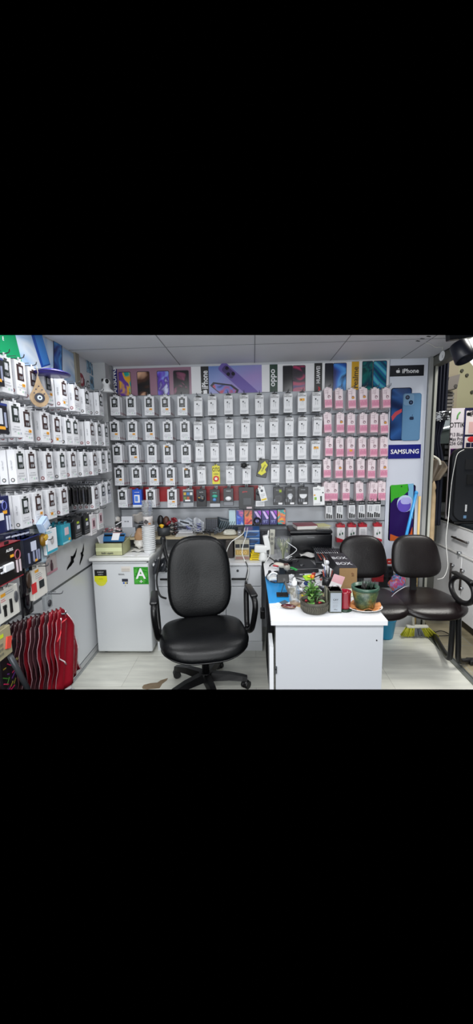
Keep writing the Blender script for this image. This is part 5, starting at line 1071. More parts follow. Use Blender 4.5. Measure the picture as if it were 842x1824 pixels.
# perfume style box with amber windows
p = B(431, 1001, 3.12)
root = thing('lamp_box', (p.x, 3.16, z7), 'grey and amber carton with dark windows on the cupboard beside the yellow boxes', 'carton')
xa, xb = B(418, 990, 3.12).x, B(444, 990, 3.12).x; zt2 = B(430, 962, 3.12).z
b = MB(); b.bb((xa, 3.12, z7), (xb, 3.22, zt2), mat('a9a493', .45), .002, 1); b.build('carton', root)
hh = zt2-z7
b = MB(); b.bb((xa+.006, 3.118, z7+hh*.62), (xb-.004, 3.1205, z7+hh*.80), mat('1c1c22', .3)); b.bb((xa+.042, 3.1165, z7+hh*.62), (xa+.048, 3.1205, z7+hh*.80), mat('a9a493', .45)); b.bb((xa+.006, 3.118, z7+hh*.26), (xb-.004, 3.1205, z7+hh*.52), mat('a88a4a', .4)); b.text('1000', ((xa+xb)/2, 3.117, z7+hh*.38), X, Z, .03, mat('d8b870', .4), (xb-xa)*.8); b.bb((xa+.006, 3.118, z7+hh*.04), (xb-.004, 3.1205, z7+hh*.18), mat('8c6c64', .5)); b.build('print', root)
# blue drawer boxes
for i in range(3):
    b = MB(); z0 = z7+.05+i*.062; b.bb((-.085, 3.20, z0), (.045, 3.40, z0+.058), mat('2a5f9e', .35), .003, 1); b.bb((-.08, 3.197, z0+.048), (.04, 3.20, z0+.056), mat('9fb0c0', .4)); b.prism([(-.06, 0), (.02, 0), (.05, .02), (-.03, .03)], (-.01, 3.1985, z0+.012), X, Z, .001, mat('16345c', .4))
    tag(b.build('parts_box'), 'blue parts box stacked under the shelf, %s' % ('bottom one', 'middle one', 'top one')[i], 'parts box', 'blue parts boxes')
b = MB(); b.bb((-.085, 3.20, z7), (.045, 3.40, z7+.049), mat('5c5f66', .5), .003, 1); tag(b.build('storage_box'), 'dark grey box under the blue parts boxes', 'box')
for i in range(4):
    p = B(454, 996-i*7.5, 3.10); b = MB(); b.box((p.x+.004*(i % 2), 3.13, z7+.011+.020*i), (.085-.006*i, .06, .018), mat('e0c414', .4), RZ(.06*i), .002, 1); b.box((p.x, 3.098, z7+.011+.020*i), (.05, .002, .004), mat('6a5c10', .4)); tag(b.build('yellow_box'), 'flat yellow box in the little pile right of the amber carton, %s' % ('lowest', 'second from below', 'third from below', 'topmost')[i], 'box', 'flat yellow boxes')
# white power adapters and strip
p = B(471, 992, 3.06); root = thing('power_strip', (p.x, 3.1, z7), 'white adapters plugged one on another at the right end of the cupboard', 'adapter')
b = MB(); b.box((p.x-.03, 3.10, z7+.10), (.10, .06, .06), WIREM, RY(.1), .008, 3); b.build('adapter', root)
b = MB(); b.box((p.x+.02, 3.10, z7+.15), (.045, .05, .12), WIREM, RY(-.2), .006, 2); b.build('adapter', root)
b = MB(); b.lathe((p.x-.01, 3.10, z7), [(.035, 0), (.038, .02), (.030, .06), (.028, .08)], WIREM, 20); b.build('base', root)
b = MB(); b.tube([(p.x+.03, 3.1, z7+.20), (p.x+.035, 3.1, z7+.25)], .010, WIREM, 8, .004); b.build('plug', root)
b = MB(); b.box((B(484, 960, 3.3).x, 3.3, .86), (.045, .02, .22), mat('c4c3b6', .4), RY(.05), .004, 2)
for k in range(3): b.cyl((B(484, 960, 3.3).x, 3.285, .85+.04*k), (B(484, 960, 3.3).x, 3.291, .85+.04*k), .013, mat('8c8c84', .4), n=12)
tag(b.build('extension_socket'), 'cream extension socket standing upright behind the adapters', 'socket')
# dark bundles
b = MB(); b.bb((B(402, 960, 3.2).x, 3.18, z7), (B(415, 960, 3.2).x, 3.30, z7+.15), mat('37312e', .6), .006, 2); tag(b.build('dark_box'), 'dark brown box between the chair back and the amber carton', 'box')
b = MB()
for k in range(6): b.box((B(462+k*3, 960, 3.40).x, 3.42, z7+.09), (.011, .04, .17), mat(('26282d', '3a3c42', '4a4d52')[k % 3], .5))
b.box((B(470, 960, 3.43).x, 3.44, z7+.08), (.12, .02, .15), mat('2c2d32', .5)); tag(b.build('dark_rack'), 'dark slatted rack on the cupboard under the phone boxes', 'rack')
# white cables draped from the shelf end
def cable(pts, r, c, name, label, n=7):
    b = MB(); b.tube(smooth_pts(pts, n), r, mat(c, .4), 6); return tag(b.build(name), label, 'cable')
cable([B(436, 940, 3.2), B(433, 950, 3.1), B(424, 957, 3.08), B(412, 965, 3.05), B(406, 975, 3.04), B(403, 984, 3.04)], .004, 'dddeda', 'white_cable', 'white cable curling from the shelf end toward the office chair')
cable([B(441, 940, 3.2), B(438, 955, 3.08), B(433, 970, 3.06), B(431, 985, 3.03), B(435, 997, 3.01), B(441, 1010, 3.00), B(442, 1022, 3.0), B(438, 1035, 3.0)], .0035, 'dddeda', 'white_cable', 'white cable hanging from the shelf down the drawer front')
cable([B(437, 1000, 3.0), B(441, 1012, 3.0), B(438, 1030, 3.0), B(438, 1046, 3.0), B(440, 1075, 3.0), B(437, 1095, 3.0)], .004, '17181a', 'black_cable', 'black cable hanging down the cupboard front with an inline switch')
b = MB(); p = B(438, 1040, 2.995); b.box(p, (.022, .018, .032), BLACK, None, .004, 2); tag(b.build('cable_switch'), 'small black inline switch on the cable before the cupboard', 'switch')
cable([B(480, 965, 3.2), B(481, 985, 3.0), B(474, 1000, 2.95), B(470, 1004, 2.9)], .003, 'dddeda', 'white_cable', 'white cable dropping from the extension socket')
cable([B(290, 960, 3.02), B(289, 975, 3.0), B(284, 1000, 2.96), B(279, 1030, 2.94), B(281, 1050, 2.92), B(286, 1062, 2.90), B(296, 1066, 2.88)], .008, '0c0c0e', 'black_cable', 'thick black cable looping between refrigerator and office chair')
root = thing('vacuum_hose', B(291, 985, 3.1), 'black hose nozzle hanging between the refrigerator and the chair', 'hose')
b = MB(); b.tube(smooth_pts([B(291, 955, 3.15), B(291, 968, 3.1), B(294, 985, 3.05), B(299, 1000, 3.0), B(300, 1012, 2.98)], 6), .016, mat('16171a', .4), 10); b.build('hose', root)
b = MB(); b.lathe(B(290, 962, 3.12), [(.012, .03), (.022, .02), (.026, 0), (.020, -.03)], mat('1b1c1f', .35), 16); b.box(B(290, 966, 3.09), (.012, .004, .012), mat('9a9c9f', .4)); b.build('nozzle', root)
b = MB(); b.grid(lambda u, v: tuple(B(274+22*u, 998+24*v-6*u, 3.02)+V(0, .02*math.sin(u*8+v*5), 0)), 10, 8, mat('33353a', .35), .006); tag(b.build('dark_bag'), 'dark grey plastic bag hanging at the side of the refrigerator', 'bag')

# ================================================================== DESK TOP
# printer
root = thing('printer', (.45, 3.3, z7), 'black printer with papers on its lid, at the wall end of the desk', 'printer')
xa, xb, yf_, zt_ = B(516, 950, 3.16).x, B(592, 950, 3.16).x, 3.16, B(550, 946, 3.16).z
PB = mat('0b0c10', .25)
b = MB(); b.bb((xa, yf_, z7), (xb, 3.44, zt_-.03), PB, .012, 3); b.build('body', root)
b = MB(); b.bb((xa-.003, yf_+.01, zt_-.028), (xb+.003, 3.45, zt_), mat('17181c', .35), .010, 3); b.build('lid', root)
b = MB(); b.bb((xa+.14, yf_-.004, zt_-.055), (xa+.20, yf_+.002, zt_-.048), CHROME); b.build('badge', root)
b = MB(); b.bb((xa+.02, yf_-.08, z7+.035), (xb-.06, yf_+.01, z7+.045), mat('121317', .3), .003, 1); b.build('paper_tray', root)
b = MB(); b.box((xa+.28, yf_+.03, zt_+.004), (.12, .05, .006), mat('2b2d33', .3)); b.build('control_panel', root)
zl_ = zt_
nb = thing('notebook', (B(543, 935, 3.3).x, 3.3, zl_), 'dark red notebook on white papers on top of the printer', 'notebook')
cxn = B(543, 937, 3.28).x
b = MB(); b.box((cxn, 3.30, zl_+.016), (.17, .15, .028), mat('d8d6d2', .5), RZ(.15)); b.build('pages', nb)
b = MB(); b.box((cxn, 3.30, zl_+.033), (.175, .155, .005), mat('7b2a38', .4), RZ(.15)); b.build('cover', nb)
for k in range(4): b = MB(); b.box((B(571, 937, 3.3).x+.01*math.sin(k*3), 3.31, zl_+.004+.006*k), (.12, .14, .004), mat(('d8d8d4', 'b8b48c', 'dcdcdc', 'c8c490')[k], .5), RZ(.1*k)); tag(b.build('paper_sheet'), 'loose sheet on the printer lid right of the red notebook, %s' % ('lowest', 'second from below', 'third from below', 'topmost')[k], 'paper', 'sheets on the printer')
# wrapped flowers
c = B(504, 1000, 3.05); c.z = z7
root = thing('wrapped_bouquet', c, 'clear wrapped bunch with green stems left of the printer', 'bouquet')
b = MB()
for k in range(16):
    a = k*2.4; b.tube(smooth_pts([c+V(0, 0, .0), c+V(.012*math.cos(a), .01*math.sin(a), .09), c+V(.05*math.cos(a), .03*math.sin(a), .18+.02*math.sin(k))], 5), .004, mat(('6d7c4c', '8a9663', '5b6a40', 'b9b98c')[k % 4], .5), 5, .0015)
b.build('stems', root)
b = MB()
for k in range(7): a = k*2.1; b.ball(c+V(.03*math.cos(a), .02*math.sin(a), .09+.012*k), (.006, .004, .014), mat('b9bf92', .5), 8, 5, RX(.4*math.sin(k)))
b.build('buds', root)
b = MB(); b.lathe(c, [(.02, 0), (.045, .06), (.06, .13), (.075, .2)], mat('d8dce2', .12, trans=.6, alpha=.28), 18); b.build('film', root)
# black box "BOX" at the right rear
p0 = T(606, 1048, z7)
root = thing('cardboard_box', (.62, 2.6, z7), 'brown cardboard box with a black lettered top at the right rear of the desk', 'carton')
bx0, bx1, by0, by1, bz = B(604, 1030, 2.42).x, B(635.5, 1030, 2.42).x, 2.42, 2.80, B(615, 1012, 2.42).z
b = MB(); b.bb((bx0, by0, z7), (bx1, by1, bz), mat('96764e', .6, noise=.08, nscale=12)); b.build('carton', root)
b = MB(); b.bb((bx0-.001, by0, bz), (bx1+.001, by1, bz+.002), mat('23252b', .45)); b.bb((bx0-.002, by0, z7), (bx0-.0005, by1, bz), mat('202228', .45))
b.text('BOX', ((bx0+bx1)/2-.005, by0+.10, bz+.0025), X, Y, .06, mat('c8cacd', .5), .10); b.text('BOX', ((bx0+bx1)/2-.005, by0+.24, bz+.0025), X, Y, .06, mat('c8cacd', .5), .10); b.build('top_print', root)
b = MB(); b.tube([(bx1-.03, by0-.001, bz-.03), (bx1-.03, by0-.001, bz-.055)], .0015, mat('6b3a28', .5), 4); b.tube([(bx1-.038, by0-.001, bz-.035), (bx1-.022, by0-.001, bz-.035), (bx1-.022, by0-.001, bz-.055)], .0015, mat('6b3a28', .5), 4); b.build('mark', root)
# blue sheet, white papers
def sheet(name, pts, z, m, label, cat, th=.0015):
    P_ = [T(*q, z) for q in pts]; b = MB(); b.prism([(q.x, q.y) for q in P_], (0, 0, z), X, Y, th, m); return tag(b.build(name), label, cat)
sheet('paper_sheet', [(469, 1004), (500, 1004), (507, 1028), (472, 1028)], z7, PAPER, 'white paper at the left rear edge of the desk', 'paper')
sheet('blue_folder', [(472, 1028), (506, 1026), (520, 1072), (478.5, 1075)], z7, mat('1f8fd2', .35), 'bright blue folder lying at the left edge of the desk', 'folder', .004)
sheet('paper_card', [(483, 1077), (503, 1071), (514, 1074), (495, 1083)], z7, mat('dfe1de', .4), 'white card before the blue folder, partly under a grey card', 'card', .002)
sheet('grey_card', [(497, 1073), (507, 1069), (514, 1073), (503, 1077.5)], z7+.0025, mat('4a5a68', .3), 'small grey card lying on the white card', 'card', .002)
# red glasses case
c = (T(501, 1082, z7)+T(526, 1086, z7))/2; c.z = z7+.013
b = MB(); b.ball((0, 0, 0), (.042, .017, .013), mat('4a1018', .2, coat=.5), 20, 10, RZ(-.25)); o = b.build('glasses_case', local=True); o.location = c; tag(o, 'glossy dark red oval case at the front of the desk', 'case')
b = MB(); b.tube([V(.0425*math.cos(t), .0172*math.sin(t), 0) for t in [2*PI*i/24 for i in range(24)]], .0012, mat('a89070', .3, .8), 5, closed=True); b.v = [RZ(-.25) @ v for v in b.v]; b.build('trim_ring', o, local=True)
# clear pump bottle
c = T(524, 1078, z7); root = thing('dropper_bottle', c, 'clear plastic bottle with a white nozzle beside the blue folder', 'bottle')
b = MB(); b.lathe(c, [(.001, .001), (.026, .001), (.029, .006), (.029, .09), (.024, .108), (.013, .116), (.012, .122)], mat('e6ecee', .06, trans=.85, alpha=.42), 26); b.build('bottle', root)
b = MB(); b.lathe(c, [(.001, .002), (.024, .003), (.025, .02), (.001, .02)], mat('b08a60', .2, alpha=.6), 20); b.ball(c+Z*.06, (.010, .010, .02), mat('9c9890', .3), 10, 6); b.build('contents', root)
b = MB(); b.lathe(c, [(.014, .118), (.015, .122), (.015, .142), (.008, .146), (.0075, .158), (.004, .163), (.001, .164)], mat('e4e6e8', .35), 20); b.build('nozzle', root)
b = MB(); c2 = c+V(.035, .0, .0); b.lathe(c2, [(.03, 0), (.032, .002), (.03, .004)], mat('b99a68', .4), 20); tag(b.build('bottle_cap'), 'thin tan ring lying at the foot of the clear bottle', 'ring')
# phone stand with red white gadget
c = T(505, 1062, z7); c = V(c.x, c.y, z7)
root = thing('phone_stand', c, 'small black folding stand on the blue folder', 'stand')
b = MB(); b.box(c+V(-.008, 0, .010), (.07, .06, .006), BLACK, RX(.08), .002, 1); b.build('base', root)
b = MB(); b.box(c+V(.02, .045, .048), (.014, .012, .10), BLACK, RX(-.5) @ RY(-.3)); b.tube([c+V(-.02, -.01, .012), c+V(.012, .05, .08)], .0025, DARK, 6); b.build('arm', root)
b = MB(); b.box(c+V(.0, .075, .085), (.075, .02, .055), mat('131417', .35), RX(-.6), .004, 2); b.build('cradle', root)
c = T(498, 1040, z7); c.z = z7
root = thing('hair_clipper', c+V(0, .04, 0), 'cream gadget with a red stripe in front of the cable tangle', 'gadget')
b = MB(); b.ball(c+V(.01, .06, .11), (.050, .022, .018), mat('bab5aa', .3), 16, 10, RZ(.1) @ RY(.25)); b.ball(c+V(.05, .05, .10), (.024, .022, .024), mat('a39e94', .3), 12, 8); b.build('body', root)
b = MB(); b.ball(c+V(-.025, .038, .112), (.022, .006, .006), mat('a8202c', .35), 10, 6, RY(.15)); b.build('stripe', root)
b = MB(); b.box(c+V(.045, .04, .122), (.03, .01, .012), mat('5a3a34', .4)); b.box(c+V(.02, .06, .05), (.04, .03, .09), mat('17181b', .4), RX(.1)); b.build('grip', root)
b = MB(); b.tube([T(487, 1028, z7+.05)+V(.03*math.cos(t), .0, .03*math.sin(t)) for t in [PI*i/10 for i in range(11)]], .006, WIREM, 8); b.box(T(485, 1030, z7+.03), (.06, .05, .02), WIREM, RZ(.3), .005, 2); tag(b.build('headset'), 'white band and pad of a headset left of the cream gadget', 'headset')
# round bowl planter
c = (T(537, 1090, z7)+T(584, 1090, z7))/2; c = V(c.x, T(560, 1097, z7).y+.07, z7); R_ = .073
root = thing('bowl_planter', c, 'low round grey stone bowl planter with a leafy plant at the front of the desk', 'planter')
ST = mat('4c4a40', .65, noise=.45, nscale=45, bump=.6, bscale=90)
b = MB(); b.lathe(c, [(.001, .0), (R_*.86, .0), (R_*.95, .008), (R_*1.0, .022), (R_*1.03, .048), (R_*1.06, .052), (R_*1.06, .062), (R_*.98, .064), (R_*.95, .045), (.001, .045)], ST, 36); b.build('bowl', root)
b = MB()
for k in range(40):
    a = 2*PI*k/40; b.tube([c+V(R_*1.0*math.cos(a), R_*1.0*math.sin(a), .014), c+V(R_*1.025*math.cos(a+.08), R_*1.025*math.sin(a+.08), .030), c+V(R_*1.03*math.cos(a), R_*1.03*math.sin(a), .044)], .0022, mat('5e5b4e', .6), 4)
b.build('relief', root)
b = MB(); lump(b, c+Z*.046, (R_*.93, R_*.93, .008), mat('3a261c', .8, noise=.4, nscale=90, bump=1, bscale=150), .1, 14); b.build('soil', root)
def leaf(b, base, tip, wd, m, curl=.01, n=5):
    base = Vector(base); tip = Vector(tip); d = tip-base; s_ = d.cross(Z); s_ = s_.normalized() if s_.length > 1e-5 else X; up = s_.cross(d).normalized()
    def fn(u, v):
        t = v; ww = wd*math.sin(PI*min(1, t*.93+.05))**.8; return base+d*t+s_*(u-.5)*ww+up*(curl*math.sin(PI*t)+abs(u-.5)*wd*.25)
    b.grid(fn, 4, 6, m, .001)
rq = random.Random(9); GM = [mat('3d6a2a', .45, noise=.2, nscale=40), mat('54803a', .45), mat('2c5424', .45), mat('6f9a4c', .45)]
b = MB(); sc_ = c+V(-.012, .01, .05)
for k in range(34):
    a = k*2.399; hgt = .01+.065*(k/34)**.9; r0_ = .006; st_ = sc_+V(.012*math.cos(a), .012*math.sin(a), hgt); L = rq.uniform(.028, .045)
    leaf(b, st_, st_+V(math.cos(a)*L, math.sin(a)*L, rq.uniform(-.006, .028)), .022, GM[k % 4])
b.build('foliage', root)
b = MB(); leaf(b, c+V(-.02, -.02, .05), c+V(-.035, -.065, .085), .038, mat('6f9f55', .4)); leaf(b, c+V(-.03, -.02, .05), c+V(-.02, -.07, .05), .040, mat('5f8f48', .4)); leaf(b, c+V(.015, -.0, .05), c+V(.045, -.01, .10), .030, mat('86a878', .4)); leaf(b, c+V(.01, -.01, .05), c+V(.05, -.035, .06), .032, mat('7c9f6a', .4)); b.build('broad_leaf', root)
b = MB(); b.tube([sc_, sc_+V(-.005, 0, .13)], .0025, GM[2], 6)
for k in range(5): b.tube([sc_+V(-.004, 0, .06), sc_+V(.018*math.sin(k*1.3), .01*math.cos(k), .10+.006*k)], .0018, GM[1], 5)
b.build('stem', root)
b = MB()
for k in range(5): b.ball(sc_+V(.006*math.cos(k*1.26), .006*math.sin(k*1.26), .14), (.006, .006, .010), mat(('d8862a', 'c8501e')[k % 2], .4), 8, 5)
b.build('flower', root)
for dx, dy in ((.022, -.03), (.030, -.022), (-.045, .0)): b = MB(); b.ball(c+V(dx, dy, .058), (.007, .007, .007), mat('a8323a', .4), 10, 6); b.build('bud', root)
# tin canister
pL, pR = T(587, 1093, z7), T(608, 1091, z7); xa, xb = pL.x-.002, pR.x; ya_ = T(598, 1092, z7).y
root = thing('tin_canister', ((xa+xb)/2, ya_+.03, z7), 'square metal tin with a grey label between the bowl planter and the red canister', 'tin')
zt3 = B(598, 1053, ya_).z
b = MB(); b.bb((xa, ya_, z7), (xb, ya_+.075, zt3), mat('55584f', .35, .6), .003, 2); b.bb((xa-.001, ya_-.001, zt3-.004), (xb+.001, ya_+.076, zt3), mat('6c6e66', .3, .7)); b.build('tin', root)
b = MB(); b.bb((xa+.006, ya_-.0012, z7+.008), (xb-.004, ya_, zt3-.01), mat('98a0a8', .45)); cxx = (xa+xb)/2; b.text('CAY', (cxx, ya_-.0018, z7+.075), X, Z, .010, INK, .03); lines(b, cxx-.016, cxx+.016, z7+.062, 2, .006, INKG, ya_-.0014, .002); lines(b, cxx-.016, cxx+.014, z7+.045, 3, .006, INKG, ya_-.0014, .002); b.text('100 g', (cxx, ya_-.0018, z7+.02), X, Z, .006, INK, .03); b.build('label', root)
b = MB(); b.tube(smooth_pts([(xa+.008, ya_+.035, zt3), (xa+.02, ya_+.02, zt3+.022), (xb-.02, ya_+.02, zt3+.022), (xb-.006, ya_+.035, zt3)], 5), .0018, CHROME, 6); b.build('handle', root)
b = MB(); b.bb((xa-.012, ya_+.03, z7), (xa-.003, ya_+.09, zt3+.002), mat('7c7c6c', .4, .4), .002, 1); tag(b.build('metal_plate'), 'flat metal lid leaning behind the square tin', 'lid')
# pink note card
root = thing('note_card', B(598, 1048, 2.28), 'pink and white note card tilted upright behind the square tin', 'note')
cA = [B(q[0], q[1], 2.26) for q in ((595, 1022), (614, 1028), (602, 1058), (583, 1050))]
b = MB(); b.prism([(q.x, q.z) for q in cA], (0, 2.26, 0), X, Z, .002, mat('e4dfdf', .5)); b.build('card', root)
mid = [(cA[0]*(1-.45)+cA[3]*.45), (cA[1]*(1-.45)+cA[2]*.45)]
b = MB(); b.prism([(q.x, q.z) for q in (cA[0], cA[1], mid[1], mid[0])], (0, 2.2578, 0), X, Z, .0006, mat('dba9b0', .5)); b.build('pink_band', root)
b = MB(); b.box((cA[3].x+.04, 2.28, z7+.03), (.07, .03, .06), mat('15161a', .4), None, .003, 1); tag(b.build('card_holder'), 'black holder behind the square tin carrying the pink note', 'holder')
# red canister on a green base
c = T(615, 1089, z7); c.y += .02
root = thing('red_canister', c, 'glossy dark red cup standing on a dark green base beside the tin', 'cup')
b = MB(); b.lathe(c, [(.001, .012), (.026, .012), (.030, .02), (.032, .10), (.035, .104), (.034, .110), (.028, .110), (.026, .09), (.001, .088)], mat('8a1226', .18, coat=.6), 28); b.build('cup', root)
b = MB(); b.lathe(c, [(.001, 0), (.037, 0), (.039, .006), (.036, .012), (.001, .013)], mat('1c3326', .35), 28); b.build('base', root)
# plate + napkin + pot
pc_ = V(T(652, 1090, z7).x, T(652, 1093, z7).y+.055, z7)
root = thing('plate', pc_, 'white oval plate under the green pot at the right front desk corner', 'plate')
b = MB(); b.lathe(pc_, [(.001, .002), (.05, .002), (.055, .004), (.088, .018), (.091, .019), (.089, .021), (.055, .008), (.001, .007)], mat('e4e2de', .25), 40, 1.05, .85); b.build('dish', root)
b = MB()
def nap(u, v):
    a = u*2*PI; r_ = .03+.058*v; return (pc_.x+r_*math.cos(a)*1.02, pc_.y+r_*math.sin(a)*.85, z7+.010+.014*v+.008*v*math.sin(a*7)+.004*math.sin(a*3))
b.grid(nap, 48, 5, mat('cf8a52', .6, noise=.15, nscale=20), .001); tag(b.build('paper_napkin'), 'crumpled orange napkin between the white plate and the green pot', 'napkin')
root = thing('succulent_pot', pc_+Z*.012, 'tapered green and gold mosaic pot with small spiky succulents on the white plate', 'potted plant')
pz = z7+.013
def potmat():
    m = bpy.data.materials.new('mosaic'); m.use_nodes = True; nt = m.node_tree; p = nt.nodes['Principled BSDF']; p.inputs['Roughness'].default_value = .4
    tc = nt.nodes.new('ShaderNodeTexCoord'); vo = nt.nodes.new('ShaderNodeTexVoronoi'); vo.inputs['Scale'].default_value = 110; nt.links.new(tc.outputs['Object'], vo.inputs[0])
    no = nt.nodes.new('ShaderNodeTexNoise'); no.inputs['Scale'].default_value = 14; nt.links.new(tc.outputs['Object'], no.inputs[0])
    r = nt.nodes.new('ShaderNodeValToRGB'); e = r.color_ramp.elements; e[0].position = .38; e[0].color = (*hx('37503c'), 1); e[1].position = .62; e[1].color = (*hx('86692f'), 1); k = e.new(.5); k.color = (*hx('5f6a40'), 1)
    nt.links.new(no.outputs[0], r.inputs[0]); mr = nt.nodes.new('ShaderNodeMapRange'); mr.inputs[1].default_value = 0; mr.inputs[2].default_value = .6; mr.inputs[3].default_value = 1.15; mr.inputs[4].default_value = .55; nt.links.new(vo.outputs['Distance'], mr.inputs[0])
    x = nt.nodes.new('ShaderNodeVectorMath'); x.operation = 'SCALE'; nt.links.new(r.outputs[0], x.inputs[0]); nt.links.new(mr.outputs[0], x.inputs['Scale']); nt.links.new(x.outputs[0], p.inputs['Base Color']); return m
b = MB(); b.lathe((pc_.x, pc_.y, pz), [(.001, 0), (.045, 0), (.050, .004), (.072, .105)], potmat(), 36); b.build('pot', root)
b = MB(); b.lathe((pc_.x, pc_.y, pz), [(.0725, .105), (.0745, .112), (.074, .122), (.066, .124), (.062, .10), (.001, .098)], mat('3a5a4a', .3, noise=.25, nscale=40), 36); b.build('rim', root)
b = MB(); b.lathe((pc_.x, pc_.y, pz), [(.06, .100), (.05, .104), (.001, .105)], mat('221c18', .9), 24); b.build('soil', root)
b = MB(); rq = random.Random(2)
for k in range(9):
    a = k*2.4; r_ = .005+.038*(k/9); base = V(pc_.x+r_*math.cos(a)+.008, pc_.y+r_*math.sin(a)*.6, pz+.103)
    for q in range(6): an = q*1.05+k; L = rq.uniform(.02, .05); b.tube([base, base+V(math.cos(an)*L*.35, math.sin(an)*L*.35, L)], .005, mat(('23382a', '31302e', '1c2c22')[k % 3], .5), 6, .0008)
b.build('succulent', root)
# pencil holder, pens, feather, figurine, tangled gear
c = V(T(598, 1050, z7).x-.05, 2.42, z7)
root = thing('pen_holder', c, 'black holder with a white feather pen and loose pens behind the leafy plant', 'pen holder')
b = MB(); b.lathe(c, [(.032, 0), (.034, .002), (.034, .085), (.031, .085), (.030, .004), (.001, .004)], mat('16171a', .4), 20); b.build('holder', root)
for k in range(6): a = k*1.05; b = MB(); b.tube([c+V(.01*math.cos(a), .01*math.sin(a), .01), c+V(.03*math.cos(a), .03*math.sin(a), .12+.01*(k % 3))], .0035, mat(('7a2a20', '1a1a20', '2a3a7a', 'b04030', '202020', 'c8c8c8')[k], .4), 6); b.build('pen', root)
b = MB(); leaf(b, c+V(-.005, -.005, .09), c+V(-.025, 0, .20), .026, mat('d8d6d2', .6), .004); b.tube([c+V(0, 0, .02), c+V(-.024, 0, .19)], .0015, PAPER, 5); b.build('feather', root)
c = V(B(583, 1018, 2.55).x, 2.58, z7); root = thing('white_figurine', c, 'small white figurine left of the cardboard box', 'figurine')
b = MB(); b.box(c+Z*.02, (.04, .04, .04), DARK); b.build('base', root)
b = MB(); b.ball(c+Z*.075, (.02, .018, .038), mat('dadbe0', .3), 12, 8); b.ball(c+Z*.125, (.018, .017, .018), mat('dadbe0', .3), 12, 8); b.tube([c+V(.01, 0, .09), c+V(.04, 0, .07)], .007, mat('dadbe0', .3), 6); b.tube([c+V(-.01, 0, .09), c+V(-.03, 0, .115)], .007, mat('dadbe0', .3), 6); b.build('figure', root)
root = thing('laptop', (T(545, 1015, z7).x, 2.8, z7), 'closed black laptop under the tools and cables in the middle of the desk', 'laptop')
q = [T(*k, z7) for k in ((512, 1032), (560, 1018), (580, 1040), (520, 1048))]
b = MB(); b.box((.325, 2.86, z7+.017), (.24, .26, .022), mat('131419', .35), RZ(.12), .005, 2); b.build('base', root)
b = MB(); b.box((.325, 2.86, z7+.033), (.24, .26, .008), mat('1a1b21', .3), RZ(.12), .003, 1); b.build('lid', root)
root = thing('tool_tray', (.54, 2.95, z7), 'dark tray holding rows of screwdrivers in front of the printer', 'tray')
b = MB(); b.box((.56, 2.955, z7+.075), (.20, .24, .012), mat('1d1f25', .4), RZ(-.1) @ RX(.22), .003, 1); b.box((.56, 2.955, z7+.02), (.18, .22, .04), DARK, RZ(-.1)); b.build('tray', root)
for k in range(11):
    x = .475+k*.0155; b = MB(); s0, s1 = V(x+.02, 2.85, z7+.072), V(x-.012, 3.06, z7+.118); c_ = ('7c3228', '23262e', '8a4436', '3a3d44', '2c2f36', '6d2a2a')[k % 6]
    b.tube([s0, s0+(s1-s0)*.45], .0055, mat(c_, .4), 7); b.tube([s0+(s1-s0)*.45, s1], .002, CHROME, 5); tag(b.build('screwdriver'), '%s screwdriver in the dark tool tray, %s from the left' % (('red', 'dark')[k % 2], ORD[k]), 'screwdriver', 'screwdrivers in the tool tray')
b = MB(); b.grid(lambda u, v: (T(540, 990, z7).x-.05+.16*u, 3.02+.10*v, z7+.055+.01*math.sin(u*9+v*4)), 10, 5, mat('c9c8c6', .5), .003); tag(b.build('crumpled_paper'), 'crumpled light paper lying in front of the printer', 'paper')
sheet('papers', [(508, 1050), (575, 1046), (578, 1066), (534, 1070)], z7, mat('8e8466', .5), 'olive brown booklet under the small parts behind the plant', 'booklet', .008)
# yellow green pack, orange piece, small loose things and cable knots over the desk
rq = random.Random(31)
b = MB(); c = T(549, 1046, z7); b.box((c.x, c.y, z7+.065), (.06, .05, .012), mat('9ac832', .4), RX(.3) @ RZ(.3), .003, 1); b.ball((c.x+.005, c.y-.01, z7+.075), (.016, .012, .006), mat('e0d020', .4), 10, 6); tag(b.build('candy_pack'), 'bright yellow green pack on the heap behind the leafy plant', 'pack')
b = MB(); c = T(523, 1018, z7+.04); b.box((c.x, c.y, z7+.06), (.018, .07, .012), mat('2a9a4a', .4), RZ(.5), .003, 1); tag(b.build('green_marker'), 'bright green marker lying on the cable tangle', 'marker')
spots = [(516, 1040, 'PAPER', .05, .02), (530, 1040, '2a2c33', .06, .02), (538, 1052, 'd8dade', .07, .03), (545, 1040, '1d3a7a', .04, .03), (556, 1056, '3a3c42', .06, .02), (564, 1042, 'd0d2d6', .05, .03), (571, 1034, 'c8402c', .02, .03), (530, 1056, '5a5c60', .07, .02), (541, 1062, 'c9b020', .03, .012), (553, 1034, '1b1c20', .05, .04), (572, 1050, '232529', .07, .05), (582, 1040, '16171b', .08, .08), (590, 1034, '1c1d22', .07, .07), (566, 1060, '494c44', .05, .02), (492, 1012, 'd4d6da', .05, .02), (511, 1015, 'd9dbde', .07, .025), (500, 1020, '1d1e22', .09, .02), (520, 1028, 'dcdde0', .05, .03), (533, 1026, '141519', .08, .03), (480, 1020, '26282c', .03, .03), (508, 1004, '141519', .10, .06), (522, 1000, '1a1b1f', .09, .06), (494, 1002, '1b1c20', .07, .05), (537, 1010, '222429', .06, .05), (558, 1026, 'b8403a', .03, .05), (577, 1022, '1a1b20', .06, .06)]
desc = {'PAPER': 'white', '2': 'dark', 'd': 'light grey', '1': 'black', '3': 'dark grey', 'c': 'coloured', '5': 'grey', '4': 'grey', 'b': 'red'}
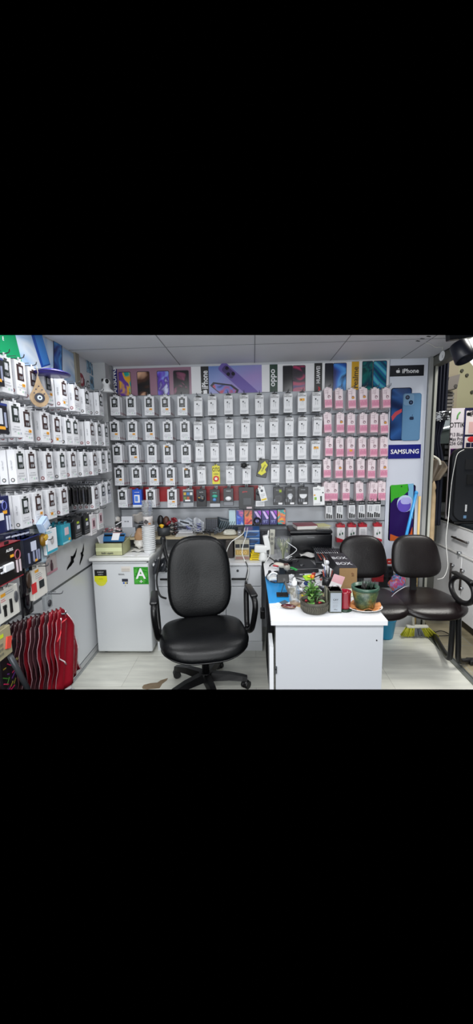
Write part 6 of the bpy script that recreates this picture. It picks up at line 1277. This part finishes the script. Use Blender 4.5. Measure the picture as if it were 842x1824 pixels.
for i, (px, py, c_, s_, h_) in enumerate(spots):
    p = T(px, py, z7+h_*.5); col = 'e0e1e4' if c_ == 'PAPER' else c_; b = MB(); m = mat(col, .35)
    kind = i % 4; R_z = RZ(rq.uniform(-1, 1)) @ RX(rq.uniform(-.15, .15)); zz = z7+h_*.5+.004
    if kind == 0: b.box((p.x, p.y, zz), (s_, s_*.55, h_*.8), m, R_z, .003, 2); b.box((p.x, p.y, zz+h_*.42), (s_*.5, s_*.3, .002), mat('6a6d74', .4), R_z); nm, ct = 'small_device', 'device'
    elif kind == 1:
        b.tube(smooth_pts([V(p.x+rq.uniform(-s_, s_)*.6, p.y+rq.uniform(-s_, s_)*.6, z7+.006+rq.random()*h_) for _ in range(9)], 5), .0035, m, 6); b.box((p.x, p.y, zz), (.02, .012, .01), m, R_z, .002, 1); nm, ct = 'coiled_cable', 'cable'
    elif kind == 2: b.box((p.x, p.y, zz), (s_*.9, s_*.35, h_*.5), m, R_z, .004, 2); b.box((p.x+.01, p.y-.01, zz+h_*.3), (s_*.3, s_*.2, h_*.3), mat('8c8f95', .4), R_z, .002, 1); nm, ct = 'phone_part', 'phone part'
    else:
        b.ball((p.x, p.y, zz), (s_*.4, s_*.3, h_*.5), m, 12, 7); b.tube(smooth_pts([V(p.x, p.y, zz), V(p.x+s_*.6, p.y-s_*.2, z7+.005), V(p.x+s_*.2, p.y-s_*.6, z7+.005), V(p.x-s_*.4, p.y-s_*.5, z7+.008)], 5), .0025, mat('d0d2d4' if i % 8 == 3 else '18191c', .4), 5); nm, ct = 'earphone_set', 'earphones'
    rowd = 'near the printer' if py < 1012 else ('in the middle of the desk' if py < 1036 else 'behind the leafy plant and bottle')
    tag(b.build(nm), '%s %s in the clutter %s, %s' % (desc.get(c_ if c_ == 'PAPER' else c_[0], 'small'), nm.replace('_', ' '), rowd, 'left part' if px < 510 else ('centre part' if px < 550 else ('right part' if px < 575 else 'far right part'))), ct, 'small electronics on the desk')
for i, (pts, r_, c_, lab) in enumerate([
    ([(475, 990), (490, 1000), (500, 1008), (486, 1004), (480, 1008)], .005, '101114', 'black cable at the left rear corner of the desk'),
    ([(496, 1008), (512, 1004), (530, 1006), (522, 1014), (506, 1012)], .005, '141518', 'black cable loop in front of the bouquet'),
    ([(480, 1018), (474, 1028), (480, 1034), (492, 1038), (500, 1030)], .004, '1a1b1e', 'thin black cable looping over the white paper'),
    ([(522, 1028), (545, 1034), (570, 1024), (590, 1022)], .004, '131417', 'black cable crossing the closed laptop'),
    ([(530, 1036), (536, 1048), (548, 1058), (560, 1060)], .003, '35383c', 'dark grey cable running behind the leafy plant'),
    ([(548, 1050), (560, 1046), (572, 1052), (566, 1058)], .003, 'd8dade', 'white cable behind the leafy plant')]):
    cable([T(*q, z7+.02+.012*math.sin(k*2+i)) for k, q in enumerate(pts)], r_, c_, 'desk_cable', lab)
cable([B(510, 965, 3.0), B(520, 972, 2.98), B(528, 979, 2.96), B(520, 987, 2.93), B(508, 994, 2.9), B(520, 991, 2.9)], .003, 'd4d6d8', 'white_cable', 'bent white cable in front of the printer, left side')
sheet('leaflet', [(606, 1054), (628, 1048), (632, 1062), (612, 1066)], z7+.001, mat('d8e4cc', .4), 'white leaflet with green print between the box and the pot', 'leaflet', .003)
b = MB(); p = T(622, 1056, z7); b.text('FR', (p.x, p.y, z7+.0045), X, Y, .02, mat('4aa040', .5)); o = b.build('leaflet_print', None); tag(o, 'green letters printed on the white leaflet behind the red cup', 'lettering')

# ================================================================== RED BAGS AT THE LEFT
RB = [mat('7a1420', .25), mat('641019', .25), mat('84202a', .25), mat('3c2226', .25), mat('2c1a1e', .25)]
n_b = 14
def bagf(a, v):       # a across (near edge 0), v down; the bag hangs from a gathered top
    wdt = .105*(.55+.45*min(1, v*4)); top = .05*math.sin(PI*min(1, a*1.15))**.7
    return V(.010*math.sin(a*7+v*5)*(.3+v)+.007*math.sin(a*19+v*13)+.03*v*a, (a-.5)*2*wdt+.02*v, .02+top*(1-v)-.41*v*(1-.10*a)-.02*abs(a-.5))
for i in range(n_b):
    u = i/(n_b-1); xx = -1.055-.018*i; yy_ = 1.985-.010*i
    root = thing('plastic_bag', (xx, yy_, .735-.035*u), 'dark red carrier bag, %s of the bunch counted from the shop floor' % ORD[i], 'bag', 'red carrier bags')
    b = MB(); b.grid(bagf, 14, 16, RB[(0, 1, 0, 3, 1, 4, 3, 1, 4, 3, 3, 4, 4, 3)[i]], .004); b.build('sheet', root, local=True)
    b = MB(); b.tube([bagf(0, v/8)+V(.002, -.002, 0) for v in range(9)], .0018, mat(('9c7c82', '5c3a40')[i % 2], .3), 4)
    if i == 0:
        b.tube([bagf(.98, v/8)+V(.004, 0, 0) for v in range(9)], .003, mat('d8c4c8', .3), 4)
        b.tube([bagf(.30+.12*math.sin(v*.9), .1+v*.08)+V(.006, 0, 0) for v in range(9)], .004, mat('e6dadc', .3), 4)
        b.tube([bagf(.1+.08*v, .30-.02*v)+V(.006, 0, 0) for v in range(9)], .004, mat('c8323c', .3), 4)
    b.build('white_line', root, local=True)
b = MB(); b.tube([(XL, 1.985, .765), (-1.03, 1.985, .765)], .005, CHROME, 8); b.tube([(-1.03, 1.985, .765), (-1.025, 1.985, .785)], .005, CHROME, 8); tag(b.build('bag_rail'), 'metal rod from the left wall carrying the red bags', 'rod')
b = MB(); p0_ = S(18, 1168, -1.16); p1_ = S(50, 1228, -1.16); b.tube([p0_, p1_], .014, mat('4a4d52', .35, .5), 6); tag(b.build('metal_strut'), 'dark metal strut slanting down in front of the scribbled card', 'strut')
root = thing('white_bag', (-1.10, 2.2, .0), 'crumpled white plastic bag on the floor at the bottom left', 'bag')
b = MB(); c = S(95, 1232, -1.15); lump(b, c, (.10, .12, .045), mat('e2e4e6', .3), .22, 6, 24, 14); b.build('bag', root)
# bird stickers and bottle of the white panel
def bird(px0, py0, px1, py1, nm):
    a = S(px0, py0, XL+.014); c = S(px1, py1, XL+.014); d = c-a; L = d.length; up = d.normalized(); sd = up.cross(X)
    pts = [(0, 0), (.10, .16), (.22, .30), (.28, .44), (.34, .50), (.20, .56), (.26, .70), (.20, .85), (.10, 1.0), (.10, .80), (.04, .62), (-.06, .56), (-.16, .52), (-.06, .46), (.02, .40), (-.02, .25), (-.06, .1)]
    b = MB(); b.prism([(q[0]*L*.62, q[1]*L) for q in pts], a, sd*1 if sd.y > 0 else -sd, up, .0012, mat('050506', .9, spec=.1)); return tag(b.build('bird_sticker'), nm, 'sticker')
bird(119, 1016, 136, 974, 'black bird sticker on the white left panel, the bigger one')
bird(142, 1007, 148, 967, 'black bird sticker on the white left panel, the narrow one near the refrigerator')

# ================================================================== BEYOND THE GLASS DOOR
# white cabinet with dark top
WC = mat('e2e3e5', .35); cxf = 1.85
y0c, y1c, zc1 = 2.55, 4.30, .90
A1 = S(778, 918, cxf)
zc1 = A1.z; y1c = A1.y
root = thing('display_cabinet', (2.1, 3.4, 0), 'white drawer cabinet with a black glass top in the passage, right edge', 'cabinet')
b = MB(); b.bb((cxf+.018, y0c, .09), (2.35, y1c, zc1-.03), mat('bfc1c3', .4)); b.build('carcass', root)
b = MB(); b.bb((cxf-.01, y0c, zc1-.028), (2.36, y1c+.01, zc1), mat('2a2f33', .08, coat=1)); b.build('glass_top', root)
b = MB(); b.bb((cxf-.012, y0c, zc1-.036), (cxf+.02, y1c+.012, zc1-.026), mat('d6d6d2', .35)); b.build('edge_strip', root)
b = MB(); b.bb((cxf+.05, y0c, 0), (2.3, y1c-.03, .09), mat('3a352e', .6)); b.build('plinth', root)
zd = S(776, 966, cxf).z; ysp = S(822, 1000, cxf).y
b = MB(); b.bb((cxf, y0c, zd+.008), (cxf+.018, y1c-.004, zc1-.04), WC, .003, 1); dd = b.build('drawer', root)
def handle_h(par, a, c, r_=.010):
    b = MB(); d_ = (c-a).normalized(); b.tube([a-X*.03, c-X*.03], r_, mat('231c1a', .35), 4)
    for q in (a+d_*.02, c-d_*.02): b.tube([q, q-X*.03], .008, CHROME, 6)
    b.build('handle', par)
h0, h1 = S(810, 956, cxf), S(837, 965, cxf); h1.z = h0.z; handle_h(dd, h0, h1)
b = MB(); q = S(821, 985, cxf); b.cyl(q, q-X*.03, .013, CHROME, n=14); b.box(q-X*.03, (.01, .012, .03), CHROME); b.build('lock', root)
b = MB(); b.bb((cxf-.012, y0c, zd-.006), (cxf+.02, y1c, zd+.006), mat('e3e3e0', .3)); b.build('edge_strip', root)
b = MB(); b.bb((cxf, ysp+.004, .095), (cxf+.018, y1c-.004, zd-.008), WC, .003, 1); d1 = b.build('door', root)
b = MB(); b.bb((cxf, y0c, .095), (cxf+.018, ysp-.004, zd-.008), WC, .003, 1); d2 = b.build('door', root)
a_, c_ = S(809, 1003, cxf), S(809, 1043, cxf); c_.y = a_.y; handle_h(d1, c_, a_)
a_, c_ = S(827, 1013, cxf), S(827, 1053, cxf); c_.y = a_.y; handle_h(d2, c_, a_)
# monitor seen from behind
root = thing('monitor', (2.1, 3.5, zc1), 'black monitor seen from behind on the glass topped cabinet', 'monitor')
MBK = mat('202226', .4)
ym = 3.55; mz = lambda py: B(830, py, ym).z; mx = lambda px: B(px, 870, ym).x
b = MB(); pts = rr(.62, mz(798)-mz(932), .09, 8); cx_ = mx(803)+.31; cz_ = (mz(798)+mz(932))/2
nb_ = len(pts); 
for (sc1, y_a) in ((1, 0),): b.prism(pts, (cx_, ym+.06, cz_), X, Z, .05, MBK); b.prism([(q[0]*.93, q[1]*.92) for q in pts], (cx_, ym+.01, cz_), X, Z, .04, MBK)
b.build('shell', root)
b = MB(); b.bb((mx(822), ym-.036, mz(836)), (mx(836), ym-.03, mz(818)), mat('1a1b1e', .5)); b.build('port_panel', root); b = MB(); b.bb((mx(826), ym-.038, mz(862)), (mx(850), ym-.03, mz(845)), mat('101113', .5)); b.build('port_panel', root); x_ = 0
b = MB(); b.bb((mx(818), ym+.02, zc1), (mx(850), ym+.08, mz(925)), BLACK); b.box(((mx(835)), ym+.06, zc1+.008), (.26, .2, .016), BLACK, None, .005, 2); b.build('stand', root)
b = MB(); b.bb((mx(826), ym-.04, mz(910)), (mx(829), ym-.036, mz(898)), mat('b8babd', .4)); b.bb((mx(824), ym-.04, mz(922)), (mx(829), ym-.036, mz(917)), mat('5a7a9a', .4)); b.build('label', root)
cable([B(826, 801, 3.50), B(815, 808, 3.48), B(810, 825, 3.47), B(804, 860, 3.46), B(800, 900, 3.44), B(798, 925, 3.3), B(794, 960, 3.3), B(796, 990, 3.3), B(797, 1010, 3.3), B(790, 1028, 3.3), B(778, 1032, 3.3)], .003, 'd9dad6', 'white_cable', 'white cable hanging from the monitor down to the bench', 8)
# poster walls beyond
yq = 4.2
root = thing('shop_banner', (2.3, yq, 1.2), 'white shop banner with dark lettering and a violet picture, behind the monitor', 'banner')
qx = lambda px: B(px, 800, yq).x; qz = lambda py: B(815, py, yq).z
b = MB(); b.bb((qx(800), yq, qz(925)), (qx(824), yq+.02, qz(727)), mat('cdc6cc', .4)); b.build('panel', root)
b = MB(); b.bb((qx(824), yq-.01, qz(925)), (qx(870), yq+.02, qz(727)), mat('d2c8c8', .4)); b.bb((qx(822.5), yq-.012, qz(925)), (qx(825), yq-.009, qz(727)), mat('20204a', .4)); b.bb((qx(825), yq-.012, qz(732)), (qx(870), yq-.009, qz(727)), mat('15153a', .4)); b.bb((qx(825), yq-.012, qz(778)), (qx(870), yq-.009, qz(774.5)), mat('15182c', .4)); b.bb((qx(831), yq-.012, qz(772)), (qx(870), yq-.009, qz(752)), mat('c8a4a0', .4))
apple(b, (qx(830), yq-.013, qz(738)), X, Z, .05, BLACK); b.text('iPhone', (qx(846), yq-.013, qz(738)), X, Z, .05, BLACK, .16)
b.ball((qx(837), yq-.01, qz(783)), (.04, .004, .03), mat('b8282c', .4), 14, 8); b.bb((qx(828), yq-.012, qz(797)), (qx(836), yq-.009, qz(789)), mat('191a34', .4)); b.bb((qx(837), yq-.012, qz(797)), (qx(846), yq-.009, qz(789)), mat('191a34', .4)); b.build('panel', root)
b = MB(); b.text('OTTIK', (qx(811.5), yq-.001, qz(757)), X, Z, .05, BLACK, .15); 
for t_, py in (('P13 Blue', 774), ('Max Pro', 782), ('256 GB', 789.5)): b.text(t_, (qx(811), yq-.001, qz(py)), X, Z, .036, mat('2a2630', .4), .13)
b.tube(smooth_pts([(qx(815), yq-.002, qz(734)), (qx(811.5), yq-.002, qz(739)), (qx(810.5), yq-.002, qz(746))], 5), .008, mat('5a9a50', .4), 6); b.build('lettering', root)
b = MB(); b.bb((qx(802), yq-.004, qz(860)), (qx(822), yq, qz(799)), art(['5a2a66', '8a2a78', '2a1a40', '141022'], 5, 81)); b.build('picture', root)
# air unit grid, painted lamp reflections, dark window area
yg = 4.7; gx = lambda px: B(px, 700, yg).x; gz = lambda py: B(800, py, yg).z
root = thing('roller_shutter', (gx(800), yg, gz(735)), 'grey brown shutter box with horizontal slats beyond the door', 'shutter')
b = MB(); b.prism([(gx(789), gz(697)), (gx(807), gz(693)), (gx(811), gz(669)), (gx(792), gz(674))], (0, yg, 0), X, Z, .08, mat('6b6560', .5)); b.build('housing', root)
b = MB()
for k in range(6): b.bb((gx(789), yg-.01, gz(737-k*6.5)), (gx(808), yg+.02, gz(732.5-k*6.5)), mat(('6e6a66', '625e5a')[k % 2], .5))
b.bb((gx(789), yg+.02, gz(738)), (gx(808), yg+.04, gz(697)), mat('55514e', .5)); b.build('slats', root)
b = MB(); b.prism([(gx(790), gz(699)), (gx(806), gz(693)), (gx(806), gz(694.5)), (gx(790), gz(700.5))], (0, yg-.082, 0), X, Z, .004, BLACK); b.cyl((gx(804), yg-.086, gz(690)), (gx(804), yg-.08, gz(690)), .02, mat('3a3733', .5), n=12); b.build('latch', root)
b = MB(); b.bb((gx(788), yg+.04, gz(790)), (gx(812), yg+.06, gz(738)), mat('8a949a', .4)); b.bb((gx(788), yg+.02, gz(800)), (gx(812), yg+.03, gz(764)), mat('3a4444', .5)); tag(b.build('shop_window'), 'grey window pane below the shutter beyond the door', 'window')
for i, (pya, pyb) in enumerate([(738, 733.5), (764, 760)]):
    b = MB(); b.prism([(gx(789), gz(pya)), (gx(806), gz(pyb)), (gx(806), gz(pyb-2.2)), (gx(789), gz(pya-2.2))], (0, yg-.02, 0), X, Z, .02, mat('f4f6f2', .4, emit=1.6)); tag(b.build('lamp_reflection'), ('bright painted lamp reflection under the shutter beyond the door', 'lower painted lamp reflection behind the lettered banner')[i], 'lamp')  # glowing strips stand in for the reflection of lamps
yk = 4.3; kx = lambda px: B(px, 850, yk).x; kz = lambda py: B(795, py, yk).z
root = thing('dark_shelf_rack', (kx(796), yk, kz(930)), 'dark rack with small white packets between the curtain and the banner', 'rack')
b = MB(); b.bb((kx(786), yk+.04, kz(905)), (kx(802), yk+.08, kz(790)), mat('14171c', .5)); b.build('back', root)
for k in range(6): b = MB(); b.box((kx(795+(k % 2)), yk+.03, kz(796+k*10)), (.05, .01, .036), mat(('8a8f96', '55595f', 'a9adb2')[k % 3], .4)); b.build('packet', root)
b = MB(); b.bb((kx(772), yk, kz(912)), (kx(796), yk+.05, kz(895)), mat('a4abb2', .4)); 
for k in range(5): b.bb((kx(774+k*4.4), yk-.004, kz(911)), (kx(777+k*4.4), yk, kz(897)), mat('c4cad0', .4))
tag(b.build('window_blind'), 'pale grey gridded pane at the end of the glass top', 'window')
# curtain with tieback
yk = 3.62; cu = thing('curtain', (1.66, yk, 0), 'long navy curtain gathered by a silver tieback beside the door frame', 'curtain')
def cur(u, v):
    z = 2.55-1.62*v; c0 = B(770, 690, yk).x; w_ = .125*(1-.35*math.exp(-((v-.52)/.07)**2)); return (c0+.008+w_*u+.0*v, yk+.022*math.sin(u*PI*9)*(1-.3*v), z)
b = MB(); b.grid(cur, 54, 24, mat('0c1124', .85), .004); b.build('cloth', cu)
zt_b = B(782, 743, yk).z; xt0 = B(771, 743, yk).x
b = MB(); b.grid(lambda u, v: (xt0+.12*u, yk-.035-.02*math.sin(PI*u), zt_b-.04+.08*v+.01*u), 12, 6, mat('6a6c70', .3, .8), .006)
rq = random.Random(8)
for k in range(40): u, v = rq.random(), rq.random(); b.ball((xt0+.12*u, yk-.042-.02*math.sin(PI*u), zt_b-.04+.08*v), (.006, .005, .006), mat(('d8dade', '2a2c30', '9a9ca0')[k % 3], .2, .7), 6, 4)
b.build('tieback', cu)
# net bag on a white hook and beige fabric roll
b = MB(); b.grid(lambda u, v: (B(766, 850, 3.53).x+.14*u*(1-.55*abs(v-.35)), 3.53+.02*math.sin(u*9+v*4), B(768, 822, 3.53).z-.22*v*(1-.3*u)+.03*(1-u)), 16, 12, mat('6f6354', .5, alpha=.8), .004); tag(b.build('net_bag'), 'brown see-through net bag hanging behind the door frame', 'bag')
b = MB(); b.tube(smooth_pts([B(768, 811, 3.5), B(776, 815, 3.5), B(782, 820, 3.5), B(784, 828, 3.5)], 5), .009, mat('d9d6c8', .4), 8); tag(b.build('white_hook'), 'white plastic hook above the brown net bag', 'hook')
fy = 3.545
root = thing('fabric_roll', (B(771, 900, fy).x, fy, .8), 'long beige tied fabric roll hanging beside the door frame', 'fabric')
p0_ = B(772, 857, fy); b = MB(); prof = [(.008, 0), (.020, -.03), (.024, -.06), (.017, -.08), (.024, -.14), (.026, -.3), (.028, -.48), (.025, -.60), (.018, -.62)]
b.lathe(p0_, [(r_, z) for r_, z in prof], mat('b79f7c', .7, noise=.2, nscale=12, bump=.8, bscale=30), 18); b.build('roll', root)
b = MB(); b.tube([B(771, 815, fy), p0_], .004, mat('d5c8a8', .5), 6); b.build('string', root)
# spotlight and lit sign box and tag
s0 = B(814, 620, 2.75); R = RY(math.radians(-14)) @ RX(math.radians(-22))
root = thing('track_spotlight', s0, 'black cylindrical spotlight under the ceiling at the top right', 'spotlight')
b = MB(); c = B(822, 626, 2.72)
b.lathe(c, [(.001, .055), (.054, .055), (.058, .05), (.062, -.06), (.058, -.065), (.055, -.065), (.052, -.03), (.001, -.03)], mat('191b26', .4), 28, R=R); b.build('housing', root)
b = MB(); b.lathe(c, [(.001, .0555), (.05, .0558), (.054, .054)], mat('55575a', .5), 24, R=R); b.build('cap', root)
b = MB(); b.tube([c+R @ V(0, 0, .05), c+V(.01, .02, .13)], .010, mat('5f6164', .4), 8); b.build('arm', root)
b = MB(); ct = B(818, 603, 2.74); b.box(ct+V(0, 0, .02), (.16, .05, .05), mat('101218', .4), RY(-.1), .004, 1); b.build('track_mount', root)
s1 = [B(*q, 2.8) for q in ((829, 605), (842, 598), (860, 598), (860, 660), (842, 637))]
root = thing('light_box', s1[0], 'glowing white lamp box at the top right edge', 'lamp')
b = MB(); b.prism([(q.x, q.z) for q in s1], (0, 2.86, 0), X, Z, .05, mat('f2f3ea', .4, emit=.9)); b.build('diffuser', root)
b = MB(); b.tube([s1[0]+V(-.004, .03, 0), s1[4]+V(-.004, .03, 0)], .008, mat('5d5e50', .5), 6); b.build('frame', root)
tg = B(786.5, 634, 2.95); root = thing('hanging_tag', tg, 'white oval tag hanging by a wire under the ceiling near the spotlight', 'tag')
b = MB(); b.prism([(.018*math.cos(t)+.006*math.sin(t), .034*math.sin(t)) for t in [2*PI*i/24 for i in range(24)]], tg, X, Z, .003, mat('cfd2d6', .4)); b.box(tg+V(.003, -.004, -.005), (.003, .001, .02), INKG); b.build('tag_plate', root)
b = MB(); b.tube(smooth_pts([tg+Z*.034, tg+V(.0, 0, .06), B(776, 619, 2.95), B(768, 614, 2.95), B(757, 610, 2.95)], 5), .0022, mat('b9b9b2', .5), 5); b.build('wire', root)

# ================================================================== END OF THE MODELLED ROOM
# the room is modelled only as far up and down as the photograph shows of it
bpy.context.view_layer.update()
def trim(o, co_, no_):
    me = o.data; mw = o.matrix_world; d = [((mw @ v.co)-co_).dot(no_) for v in me.vertices]
    if not d or max(d) < .002: return False
    if min(d) > -.001: return True
    if me.users > 1: o.data = me = me.copy()
    inv = mw.inverted(); bm = bmesh.new(); bm.from_mesh(me)
    lc = inv @ co_; ln = (mw.to_3x3().transposed() @ no_).normalized()
    r_ = bmesh.ops.bisect_plane(bm, geom=bm.verts[:]+bm.edges[:]+bm.faces[:], plane_co=lc, plane_no=ln, clear_outer=True)
    ed = [e for e in r_['geom_cut'] if isinstance(e, bmesh.types.BMEdge) and e.is_valid]
    try: bmesh.ops.holes_fill(bm, edges=[e for e in ed if e.is_boundary], sides=0)
    except Exception: pass
    bm.to_mesh(me); bm.free(); return len(me.vertices) == 0
top_n = ray(0, 597.0).cross(ray(842, 597.0)).normalized(); 
if top_n.dot(ray(421, 500)) < 0: top_n = -top_n
bot_n = ray(0, 1228.0).cross(ray(842, 1228.0)).normalized()
if bot_n.dot(ray(421, 1300)) < 0: bot_n = -bot_n
gone = []
for o in list(SC.objects):
    if o.type != 'MESH': continue
    if trim(o, CAM, top_n) or trim(o, CAM, bot_n): gone.append(o)
for o in gone:
    if not o.children: bpy.data.objects.remove(o)
for o in list(SC.objects):
    if o.type == 'EMPTY' and not o.children: bpy.data.objects.remove(o)
